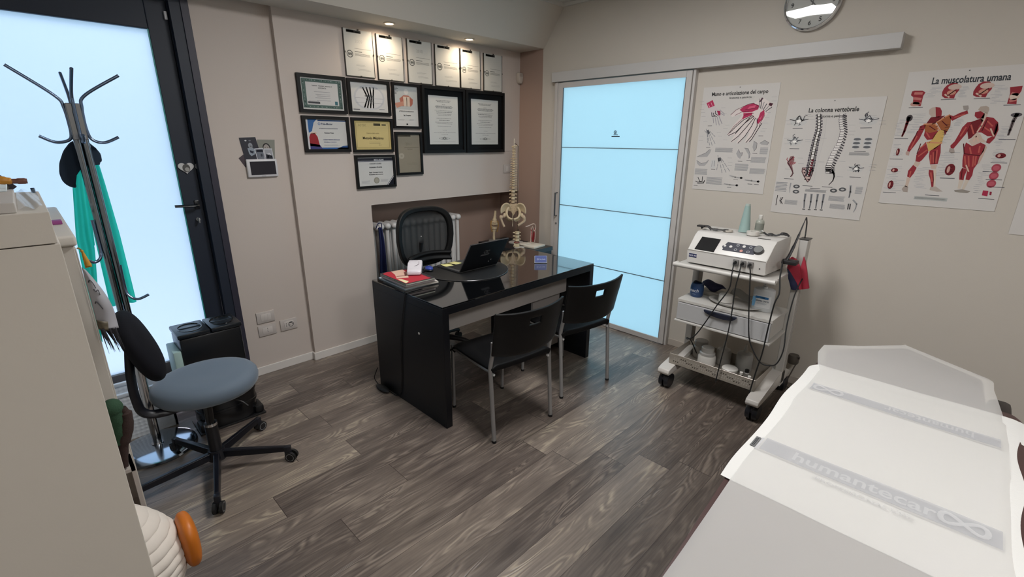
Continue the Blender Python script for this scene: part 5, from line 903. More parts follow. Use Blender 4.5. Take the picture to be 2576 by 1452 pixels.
m = MB(); m.box(-.24, -.0125, -.004, .004, 0, .0045, mtx=mt); m.box(-.019, -.0125, -.004, .004, .0045, .16, mtx=mt); m.box(-.24, -.019, -.004, .004, .155, .16, mtx=mt); m.build('frame', M('2a2630', .4), pf, smooth=False)
m = MB(); m.box(-.24, -.019, -.001, .003, .0045, .155, mtx=mt); m.build('picture', M('9a978c', .5), pf, smooth=False)
m = MB(); m.cyl((-.005+.012, 1.092, 1.5262), (-.005+.012, 1.092, 1.534), .0025); tag(m.build('pen_cap', M('12324e', .4)), 'tiny dark blue cap at the far edge of the tall cabinet', 'cap')
m = MB(); m.box(-.05, .0665, 2.36, 2.41, 1.3095, 1.322, bev=.002); tag(m.build('sticky_pad', M('8a3a7a', .6)), 'small magenta pad on the lower white cabinet', 'note pad')

# hanging pennant with tassel, on the cabinet door
pn = thing('hanging_pennant', 'white lettered pennant with a dark feathery fringe hanging on the white cabinet', 'pennant', (.085, 2.06, .88))
def pen(u, v):
    z = 1.205-.22*v; x0 = .0755-.001*v; x1 = .080+.046*math.sin(min(1, v*1.25)*PI/2); return Vector((x0+(x1-x0)*u, 2.055-.012*math.sin(u*PI)+.004*math.sin(v*9), z-.008*u))
m = MB(); m.mat(M('a4a3a8', .5)); m.surf(pen, 12, 24); m.mat(M('3a383c', .6))
for cx, cz, w_, s_ in ((.084, 1.155, .010, 1), (.092, 1.13, .008, -1), (.086, 1.08, .012, 1)):
    m.tube([(cx-.004, 2.040, cz), (cx, 2.038, cz+.008*s_), (cx+.006, 2.037, cz-.004), (cx+w_, 2.038, cz-.022)], .0022, seg=6, flat=(1, .5))
m.mat(M('5b5343', .5, var=.3, vscale=90)); m.surf(lambda u, v: Vector((.0745+.030*u, 2.050-.008*math.sin(u*PI), 1.022-.014*u-.034*v)), 8, 4)
m.build('banner', None, pn, mods=(('SOLIDIFY', dict(thickness=.0015)),))
R = random.Random(2)
m = MB()
for i in range(34):
    u = R.random(); x = .077+.040*u; L_ = R.uniform(.06, .10)*(1-.2*abs(u-.6)); y = 2.05+R.uniform(-.012, .012); m.cyl((x, y, .990-.008*u), (x+.010+R.uniform(-.006, .010), y+R.uniform(-.005, .005), .985-L_), .0026, .0003, seg=5)
m.build('fringe', M('2c2b30', .7), pn)
tl = thing('tassel', 'mustard yellow tassel hanging above the lettered pennant', 'tassel', (.09, 2.05, 1.205))
m = MB(); m.tube([(.0745, 2.05, 1.268), (.079, 2.05, 1.269), (.084, 2.05, 1.262)], .0022); m.build('cord', M('8a6a2a', .7), tl)
m = MB(); m.ball((.085, 2.05, 1.258), .0045, seg=10); m.cyl((.0855, 2.05, 1.258), (.0915, 2.05, 1.208), .003, .0095, seg=12)
for i in range(10): m.cyl((.086, 2.05+.001*(i-5), 1.25), (.083+.0018*i, 2.045+.001*i, 1.203), .001, .0014, seg=5)
m.build('strands', M('b8862a', .7), tl)

# things between the cabinets
cr_ = thing('storage_crate', 'white open-fronted box between the cabinets, under the green cloth', 'box', (-.1, 2.0, 0))
m = MB(); m.box(-.30, .0655, 2.04, 2.054, 0, .50, bev=.001); m.box(.054, .0655, 1.93, 2.04, 0, .50); m.box(-.30, .054, 1.93, 2.04, .0, .012); m.box(-.30, .054, 1.93, 2.04, .30, .312); m.box(-.30, -.288, 1.93, 2.04, .312, .50); m.box(-.30, .0655, 1.93, 2.04, .488, .50); m.build('box_body', M('a9a19a', .6), cr_, smooth=False)
gs = thing('knitted_slipper', 'green and dark brown knitted slipper on the white box', 'slipper', (.045, 1.95, .501))
m = MB(); m.ball((.05, 1.95, .735), (.030, .03, .034), seg=20); m.tube([(.052, 1.95, .735), (.050, 1.95, .66), (.040, 1.95, .60)], [.026, .022, .016]); m.build('cuff', M('27452f', .9, bump=.8, bscale=180), gs)
m = MB(); m.tube([(.074, 1.945, .728), (.080, 1.945, .70), (.070, 1.945, .64), (.052, 1.945, .585), (.04, 1.945, .51)], [.012, .018, .020, .018, .014, .012]); m.tube([(.02, 1.95, .77), (.025, 1.95, .68), (.03, 1.95, .51)], .018); m.build('foot', M('33231f', .9, bump=.8, bscale=180), gs)

# quilted pouf
pq = thing('quilted_bag', 'white quilted round bag with an orange disc, bottom left', 'bag', (-.045, 1.76, 0))
def pouf(u, v):
    t = 2*PI*u; z = .512*v; k = (math.sin(min(1, v*1.15+.08)*PI*.5)**.5)*(1-max(0, v-.45)**2*2.55)
    if v > .97: k *= (1-v)/.03*.85+.15
    q = 1+.040*abs(math.sin(v*15*PI))**.6+.014*abs(math.sin(t*9)); r = .188*k*q
    return Vector((-.045+math.cos(t)*r, 1.725+math.sin(t)*r*.95, z))
m = MB(); m.surf(pouf, 100, 120); m.build('quilted_body', M('d8cfc5', .9, bump=.2, bscale=60), pq)
m = MB(); m.ball((.142, 1.70, .295), (.028, .080, .092), seg=28, power=.75); m.build('orange_disc', M('c06a17', .45), pq)
m = MB(); m.tube([(.136, 1.70, .375), (.154, 1.69, .33), (.156, 1.685, .29)], .005, flat=(1, .4)); m.build('strap', M('8f8378', .6), pq)

# ---------------------------------------------------------------- on the desk
m = MB(); m.mat(M('0f1012', .6))
def dmat(k, z): return [Vector((2.035+math.cos(t)*.305*k, 2.50+(math.sin(t)*.33*k if math.sin(t) < 0 else math.sin(t)*.17*k), z)) for t in [2*PI*i/64 for i in range(64)]]
m.ringloft([dmat(1, .7503), dmat(1, .7525), dmat(.985, .754), dmat(.02, .754)]); m.mat(M('6a6c6e', .2, .6))
m.tube([Vector((2.035+math.cos(t)*.3055, 2.50+math.sin(t)*.3305, .7535)) for t in [PI+.25+(PI-.4)*i/30 for i in range(31)]], .0012, seg=6, sub=1)  # pale line painting the glossy highlight on the front edge
tag(m.build('desk_mat'), 'black desk mat with a curved front edge under the laptop', 'desk mat')
lp = thing('laptop', 'open dark laptop with a small grey emblem on its lid, seen from behind', 'laptop', (2.09, 2.46, .7545))
m = MB(); m.box(1.92, 2.26, 2.395, 2.64, .7548, .770, bev=.003); m.build('base', M('4b4b4c', .4, .3), lp, smooth=False)
m = MB(); m.box(1.945, 2.235, 2.43, 2.545, .7701, .7712); m.build('keyboard', M('141416', .6), lp, smooth=False)
A_ = Matrix.Translation(Vector((1.92, 2.395, .768))) @ Matrix.Rotation(math.radians(31), 4, 'X')
m = MB(); m.box(0, .34, -.007, 0, 0, .236, bev=.002, mtx=A_); lid = m.build('lid', M('101115', .32, .2), lp, smooth=False)
m = MB(); m.box(.006, .334, .0001, .0008, .010, .230, mtx=A_); m.build('screen', M('08090b', .15), lp, smooth=False)
m = MB(); m.box(-.0006, 0, -.0072, .0002, 0, .236, mtx=A_); m.box(0, .34, -.0072, .0002, .236, .2366, mtx=A_); m.build('lid_edge', M('5c5a5b', .3, .7), lp, smooth=False)
ik = Ink(lambda a, b, l: A_ @ Vector((a, -.0072-l, b)), 1, .0003)
ik.text(.172, .138, 'OC', .034, '6f7072', .01, shear=.2); ik.ring(.168, .149, .016, .003, '6f7072'); ik.poly([(.128, .118), (.20, .118), (.212, .130), (.14, .130)], '6f7072'); ik.rect(.138, .123, .198, .126, '1c1d20')
for a, b in ((.235, .050), (.252, .064)): ik.disc(a, b, .0045, .0045, 'c4c4c6')
mm = MB(); ik.merge(mm); mm.build('emblem', None, lp, smooth=False)
for i, (q, rz, lab) in enumerate((((1.962, 2.585), -12, 'pale yellow sticky note nearest the mouse on the laptop'), ((2.035, 2.588), 8, 'pale yellow sticky note nearer the laptop screen'))):
    mt = Matrix.Translation(Vector((q[0], q[1], .7712))) @ Matrix.Rotation(math.radians(rz), 4, 'Z')
    m = MB(); m.surf(lambda u, v: mt @ Vector(((u-.5)*.074, (v-.5)*.074, .0008+.006*max(0, .3-u)**2*10+.0006*i)), 8, 4); tag(m.build('sticky_note', M('cfc98a', .7), mods=(('SOLIDIFY', dict(thickness=.0004)),)), lab, 'note', 'sticky notes on the laptop')
ms = thing('computer_mouse', 'blue and black computer mouse beside the laptop', 'mouse', (1.825, 2.61, .7545))
m = MB(); m.ball((1.825, 2.61, .764), (.031, .052, .010), seg=24, rot=(0, 0, -.3)); m.build('base', M('15171f', .4), ms)
m = MB(); m.ball((1.823, 2.60, .772), (.027, .040, .015), seg=24, rot=(0, 0, -.3)); m.build('shell', M('2c3f8e', .3), ms)
m = MB(); m.ball((1.832, 2.632, .782), (.006, .012, .006), seg=14, rot=(0, 0, -.3)); m.build('wheel', M('101218', .4), ms)

def slab(x0, x1, y0, y1, z0, z1, rz, bev=.001):
    c = Vector(((x0+x1)/2, (y0+y1)/2, 0)); return dict(x0=x0-c.x, x1=x1-c.x, y0=y0-c.y, y1=y1-c.y, z0=z0, z1=z1, bev=bev, mtx=Matrix.Translation(c) @ Matrix.Rotation(math.radians(rz), 4, 'Z'))
def book(name, lab, x0, x1, y0, y1, z0, z1, rz, cov, pages, cat='book'):
    t = thing(name, lab, cat, ((x0+x1)/2, (y0+y1)/2, z0), 'stack of papers on the desk')
    h = .0012; m = MB(); m.box(**slab(x0+.002, x1-.002, y0+.002, y1-.002, z0+h, z1-h, rz, 0)); m.build('pages', M(pages, .7), t, smooth=False)
    m = MB(); m.box(**slab(x0, x1, y0, y1, z1-h, z1, rz, 0)); m.box(**slab(x0, x1, y0, y1, z0, z0+h, rz, 0)); c = m.build('cover', M(cov, .4), t, smooth=False); return t
book('papers', 'bottom pale sheets of the stack on the desk corner', 1.478, 1.70, 2.345, 2.68, .7505, .757, -3, 'b9c6d0', 'c7ccd0', 'papers')
book('folder', 'white folder second from the bottom of the desk stack', 1.49, 1.72, 2.335, 2.66, .7572, .764, -9, 'c3bfba', 'b9b4ae', 'folder')
book('booklet', 'white booklet sticking out to the right in the desk stack', 1.485, 1.70, 2.33, 2.64, .7642, .7715, -4, 'c9c2bb', 'aba49d', 'booklet')
book('textbook', 'grey-spined textbook under the red magazine on the desk', 1.466, 1.678, 2.325, 2.635, .7718, .787, -2, '6a6268', 'b3a9a9', 'book')
t = book('magazine', 'red-covered magazine on top of the desk stack', 1.462, 1.668, 2.315, 2.625, .7872, .7985, -2, '2d2a30', 'a9aba0', 'magazine')
cM = Matrix.Translation(Vector((1.565, 2.47, 0))) @ Matrix.Rotation(math.radians(-2), 4, 'Z')
ik = Ink(lambda a, b, l: cM @ Vector((a, b, .7986+l)), 1, .0002); ik.poly([(-.098, -.15), (.075, -.15), (.085, .12), (-.06, .15), (-.098, .13)], 'a52c38'); ik.l = 2; ik.poly([(-.085, -.02), (-.02, -.05), (.03, .04), (.05, .14), (-.03, .145), (-.05, .06)], 'c9a796'); ik.poly([(-.095, -.145), (-.06, -.12), (-.07, -.05), (-.09, -.04)], 'cfc8a0'); ik.l = 3; ik.line([(-.06, .02), (-.01, .0), (.03, .08)], .012, '7a4a46')
mm = MB(); ik.merge(mm); mm.build('cover_print', None, t, smooth=False)
ik = Ink(lambda a, b, l: cM @ Vector((-.1032-l, a, b)), -1, .0003)
for i in range(9): ik.disc(-.13+i*.02, .793, .004, .003, ('b0b06a', 'c9c9a0', '4a4a48')[i % 3])
mm = MB(); ik.merge(mm); mm.build('spine_print', None, t, smooth=False)
ps_ = thing('card_terminal', 'white curved card terminal lying on the red magazine', 'card reader', (1.65, 2.50, .799))
Tm = Matrix.Translation(Vector((1.648, 2.505, .7992))) @ Matrix.Rotation(math.radians(52), 4, 'Z') @ Matrix.Scale(1.22, 4)
m = MB(); m.prism([(-.080, .003), (-.075, .026), (-.035, .030), (.02, .044), (.060, .050), (.078, .040), (.080, .003), (.03, .001), (0, .008), (-.04, .002)], 1, -.036, .036, bev=.008); 
for v in m.bm.verts: v.co = Tm @ v.co
m.build('shell', M('c9c5cb', .35), ps_)
ik = Ink(lambda a, b, l: Tm @ Vector((a, -.0362-l, b)), 1, .0004); ik.disc(.02, .022, .0045, .0045, '232228'); ik.greek(.028, .019, .045, .025, 1, '6a686e'); 
mm = MB(); ik.merge(mm); mm.build('mark', None, ps_, smooth=False)
m = MB(); m.tube([(-.02, 0, .036), (.0, -.02, .041), (.03, -.02, .048)], .0008)
for v in m.bm.verts: v.co = Tm @ v.co
m.build('paper_slot', M('4a484e', .5), ps_)
m = MB(); m.tube([(1.56, 2.305, .7535), (1.48, 2.30, .753), (1.436, 2.297, .7525), (1.4325, 2.30, .735), (1.4325, 2.372, .45), (1.4325, 2.40, .14), (1.430, 2.44, .02), (1.425, 2.55, .006), (1.42, 2.66, .006), (1.425, 2.74, .03), (1.432, 2.72, .09), (1.436, 2.705, .12)], .0028, sub=8); tag(m.build('power_cable', rubber), 'black cable hanging down the left side of the desk', 'cable')
m = MB(); m.ball((1.405, 2.60, .017), (.026, .075, .0165), seg=16)
tag(m.build('cable_coil', M('0a0b0d', .6)), 'dark coiled cable bundle on the floor by the left desk panel', 'cable')
ch_ = thing('card_holder', 'clear card holder with blue business cards at the right of the desk', 'card holder', (2.545, 2.22, .7505))
Tc = Matrix.Translation(Vector((2.545, 2.222, .7505))) @ Matrix.Rotation(math.radians(-44), 4, 'Z') @ Matrix.Rotation(math.radians(-14), 4, 'X')
m = MB(); m.box(-.046, .046, .0, .003, .002, .052, mtx=Tc); m.box(-.046, .046, -.012, .003, .0, .003, mtx=Tc); m.box(-.046, -.044, -.012, .003, .0, .05, mtx=Tc); m.box(.044, .046, -.012, .003, .0, .05, mtx=Tc); m.build('stand', M('c9d2da', .1, alpha=.45, spec=.8), ch_, smooth=False)
m = MB(); m.mat(M('4c5a92', .5)); m.box(-.042, .042, -.006, -.0005, .004, .054, mtx=Tc); ik = Ink(lambda a, b, l: Tc @ Vector((a, -.0062-l, b)), 1, .0003); ik.ring(-.022, .028, .006, .0018, 'c8cede'); ik.text(.012, .025, 'Fisio Studio', .0095, 'c8cede', .01); ik.rect(-.042, .048, .042, .054, '6a76a8'); ik.merge(m); m.build('business_cards', None, ch_, smooth=False)

# ---------------------------------------------------------------- niche: radiator, cabinet, anatomical models
rd = thing('radiator', 'white column radiator in the brown niche behind the desk', 'radiator', (2.38, 3.52, .12))
wr = M('d6d2cf', .35, name='radiator_enamel')
n = 14
for i in range(n):
    x = 1.975+i*(.805/(n-1))
    m = MB()
    for y in (3.475, 3.525, 3.575):
        m.tube([(x, y, .17), (x, y, .90)], .0135, smooth=False, flat=(1, 1.1))
    m.tube([(x, 3.46, .14), (x, 3.59, .14)], .024, smooth=False); m.tube([(x, 3.46, .925), (x, 3.59, .925)], .026, smooth=False); m.ball((x, 3.46, .925), .026, seg=12); m.ball((x, 3.46, .14), .024, seg=12)
    m.build('column', wr, rd)
m = MB(); m.cyl((1.905, 3.50, .925), (1.96, 3.50, .925), .017); m.cyl((1.93, 3.50, .925), (1.93, 3.44, .925), .022); m.ball((1.93, 3.44, .925), .024, seg=14); m.build('valve', M('c6c0bc', .4), rd)
m = MB(); m.tube([(1.93, 3.50, .91), (1.93, 3.50, .5), (1.93, 3.52, 0.002)], .009, smooth=False); m.build('pipe', wr, rd)
def strapf(u, v):
    return Vector((1.932+.012*v+(u-.5)*(.03+.05*v), 3.405-.012*math.sin(u*3*PI)-.01*math.sin(v*6), .935-.50*v))
m = MB(); m.surf(strapf, 14, 30); m.mat(M('1c2450', .6)); fs = [f for f in m.bm.faces]
for f in fs: f.material_index = 0
m.mats = [M('1c2450', .6)]; m.tube([(1.905, 3.42, .925), (1.915, 3.40, .965), (1.945, 3.40, .965), (1.955, 3.415, .93)], .0035)
tag(m.build('exercise_band', mods=(('SOLIDIFY', dict(thickness=.002)),)), 'dark blue exercise band hanging on the radiator valve', 'band')
nb = thing('side_cabinet', 'low black cabinet in the niche carrying the anatomical models', 'cabinet', (3.20, 3.13, 0))
m = MB(); m.box(3.03, 3.375, 2.815, 3.45, 0.03, .618, bev=.001); m.build('cabinet_body', black_lac, nb, smooth=False)
m = MB(); m.box(3.02, 3.385, 2.808, 3.455, .6185, .655, bev=.002); m.build('top_board', M('17191d', .3), nb, smooth=False)
for z0 in (.05, .24, .43):
    m = MB(); m.box(3.026, 3.0295, 2.82, 3.445, z0, z0+.18); m.build('drawer', black_lac, nb, smooth=False)
bone = M('b9a283', .5, bump=.3, bscale=90, name='bone_plastic')
bone_l = M('c5b394', .45, name='bone_plastic_light')
disc_m = M('7a6a58', .5)

sp_ = thing('spine_model', 'tall flexible human spine model with pelvis and femur heads in the niche', 'anatomical model', (3.17, 3.12, .656))
SX, SY = 3.172, 3.13
def curve(z):  # S-shaped column, z in 1.04 .. 1.545
    t = (z-1.04)/.505; return SY+.020*math.sin(t*2*PI+.4), SX-.010*(1-t)
zz = 1.045; vs = []
for i in range(24):
    h = .033 if i < 5 else .0215 if i < 17 else .0135
    w_ = .024 if i < 5 else .0165+.006*(17-i)/12 if i < 17 else .0135
    vs.append((zz+h*.5, h, w_)); zz += h*(.505/.517)
vm = MB(); dm = MB()
for i, (z, h, w_) in enumerate(vs):
    y, x = curve(z); yb = y+w_*1.0
    v = MB()
    v.lathe([(w_*.96, z-h*.36), (w_*.84, z-h*.12), (w_*.84, z+h*.10), (w_*.96, z+h*.34)], (x, y), 16, 1, .75)
    for s in (-1, 1):
        L_ = .030 if i < 5 else .026 if i < 17 else .014
        v.tube([(x+s*w_*.5, y+w_*.5, z), (x+s*(w_*.5+L_*.55), y+w_*.9, z+.002), (x+s*(w_*.45+L_), y+w_*1.1, z-.001)], h*.20, seg=7, sub=2)
    v.tube([(x, y+w_*.5, z), (x, y+w_*1.5, z-.002), (x, y+w_*2.1, z-h*.55)], h*.26, seg=7, sub=2)
    if i > 16: v.ball((x-.9*w_, y, z), h*.35, seg=7); v.ball((x+.9*w_, y, z), h*.35, seg=7)
    v.build('vertebra', bone_l if i % 2 else bone, sp_)
    if i: d = MB(); d.cyl((x, y, z-h*.5-.0005), (x, y, z-h*.33), w_*.80, seg=14); d.build('disc', disc_m, sp_)
y, x = curve(1.545); m = MB(); m.tube([(x-.024, y, 1.553), (x, y-.012, 1.556), (x+.030, y, 1.560), (x, y+.014, 1.555), (x-.024, y, 1.553)], .0055, seg=8); m.build('atlas', bone_l, sp_)
m = MB(); m.cyl((x, y, 1.545), (x, y, 1.621), .004); m.build('top_rod', M('cfc6b4', .3), sp_)
m = MB(); m.cyl((SX+.044, SY+.075, .656), (SX+.044, SY+.075, 1.56), .0045); m.tube([(SX+.044, SY+.075, 1.555), (SX+.02, SY+.04, 1.575), (x, y, 1.58)], .004); m.build('support_rod', M('6a5848', .4, .3), sp_)
m = MB(); m.lathe([(.085, .656), (.085, .664), (.02, .672), (.008, .69)], (SX+.03, SY+.095), 24); m.build('stand_base', M('b5b0a8', .4), sp_)
# sacrum and hip bones
m = MB(); m.prism([(SX-.046, 1.042), (SX+.040, 1.042), (SX+.036, 1.0), (SX+.016, .955), (SX-.004, .925), (SX-.022, .955), (SX-.042, 1.0)], 1, SY+.012, SY+.040, bev=.006)
for k in range(4):
    for s in (-1, 1): m.ball((SX-.004+s*(.018-.002*k), SY+.010, 1.02-.02*k), .004, seg=8)
m.build('sacrum', bone, sp_)
for s in (-1, 1):
    c = SX-.006
    def wing(u, v, s=s):
        a = -.35+u*(PI+.55); r = v
        X = .078+.062*math.cos(a)*r; Z = .978+.064*math.sin(a)*r*(1.1 if a < PI else .9); Y = SY+.004-.030*math.cos(a)*r+.028*(1-r*r)-.02*r
        return Vector((c+s*X, Y, Z))
    m = MB(); m.surf(wing, 26, 8); m.build('hip_wing', bone_l, sp_, mods=(('SOLIDIFY', dict(thickness=.010, offset=0)),))
    m = MB(); m.tube([(c+s*.046, SY+.03, 1.01), (c+s*.072, SY+.010, .972), (c+s*.070, SY-.022, .938), (c+s*.045, SY-.045, .912), (c+s*.008, SY-.058, .904)], [.014, .016, .013, .010, .010], sub=6, seg=12)
    m.tube([(c+s*.078, SY+.0, .960), (c+s*.078, SY+.030, .925), (c+s*.062, SY+.028, .888), (c+s*.03, SY-.02, .884), (c+s*.010, SY-.052, .897)], [.012, .012, .011, .007, .007], sub=6, seg=12)
    m.ball((c+s*.094, SY-.008, .935), (.022, .020, .022), seg=16); m.build('hip_bone', bone_l, sp_)
m = MB(); m.cyl((c-.010, SY-.052, .903), (c+.010, SY-.052, .903), .009, seg=12); m.build('pubic_disc', disc_m, sp_)
for s, (dx, dz, tilt) in ((-1, (-.137, .905, .10)), (1, (.118, .895, -.30))):
    c = SX-.006; m = MB(); m.ball((c+s*.100, SY-.014, .928), .018, seg=14); m.tube([(c+s*.104, SY-.014, .928), (c+dx*.93, SY-.022, .918), (c+dx, SY-.02, dz)], .013, sub=4); m.ball((c+dx, SY-.018, .918), (.019, .017, .020), seg=14)
    m.tube([(c+dx, SY-.02, .918), (c+dx+.008, SY-.022, .885), (c+dx-.01*s+(.028 if s < 0 else -.052), SY-.025, .828 if s < 0 else .842)], [.019, .0135, .0125, .013], sub=5, seg=14); m.build('femur_head', M('bba68c', .5), sp_)
m = MB(); m.cyl((SX-.012, SY-.01, .83), (SX-.010, SY+.015, 1.0), .0028); m.build('nerve_rod', M('d0c4a8', .4), sp_)

sp_.rotation_euler = (0, 0, math.radians(-45)); sp_.scale = (.84, .84, 1)
kn = thing('knee_model', 'pale knee joint model on a grey foot, left on the black niche cabinet', 'anatomical model', (3.14, 3.35, .656))
KX, KY = 3.140, 3.36
m = MB(); m.box(KX-.055, KX+.055, KY-.045, KY+.045, .6555, .672, bev=.003); m.build('stand_base', M('6f6a66', .4), kn)
m = MB(); m.tube([(KX-.006, KY, .672), (KX-.006, KY, .73), (KX-.004, KY, .775), (KX-.002, KY, .802)], [.012, .011, .012, .017, .026, .028], sub=6, seg=16); m.build('tibia', bone_l, kn)
m = MB(); m.tube([(KX+.0, KY, .822), (KX, KY, .85), (KX+.004, KY, .90), (KX+.010, KY, .955)], [.030, .028, .022, .015, .012, .011], sub=6, seg=16); m.ball((KX-.012, KY, .828), (.017, .022, .018)); m.ball((KX+.016, KY, .828), (.016, .022, .018)); m.build('femur', bone_l, kn)
m = MB(); m.ball((KX+.003, KY-.027, .845), (.014, .008, .016)); m.build('kneecap', bone, kn)
for s in (-1, 1):
    m = MB(); m.tube([(KX+s*.030, KY, .86), (KX+s*.037, KY, .815), (KX+s*.024, KY, .75)], .004, flat=(1, 2)); m.build('ligament', M('a8834e', .4), kn)

lm = thing('lumbar_model', 'short lumbar vertebrae model with a red disc, standing before the big spine', 'anatomical model', (3.10, 3.0, .656))
LX_, LY_ = 3.098, 2.985
m = MB(); m.lathe([(.050, .6555), (.050, .662), (.044, .666), (.006, .667)], (LX_+.02, LY_+.02), 24); m.build('stand_base', M('b9b3aa', .4), lm)
m = MB(); m.cyl((LX_+.012, LY_+.02, .66), (LX_+.012, LY_+.02, .83), .003); m.build('support_rod', M('26221f', .4), lm)
for k, z in enumerate((.737, .768, .799)):
    m = MB(); m.lathe([(.022, z-.012), (.019, z-.003), (.019, z+.003), (.022, z+.011)], (LX_, LY_), 16, 1, .8)
    for s in (-1, 1): m.tube([(LX_+s*.012, LY_+.014, z), (LX_+s*.034, LY_+.018, z-.001)], .0045, smooth=False, seg=8)
    m.tube([(LX_, LY_+.014, z), (LX_, LY_+.04, z-.008)], .006, smooth=False, seg=8); m.tube([(LX_-.020, LY_-.004, z-.002), (LX_-.040, LY_-.010, z+.002)], .005, smooth=False, seg=8); m.build('vertebra', bone_l, lm)
    m = MB(); m.cyl((LX_, LY_, z-.0175), (LX_, LY_, z-.0122), .018, seg=14); m.build('disc', disc_m, lm)
m = MB(); m.ball((LX_-.004, LY_, .708), (.027, .022, .012)); m.build('red_disc', M('6e3a30', .5), lm)
m = MB(); m.prism([(LX_-.034, .700), (LX_-.012, .712), (LX_+.020, .700), (LX_+.024, .684), (LX_+.012, .672), (LX_-.004, .668), (LX_-.022, .674)], 1, LY_-.014, LY_+.014, bev=.004)
for q in ((-.030, -.012, .672), (-.014, -.016, .669), (.004, -.016, .668), (.016, -.010, .669)): m.tube([(LX_+q[0]*.6, LY_+q[1]*.5, .70), (LX_+q[0], LY_+q[1], q[2])], [.007, .006, .004], seg=8, sub=3)
m.build('sacrum', M('cdbf9f', .45), lm)

kn.rotation_euler = lm.rotation_euler = (0, 0, math.radians(-45))
am = thing('shoulder_vessel_model', 'red muscle model with a white looped vessel on a pale base plate', 'anatomical model', (3.25, 2.95, .656))
Ta = Matrix.Translation(Vector((3.245, 2.95, 0))) @ Matrix.Rotation(math.radians(5), 4, 'Z')
m = MB(); m.box(-.085, .085, -.095, .095, .6556, .6735, bev=.003, mtx=Ta); m.box(-.10, .02, .02, .10, .674, .680, bev=.002, mtx=Ta); m.build('base_plate', M('cfc6b8', .45), am)
AX, AY = 3.325, 3.01
m = MB(); m.tube([(AX-.026, AY, .80), (AX-.018, AY, .74), (AX-.002, AY, .68)], [.009, .013, .011, .007], sub=6, seg=12, flat=(1, .7)); m.tube([(AX+.030, AY+.01, .80), (AX+.024, AY+.01, .73), (AX+.012, AY+.01, .676)], [.011, .016, .014, .010], sub=6, seg=12, flat=(1, .6)); m.build('muscle', M('8e1f24', .5), am)
m = MB(); m.tube([(AX-.115, AY-.01, .838), (AX-.07, AY-.01, .842), (AX-.01, AY, .850), (AX+.02, AY, .845), (AX+.036, AY, .82), (AX+.030, AY, .795), (AX+.016, AY, .780), (AX+.004, AY, .80), (AX-.012, AY, .83)], .0048, sub=6); m.build('vessel_loop', M('c9b3a6', .4), am)
m = MB(); m.tube([(AX+.016, AY-.012, .785), (AX+.014, AY-.016, .74), (AX+.012, AY-.014, .674)], .0035); m.tube([(AX-.034, AY-.004, .674), (AX-.032, AY-.004, .75), (AX-.026, AY, .82)], .004); m.build('vessel', M('cfb4a8', .4), am)

# ---------------------------------------------------------------- therapy cart
ct = thing('therapy_cart', 'light grey wheeled treatment cart with drawer and wire tray at the right wall', 'cart', (3.03, 1.02, 0))
cg = M('bab7b2', .4, name='cart_grey_white'); cg2 = M('8d8a86', .45, .2, name='cart_upright_grey')
m = MB(); m.box(2.875, 3.27, .752, 1.340, .842, .858, bev=.003); m.build('top_shelf', cg, ct, smooth=False)
m = MB(); m.tube([(2.90, 1.345, .852), (2.862, 1.338, .852), (2.857, 1.30, .852), (2.857, .79, .852), (2.862, .758, .852), (2.90, .752, .852)], .014, sub=5, seg=14); m.build('push_handle', M('c2bfba', .35), ct)
m = MB(); m.box(2.868, 3.165, .722, 1.302, .607, .626, bev=.002); m.build('middle_shelf', cg, ct, smooth=False)
m = MB(); m.box(2.885, 3.165, .735, 1.290, .492, .605); m.build('drawer_case', cg, ct, smooth=False)
m = MB(); m.box(2.862, 2.884, .728, 1.296, .490, .603, bev=.002); dr = m.build('drawer', M('aaaaab', .4), ct, smooth=False)
m = MB(); H = [(1.118, .598), (1.110, .584), (1.085, .574), (1.04, .568), (.99, .566), (.94, .570), (.921, .584), (.914, .598)]; m.prism(H, 0, 2.846, 2.862, bev=.003); m.build('handle', M('1d2233', .4), dr)
m = MB(); m.box(2.848, 3.165, .715, 1.303, .474, .486, bev=.003); m.build('lower_shelf', cg, ct, smooth=False)
for y0, y1 in ((1.305, 1.350), (.690, .735)):
    m = MB(); m.box(3.165, 3.235, y0, y1, .10, 1.06 if y0 < 1 else .85, bev=.004); u_ = m.build('upright', cg2 if y0 > 1 else cg, ct, smooth=False)
    for q in (.25, .5, .75):
        g = MB(); xx = 3.165+.07*q; yf = y0-.0006 if y0 < 1 else y1+.0002; g.box(xx-.002, xx+.002, yf, yf+.0006, .12, .84); g.build('groove', M('7a7773', .5), u_, smooth=False)
m = MB(); m.box(3.162, 3.238, .686, .739, 1.06, 1.066, bev=.001); m.build('end_plate', M('3a3836', .4), ct, smooth=False)
for y0, y1 in ((1.255, 1.335), (.690, .765)):
    m = MB(); pr = [(2.755, .128), (2.765, .150), (2.80, .156), (3.10, .205), (3.24, .205), (3.36, .150), (3.37, .118), (2.765, .110)]; m.prism(pr, 1, y0, y1, bev=.006); f = m.build('foot', M('c4c0bb', .4), ct)
    for x in (2.822, 3.34):
        yc = (y0+y1)/2; g = MB()
        for s in (-1, 1): g.cyl((x, yc+s*.006, .054), (x, yc+s*.033, .054), .054, .049, seg=26)
        g.cyl((x, yc-.02, .048), (x, yc+.02, .048), .012); g.build('caster_wheel', M('12141b', .35), f)
        g = MB(); g.ball((x, yc, .076), (.053, .024, .036), seg=18); g.cyl((x, yc, .08), (x, yc, .112), .014); g.build('caster_fork', M('10121a', .35), f)
bm_ = M('a39c92', .4, .4, name='tray_metal'); tr = MB(); tr.mat(bm_)
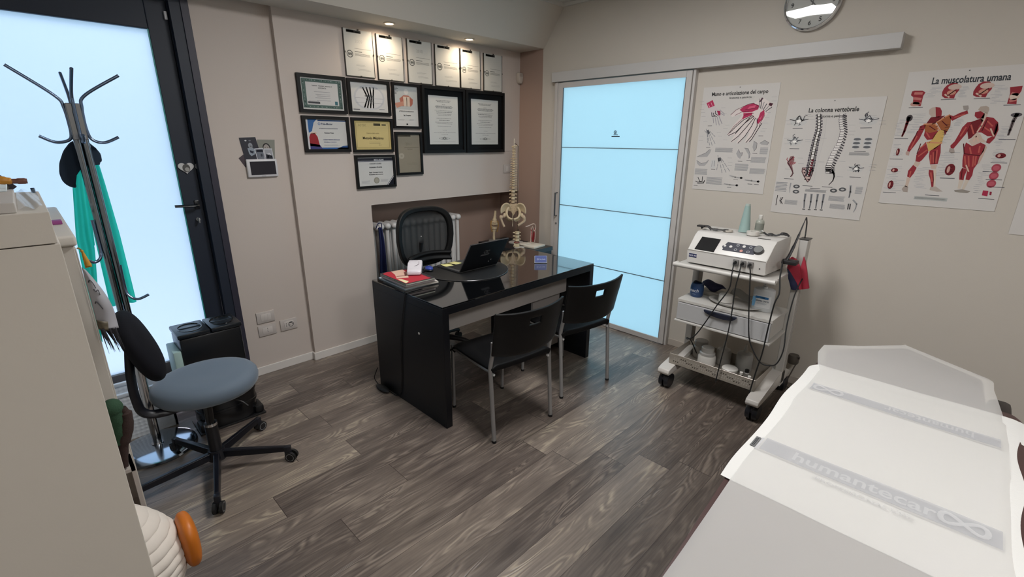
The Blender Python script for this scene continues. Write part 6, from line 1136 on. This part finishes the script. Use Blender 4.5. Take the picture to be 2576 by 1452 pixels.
tr.box(2.85, 3.155, .750, 1.304, .163, .166); tr.box(2.85, 2.853, .750, 1.304, .163, .236); tr.box(3.152, 3.155, .750, 1.304, .163, .236); tr.box(2.853, 3.152, .750, .753, .163, .236); tr.box(2.853, 3.152, 1.301, 1.304, .163, .236)
tr.tube([(2.8515, .7515, .2365), (2.8515, 1.3025, .2365), (3.1535, 1.3025, .2365), (3.1535, .7515, .2365), (2.8515, .7515, .2365)], .0025, smooth=False, seg=6)
ik = Ink(lambda a, b, l: Vector((2.8497-l, a, b)), -1, .0003); R = random.Random(4)
for i in range(34):
    for j in range(3):
        ik.poly([(1.275-i*.0148-j*.003, .184+j*.0135), (1.270-i*.0148-j*.003, .184+j*.0135), (1.267-i*.0148-j*.003, .192+j*.0135), (1.272-i*.0148-j*.003, .192+j*.0135)], 'b9b4ac' if (i//3+j) % 3 else '26231f')
ik.merge(tr); tr.build('tray', None, ct, smooth=False)

# therapy unit on the cart
tu = thing('therapy_unit', 'white physiotherapy device with a dark screen and knob on top of the cart', 'medical device', (3.05, 1.05, .859))
uy0, uy1 = .818, 1.290
body = [(2.905, .868), (2.905, .948), (2.900, .953), (2.990, 1.036), (3.015, 1.056), (3.235, 1.062), (3.245, 1.045), (3.245, .868)]
m = MB(); m.prism(body, 1, uy0, uy1, bev=.006); 
for v in m.bm.verts:   # the flank leans inwards towards the back on the right
    if v.co.y < 1: v.co.y -= .02*(v.co.x-2.9)/.34
m.build('housing', M('cecbc7', .35, name='device_white'), tu)
m = MB(); m.box(2.9045, 2.9055, uy0+.01, uy1-.008, .9515, .9530); m.build('seam', M('7a7876', .5), tu, smooth=False)
e1 = Vector((2.900, 0, .953)); e2 = Vector((2.990, 0, 1.036)); ed = (e2-e1); nl = Vector((-ed.z, 0, ed.x)).normalized()
FP = lambda a, b, l: Vector((e1.x+ed.x*b, a, e1.z+ed.z*b))+nl*(.0012+l)
def fprism(pts, l0, l1): return [[FP(a, b, l) for a, b in pts] for l in (l0, l1)]
m = MB(); m.ringloft(fprism([(1.247, .06), (1.125, .06), (1.119, .90), (1.238, .90)], -.001, .002)); m.build('screen', M('201f20', .2), tu, smooth=False)
pn_ = MB(); pn_.ringloft(fprism([(1.083, .28), (.90, .28), (.905, .80), (1.073, .80), (1.080, .62), (1.092, .54), (1.092, .46), (1.083, .38)], -.001, .0015)); pn_.build('button_panel', M('3b3c46', .4), tu, smooth=False)
for a, b, r, c in ((1.078, .54, .0075, 'c9c6c3'), (1.043, .54, .0085, 'd2cfcc'), (1.006, .68, .009, '9ea0a4'), (1.009, .40, .009, '9ea0a4'), (.970, .66, .009, 'd2cfcc'), (.975, .38, .009, 'c08a80'), (.932, .66, .009, '9ea0a4'), (.936, .38, .009, '9ea0a4')):
    m = MB(); ctr = FP(a, b, .002); m.cyl(ctr-nl*.002, ctr+nl*.0015, r, seg=18); bt = m.build('button', M(c, .4), tu)
    if c == '9ea0a4': g = MB(); g.cyl(ctr+nl*.0015, ctr+nl*.0019, r*.6, seg=14); g.build('symbol', M('3b3c46', .4), bt)
m = MB(); ctr = FP(.884, .55, 0); m.cyl(ctr, ctr+nl*.016, .029, .027, seg=36); kb = m.build('knob', M('3c3b3c', .35), tu)
m = MB(); m.cyl(ctr+nl*.0160, ctr+nl*.0175, .0235, seg=36); m.build('knob_cap', M('8f9090', .3, .6), kb)
m = MB(); m.mat(M('232a52', .4)); m.box(2.9035, 2.9055, 1.228, 1.278, .905, .928); ik = Ink(lambda a, b, l: Vector((2.9034-l, a, b)), -1, .0003); ik.text(1.253, .912, 'HCR 902', .013, 'd5d5dc', .02); ik.merge(m); m.build('name_badge', None, tu, smooth=False)
for y in (.985, .943, .902):
    m = MB(); m.box(2.895, 2.906, y-.016, y+.016, .900, .938, bev=.003); pl = m.build('socket', M('6f6d6b', .4), tu)
    g = MB(); g.cyl((2.897, y, .922), (2.872, y, .918), .009, .006, seg=14); g.build('plug', rubber, pl)
m = MB(); m.cyl((2.906, .850, .905), (2.903, .850, .905), .004, seg=12); m.build('indicator', M('2a2826', .4), tu)
m = MB(); m.box(3.03, 3.045, .855, .925, 1.0568, 1.0585); m.build('vent_slot', M('3a3836', .5), tu, smooth=False)
def cable(pts, r, label, name='therapy_cable'):
    m = MB(); m.tube(pts, r, sub=8, seg=8); return tag(m.build(name, rubber), label, 'cable')
cable([(2.870, .985, .918), (2.845, .978, .86), (2.838, .979, .769), (2.836, 1.036, .648), (2.836, 1.102, .498), (2.84, 1.151, .409), (2.845, 1.194, .374), (2.90, 1.22, .36), (3.0, 1.23, .30), (3.05, 1.20, .20), (3.06, 1.16, .18)], .0036, 'leftmost of the three black leads from the white device, looping down into the tray')
cable([(2.870, .943, .918), (2.845, .938, .87), (2.838, .944, .778), (2.836, .942, .624), (2.838, .948, .472), (2.832, .961, .312), (2.828, .970, .180), (2.83, .972, .150)], .0036, 'middle black lead from the white device, ending at the tray front')
cable([(2.870, .902, .918), (2.845, .88, .90), (2.836, .863, .786), (2.836, .847, .649), (2.838, .826, .509), (2.84, .798, .439), (2.84, .744, .368), (2.84, .693, .364), (2.84, .655, .392), (2.86, .640, .478), (2.92, .66, .60), (3.05, .68, .75), (3.16, .675, .85)], .0036, 'right black lead from the white device, hanging in a wide loop')
cable([(3.06, .775, .95), (3.0, .765, .945), (2.95, .748, .94), (2.90, .735, .88), (2.855, .713, .80), (2.834, .722, .74), (2.834, .731, .605), (2.834, .738, .439), (2.834, .753, .314), (2.834, .767, .180), (2.836, .768, .150)], .0040, 'thick black lead hanging at the right corner of the cart')
cd_ = thing('strapped_applicator', 'black strapped treatment head with a loop, at the right flank of the device', 'applicator', (3.1, .75, .92))
m = MB(); m.tube([(3.06, .765, .93), (3.10, .755, .98), (3.16, .748, 1.06), (3.20, .742, 1.13), (3.22, .735, 1.185)], [.016, .014, .010, .006, .004], sub=6, seg=12, flat=(1, .5)); m.tube([(3.22, .735, 1.185), (3.225, .728, 1.15), (3.215, .722, 1.09), (3.19, .716, 1.07)], .005, flat=(1, .6)); m.build('strap_loop', M('18171a', .5), cd_)
m = MB(); m.box(3.04, 3.10, .700, .78, .925, .950, bev=.006); m.build('bracket', M('1a191a', .5), cd_)
sb = MB(); sb.mat(M('a3283c', .7))
sb.prism([(0.7673,0.9378),(0.7513,0.9567),(0.7247,0.9455),(0.6996,0.9079),(0.6848,0.8542),(0.6681,0.7700),(0.6808,0.7671),(0.7024,0.8124),(0.7357,0.8629),(0.7652,0.8839)], 0, 3.128, 3.146, bev=.004)
sb.prism([(0.6930,0.9680),(0.6782,0.9381),(0.6627,0.8850),(0.6329,0.7816),(0.6726,0.7668),(0.6926,0.8506),(0.6963,0.9067)], 0, 3.140, 3.158, bev=.004)
sb.mat(M('1c2040', .7)); sb.prism([(0.7652,0.8839),(0.7357,0.8629),(0.7024,0.8124),(0.6808,0.7671),(0.7057,0.7576),(0.7228,0.7595),(0.7474,0.8221)], 0, 3.128, 3.146, bev=.004)
tag(sb.build('fabric_pouch'), 'red and navy fabric pouch hanging from the cart upright', 'pouch')

# on the device
tp = thing('gel_cone', 'tall pale turquoise cone-shaped tube standing on the white device', 'bottle', (3.17, 1.055, 1.063))
m = MB(); m.lathe([(.036, 1.0625), (.034, 1.07), (.025, 1.15), (.016, 1.225)], (3.17, 1.055), 26); m.build('tube_body', M('90a8a4', .5), tp)
m = MB(); m.lathe([(.015, 1.225), (.0155, 1.228), (.014, 1.238)], (3.17, 1.055), 22); m.build('cap', M('a9b6b0', .5), tp)
gb = thing('gel_bottle', 'clear grey-labelled bottle with a white cap behind the tape roll', 'bottle', (3.19, .975, 1.063))
m = MB(); m.lathe([(.024, 1.0625), (.025, 1.066), (.025, 1.13), (.021, 1.142), (.012, 1.148)], (3.19, .975), 24); m.build('bottle_body', M('9a9c92', .35), gb)
m = MB(); m.lathe([(.0254, 1.085), (.0254, 1.125)], (3.19, .975), 24, cap=False); m.build('label_band', M('7d8078', .6), gb)
m = MB(); m.lathe([(.011, 1.148), (.0125, 1.15), (.0125, 1.174), (.010, 1.176)], (3.19, .975), 20); m.build('cap', M('d5d2cc', .4), gb)
def roll(name, lab, x, y, z, r, h, col):
    m = MB(); m.lathe([(r*.45, z), (r, z), (r, z+h), (r*.45, z+h), (r*.45, z)], (x, y), 28, cap=False); return tag(m.build(name, M(col, .6)), lab, 'tape')
roll('tape_roll', 'white tape roll lying on the device before the labelled bottle', 3.09, .975, 1.0635, .036, .022, 'c9c5bf')
roll('tape_roll', 'thin pale tape roll left of the turquoise cone', 3.10, 1.13, 1.0632, .030, .010, 'bab3aa')
cl_ = thing('electrode_clamp', 'black clamp with a short strap at the left of the device top', 'clamp', (3.08, 1.27, 1.063))
m = MB(); m.tube([(3.06, 1.285, 1.068), (3.06, 1.27, 1.082), (3.06, 1.24, 1.084), (3.06, 1.22, 1.068)], .008, flat=(1, .6)); m.box(3.04, 3.08, 1.26, 1.31, 1.078, 1.088, bev=.003); m.build('jaw', M('1f1d1d', .5), cl_)
m = MB(); m.tube([(3.06, 1.225, 1.074), (3.065, 1.20, 1.070), (3.07, 1.165, 1.071), (3.08, 1.12, 1.072)], [.007, .009, .006, .009], flat=(1, .5)); m.build('strap', M('2a2827', .5), cl_)
c2_ = thing('electrode_strap', 'black twisted strap with a metal clip at the right of the device top', 'strap', (3.12, .87, 1.063))
m = MB(); m.tube([(3.12, .925, 1.082), (3.125, .905, 1.070), (3.13, .885, 1.074), (3.135, .855, 1.070), (3.14, .825, 1.084), (3.15, .80, 1.080), (3.15, .79, 1.070)], [.006, .009, .006, .010, .007], sub=6, flat=(1, .6)); m.build('band', M('201f20', .5), c2_)
m = MB(); m.tube([(3.12, .95, 1.072), (3.12, .935, 1.092), (3.12, .925, 1.078)], .003); m.build('clip', chrome, c2_)

# on the middle shelf
fj = thing('fixation_bandage_jar', 'dark blue jar with white lettering on the left of the cart shelf', 'jar', (3.0, 1.237, .627))
m = MB(); m.lathe([(.036, .6265), (.041, .640), (.043, .67), (.041, .70), (.036, .716), (.030, .718), (.028, .69)], (3.0, 1.237), 30, cap=True); m.build('jar_body', M('23406a', .4), fj)
ik = Ink(lambda a, b, l: Vector((3.0-math.cos((a-1.237)/.043)*(.0436+l), 1.237+math.sin((a-1.237)/.043)*(.0436+l), b)), -1, .0003); ik.text(1.243, .664, 'xtech', .030, 'c9ced6', .01, shear=.2); ik.greek(1.222, .646, 1.25, .653, 2, '8d9bb0', .3)
mm = MB(); ik.merge(mm); mm.build('label_print', None, fj, smooth=False)
m = MB(); m.tube([(2.975, 1.255, .716), (2.985, 1.25, .730), (3.0, 1.235, .724), (3.01, 1.22, .720)], .006); m.build('lid_tab', M('101a2a', .4), fj)
m = MB(); m.box(3.06, 3.15, 1.10, 1.245, .6265, .655, bev=.003); tag(m.build('cardboard_box', M('a8a49c', .6), smooth=False), 'flat pale box under the navy pouch on the cart shelf', 'box')
m = MB(); m.surf(lambda u, v: Vector((3.10+.045*math.cos(v*2*PI)*(.25+.75*math.sin(PI*min(1, u*1.05)))*.9, 1.245-.155*u, .694-.012*u+.034*math.sin(v*2*PI)*math.sin(PI*min(1, .12+u*.9))*.95+.008*math.sin(u*9))), 20, 18); tag(m.build('folded_pouch', M('1d1f3e', .75)), 'navy fabric pouch lying on the flat box on the cart shelf', 'pouch')
m = MB(); m.lathe([(.036, .6325), (.042, .636), (.042, .672), (.040, .680), (.036, .683)], (3.0, 1.047), 28); tag(m.build('cream_jar', M('c9c6c1', .4)), 'small white jar standing in the oval dish on the cart shelf', 'jar')
m = MB(); m.ringloft([[Vector((2.995+math.cos(t)*.095*k, .985+math.sin(t)*.16*k, z)) for t in [2*PI*i/44 for i in range(44)]] for k, z in ((.80, .6275), (1.0, .642), (1.02, .645), (.98, .644), (.80, .632), (.02, .631))]); tag(m.build('oval_dish', M('b5b2ae', .35)), 'shallow oval pale dish on the middle cart shelf', 'dish')
m = MB(); m.surf(lambda u, v: Vector((3.06+.06*u-.02*v, 1.05-.14*v, .660+.035*u*(1-.4*v)+.01*math.sin(v*6))), 10, 12); tag(m.build('plastic_wrap', M('9d9c99', .3, alpha=.55), mods=(('SOLIDIFY', dict(thickness=.001)),)), 'crumpled clear wrap between the small jar and the pump bottle', 'wrap')
pb = thing('pump_bottle', 'wide white pump dispenser with a blue label on the right of the cart shelf', 'bottle', (3.02, .833, .627))
m = MB(); PB = ((.96, .6275), (1.0, .635), (1.0, .745), (.97, .760), (.80, .766)); m.ringloft([[Vector((3.02+math.copysign(abs(math.cos(t))**.75, math.cos(t))*.036*k, .833+math.copysign(abs(math.sin(t))**.75, math.sin(t))*.060*k, z)) for t in [2*PI*i/40 for i in range(40)]] for k, z in PB]); m.build('bottle_body', M('bdbfc0', .35), pb)
m = MB(); m.mat(M('d2d3d4', .5)); m.surf(lambda u, v: Vector((3.02-.0366*(1-abs(2*u-1)**3*.25)-.0004, .833-.050+.098*u, .652+.075*v)), 12, 2)
ik = Ink(lambda a, b, l: Vector((2.9826-l, a, b)), -1, .0004); ik.rect(.795, .708, .868, .722, '2f6290'); ik.text(.833, .711, 'gel 5000', .010, 'dfe6ee', .02); ik.poly([(.883, .655), (.868, .655), (.864, .70), (.872, .718), (.883, .715)], '6f9fc2'); ik.text(.828, .690, 'CREMA LATTE', .0115, '55606c', .03); ik.greek(.80, .672, .858, .684, 3, '96a0aa', .3); ik.merge(m); m.build('label_sticker', None, pb, smooth=False)
m = MB(); m.cyl((3.02, .833, .766), (3.02, .833, .780), .013); m.cyl((3.02, .833, .78), (3.02, .833, .792), .005); m.tube([(3.045, .833, .795), (3.015, .833, .797), (2.995, .833, .792)], .005); m.build('pump', M('b5b6b6', .35), pb)

# in the wire tray
def bottle(name, lab, cat, x, y, prof, mat_, cap=None, capm=None):
    if not cap: m = MB(); m.lathe(prof, (x, y), 26); return tag(m.build(name, mat_), lab, cat)
    t = thing(name, lab, cat, (x, y, prof[0][1])); m = MB(); m.lathe(prof, (x, y), 26); m.build('body', mat_, t); m = MB(); m.lathe(cap, (x, y), 22); m.build('cap', capm, t); return t
z0 = .1665
bottle('cream_jar', 'white jar with a clear ribbed lid at the front left of the tray', 'jar', 3.005, 1.113, [(.052, z0), (.057, z0+.006), (.057, z0+.060), (.050, z0+.072)], M('c9c6c1', .4), [(.046, z0+.0722), (.050, z0+.074), (.050, z0+.088), (.041, z0+.094), (.041, z0+.122), (.036, z0+.127)], M('adaba7', .25))
bottle('cream_jar', 'grey-lidded jar behind the front left white jar in the tray', 'jar', 3.095, 1.195, [(.046, z0), (.050, z0+.006), (.050, z0+.075), (.042, z0+.085)], M('9b9893', .35), [(.044, z0+.0852), (.044, z0+.118), (.040, z0+.122)], M('8f8c88', .35))
bottle('squeeze_bottle', 'clouded squeeze bottle with a pointed tip in the middle of the tray', 'bottle', 3.098, 1.040, [(.044, z0), (.048, z0+.006), (.048, z0+.045), (.0465, z0+.048), (.048, z0+.051), (.048, z0+.085), (.040, z0+.105), (.016, z0+.115)], M('a09d98', .3), [(.015, z0+.1152), (.012, z0+.13), (.005, z0+.165)], M('b3b0ab', .35))
bottle('squeeze_bottle', 'wide clouded bottle with a bent tip at the back right of the tray', 'bottle', 3.095, .905, [(.045, z0), (.050, z0+.006), (.050, z0+.105), (.044, z0+.122), (.014, z0+.130)], M('8f8d89', .3), [(.013, z0+.1302), (.011, z0+.145), (.005, z0+.185)], M('a3a09b', .35))
bottle('flat_jar', 'flat white jar with a smooth lid at the front of the tray', 'jar', 2.985, .950, [(.042, z0), (.046, z0+.005), (.046, z0+.022)], M('b9b6b1', .4), [(.048, z0+.0222), (.049, z0+.025), (.049, z0+.036), (.044, z0+.041), (.01, z0+.042)], M('cfccc7', .4))
bottle('dropper_bottle', 'small dark bottle with a white cap beside the flat jar', 'bottle', 2.955, .868, [(.015, z0), (.016, z0+.003), (.016, z0+.022), (.009, z0+.030)], M('1d1815', .25), [(.0095, z0+.0302), (.0105, z0+.032), (.0105, z0+.048), (.008, z0+.050)], M('d2cfca', .4))
bottle('dropper_bottle', 'small bottle with a black cap behind the white-capped one', 'bottle', 3.0, .850, [(.015, z0), (.016, z0+.003), (.016, z0+.032), (.010, z0+.038)], M('8a8782', .3), [(.013, z0+.0382), (.013, z0+.056), (.010, z0+.058)], M('141212', .4))
bottle('dropper_bottle', 'tiny white-capped bottle at the front right corner of the tray', 'bottle', 2.955, .818, [(.012, z0), (.013, z0+.003), (.013, z0+.016), (.008, z0+.020)], M('1f1a17', .25), [(.0085, z0+.0202), (.010, z0+.022), (.010, z0+.038), (.008, z0+.040)], M('cfccc7', .4))
m = MB(); m.tube([(3.40, .66, .24), (3.44, .67, .20), (3.42, .69, .12), (3.38, .70, .02), (3.42, .62, .004)], .004); m.lathe([(.03, .17), (.034, .18), (.034, .22), (.03, .23)], (3.44, .70), 20); tag(m.build('mains_plug', M('4c4640', .4)), 'dark round plug and lead at the wall behind the cart', 'plug')

# ---------------------------------------------------------------- treatment table
tt = thing('treatment_table', 'brown upholstered treatment table in the right foreground', 'treatment table', (1.6, .08, 0))
up = M('46302e', .45, bump=.15, bscale=300, name='brown_leatherette')
ZT = .690
def edgeY(x): return .325+.030*(x-.8)/.5 if x < 1.3 else .355+.03*min(1, (x-1.3)/.8)
m = MB(); pts = [(-.25, -.30), (2.28, -.262), (2.33, -.235), (2.34, .35), (2.31, .382), (2.0, .388), (1.3, .366), (.80, .332), (-.25, .30)]
m.prism(pts, 2, ZT-.07, ZT-.002, bev=.018); m.build('padded_top', up, tt)
hp = [(2.352, -.165), (2.60, -.150), (2.78, .118), (2.50, .378), (2.352, .362)]
m = MB(); m.prism(hp, 2, ZT-.062, ZT-.002, bev=.014); m.build('head_section', up, tt)
for y0, y1 in ((-.262, -.185),):
    m = MB(); m.box(2.36, 2.52, y0+.02, y1+.012, ZT-.09, ZT-.035, bev=.020); m.build('arm_pad', M('2c2624', .5), tt)
m = MB(); m.box(-.15, 2.30, -.22, .30, ZT-.13, ZT-.075); m.box(.2, 2.1, -.12, .2, .30, .36); m.build('frame', M('2a2624', .5), tt, smooth=False)
m = MB(); m.box(.6, 1.7, -.10, .18, .36, ZT-.13); m.build('lift_column', M('3a3634', .5), tt, smooth=False)
for x in (.1, 2.15):
    for y in (-.22, .24):
        m = MB(); m.box(x-.03, x+.03, y-.03, y+.03, 0, ZT-.13, bev=.004); m.build('leg', M('17171a', .5), tt)
m = MB(); m.box(2.0, 2.27, -.26, .33, .05, .11, bev=.01); m.build('foot_bar', M('121317', .4), tt)

# white towel under the paper
TW = M('dad9d6', .9, bump=.5, bscale=120, name='white_towel')
tw = MB(); tw.mat(TW)
def towel(u, v):
    x = 1.240+(2.262-1.240)*u; ya = .374+.014*min(1, u*1.4)+.004*math.sin(u*13); y = ya-(ya+.262)*v; z = ZT+.0024
    if v < .06: q = (1-v/.06); z += .0015*q*(1+math.sin(u*23))
    if v > .93: q = (v-.93)/.07; y -= .008*q*(1+math.sin(u*15)); z -= .014*q*q
    if u > .93 and v < .12: y -= .03*((u-.93)/.07)**2*(1-v/.12)
    return Vector((x, y, z+.0012*math.sin(u*17+v*5)*math.sin(v*9)))
tw.surf(towel, 60, 40)
g1, g2 = M('bcbcbe', .9, bump=.4, bscale=150), M('e6e6e5', .9)
lift = ZT+.0042
ik = Ink(lambda a, b, l: Vector((b, a, lift+l)), -1, .0004)     # a runs across the table (reading towards -y), b along +x
ik.rect(-.210, 1.440, .350, 1.518, g1); ik.rect(-.205, 1.985, .335, 2.045, g1)
ik.l = 2
ik.text(.085, 1.452, 'humantecar', .072, g2, .012, sx=1.02); ik.text(.07, 1.405, 'PROFESSIONAL USE', .024, M('b9b9ba', .9), .005, sx=1.1)
lo = [(-.135-.045*math.cos(t), 1.479+.022*math.sin(2*t)) for t in [2*PI*i/28 for i in range(29)]]
ik.line(lo, .012, g2)
lo = [(.275-.045*math.cos(t), 2.015+.018*math.sin(2*t)) for t in [2*PI*i/28 for i in range(29)]]; ik.line(lo, .010, g2)
ik.text(.03, 2.045-.0, 'humantecar', .055, g2, .01, rot=PI, sx=1.02)
ik.merge(tw)
tag(tw.build('towel', smooth=True), 'white towel with two grey lettered bands under the paper on the treatment table', 'towel')
m = MB(); m.mat(M('6a6b6c', .7)); m.box(1.448, 1.512, .352, .366, ZT+.0035, ZT+.0050); ik = Ink(lambda a, b, l: Vector((b, a, ZT+.0051+l)), -1, .0003)
ik = Ink(lambda a, b, l: Vector((a, b, ZT+.0051+l)), 1, .0003); ik.greek(1.453, .355, 1.507, .363, 2, '2d2e30', .5, .1); ik.merge(m)
tag(m.build('fabric_tag', smooth=False), 'small dark grey woven tag at the left edge of the towel', 'tag')
# thin paper roll over everything
def pap(u, v):
    x = -.2+2.98*u
    yl, yr = (.292+.06*min(1, (x+.2)/1.6)**1, -.250+.03*max(0, min(1, x/2)))
    z = ZT+.0085
    if x > 2.20:
        q = (x-2.20)/.58; z = ZT+.0065+.006*math.sin(min(1, q*1.4)*PI)
        yl = .352+.045*min(1, q*3) if x < 2.50 else .398-(x-2.50)/.28*.276
        yr = -.215+.035*min(1, q*2) if x < 2.60 else -.178+(x-2.60)/.18*.30
        if x >= 2.775: yl = yr+.006 if yl < yr+.006 else yl
    y = yl+(yr-yl)*v
    e = max(0, .03-v)/.03; e2 = max(0, v-.97)/.03
    z -= .010*(e*e+e2*e2)*(.4+.6*abs(math.sin(x*5)))
    z += .0016*math.sin(x*6+v*2)*math.sin(v*5+x)
    return Vector((x, y, z))
m = MB(); m.mat(paper_sheet()); m.surf(pap, 150, 36)
def on_paper(a, b, l):     # a across the table, b along it
    yl, yr = .292+.06*min(1, (b+.2)/1.6), -.250+.03*max(0, min(1, b/2)); v = (yl-a)/(yl-yr)
    return Vector((b, a, ZT+.0085+.0016*math.sin(b*6+v*2)*math.sin(v*5+b)+.0004+l))
ik = Ink(on_paper, -1, .0004); band, word = paper_sheet('bdbec3', .60), paper_sheet('e2e2e3', .62)
for b0, b1, a0, a1 in ((1.440, 1.518, -.205, .336), (1.985, 2.045, -.200, .330)):
    for i in range(36): ik.rect(a0+(a1-a0)*i/36, b0, a0+(a1-a0)*(i+1)/36, b1, band)
ik.l = 2
ik.text(.085, 1.456, 'humantecar', .066, word, .016, sx=1.06); ik.text(.07, 1.405, 'PROFESSIONAL USE', .022, paper_sheet('c9cacd', .7), .005, sx=1.1); ik.text(-.02, 2.032, 'humantecar', .050, word, .012, rot=PI, sx=1.0)
ik.line([(-.135-.045*math.cos(t), 1.479+.022*math.sin(2*t)) for t in [2*PI*i/28 for i in range(29)]], .012, word)
ik.line([(.275-.045*math.cos(t), 2.015+.018*math.sin(2*t)) for t in [2*PI*i/28 for i in range(29)]], .010, word)
ik.merge(m)
tag(m.build('couch_paper'), 'thin white paper roll covering the treatment table from head to foot', 'paper sheet')
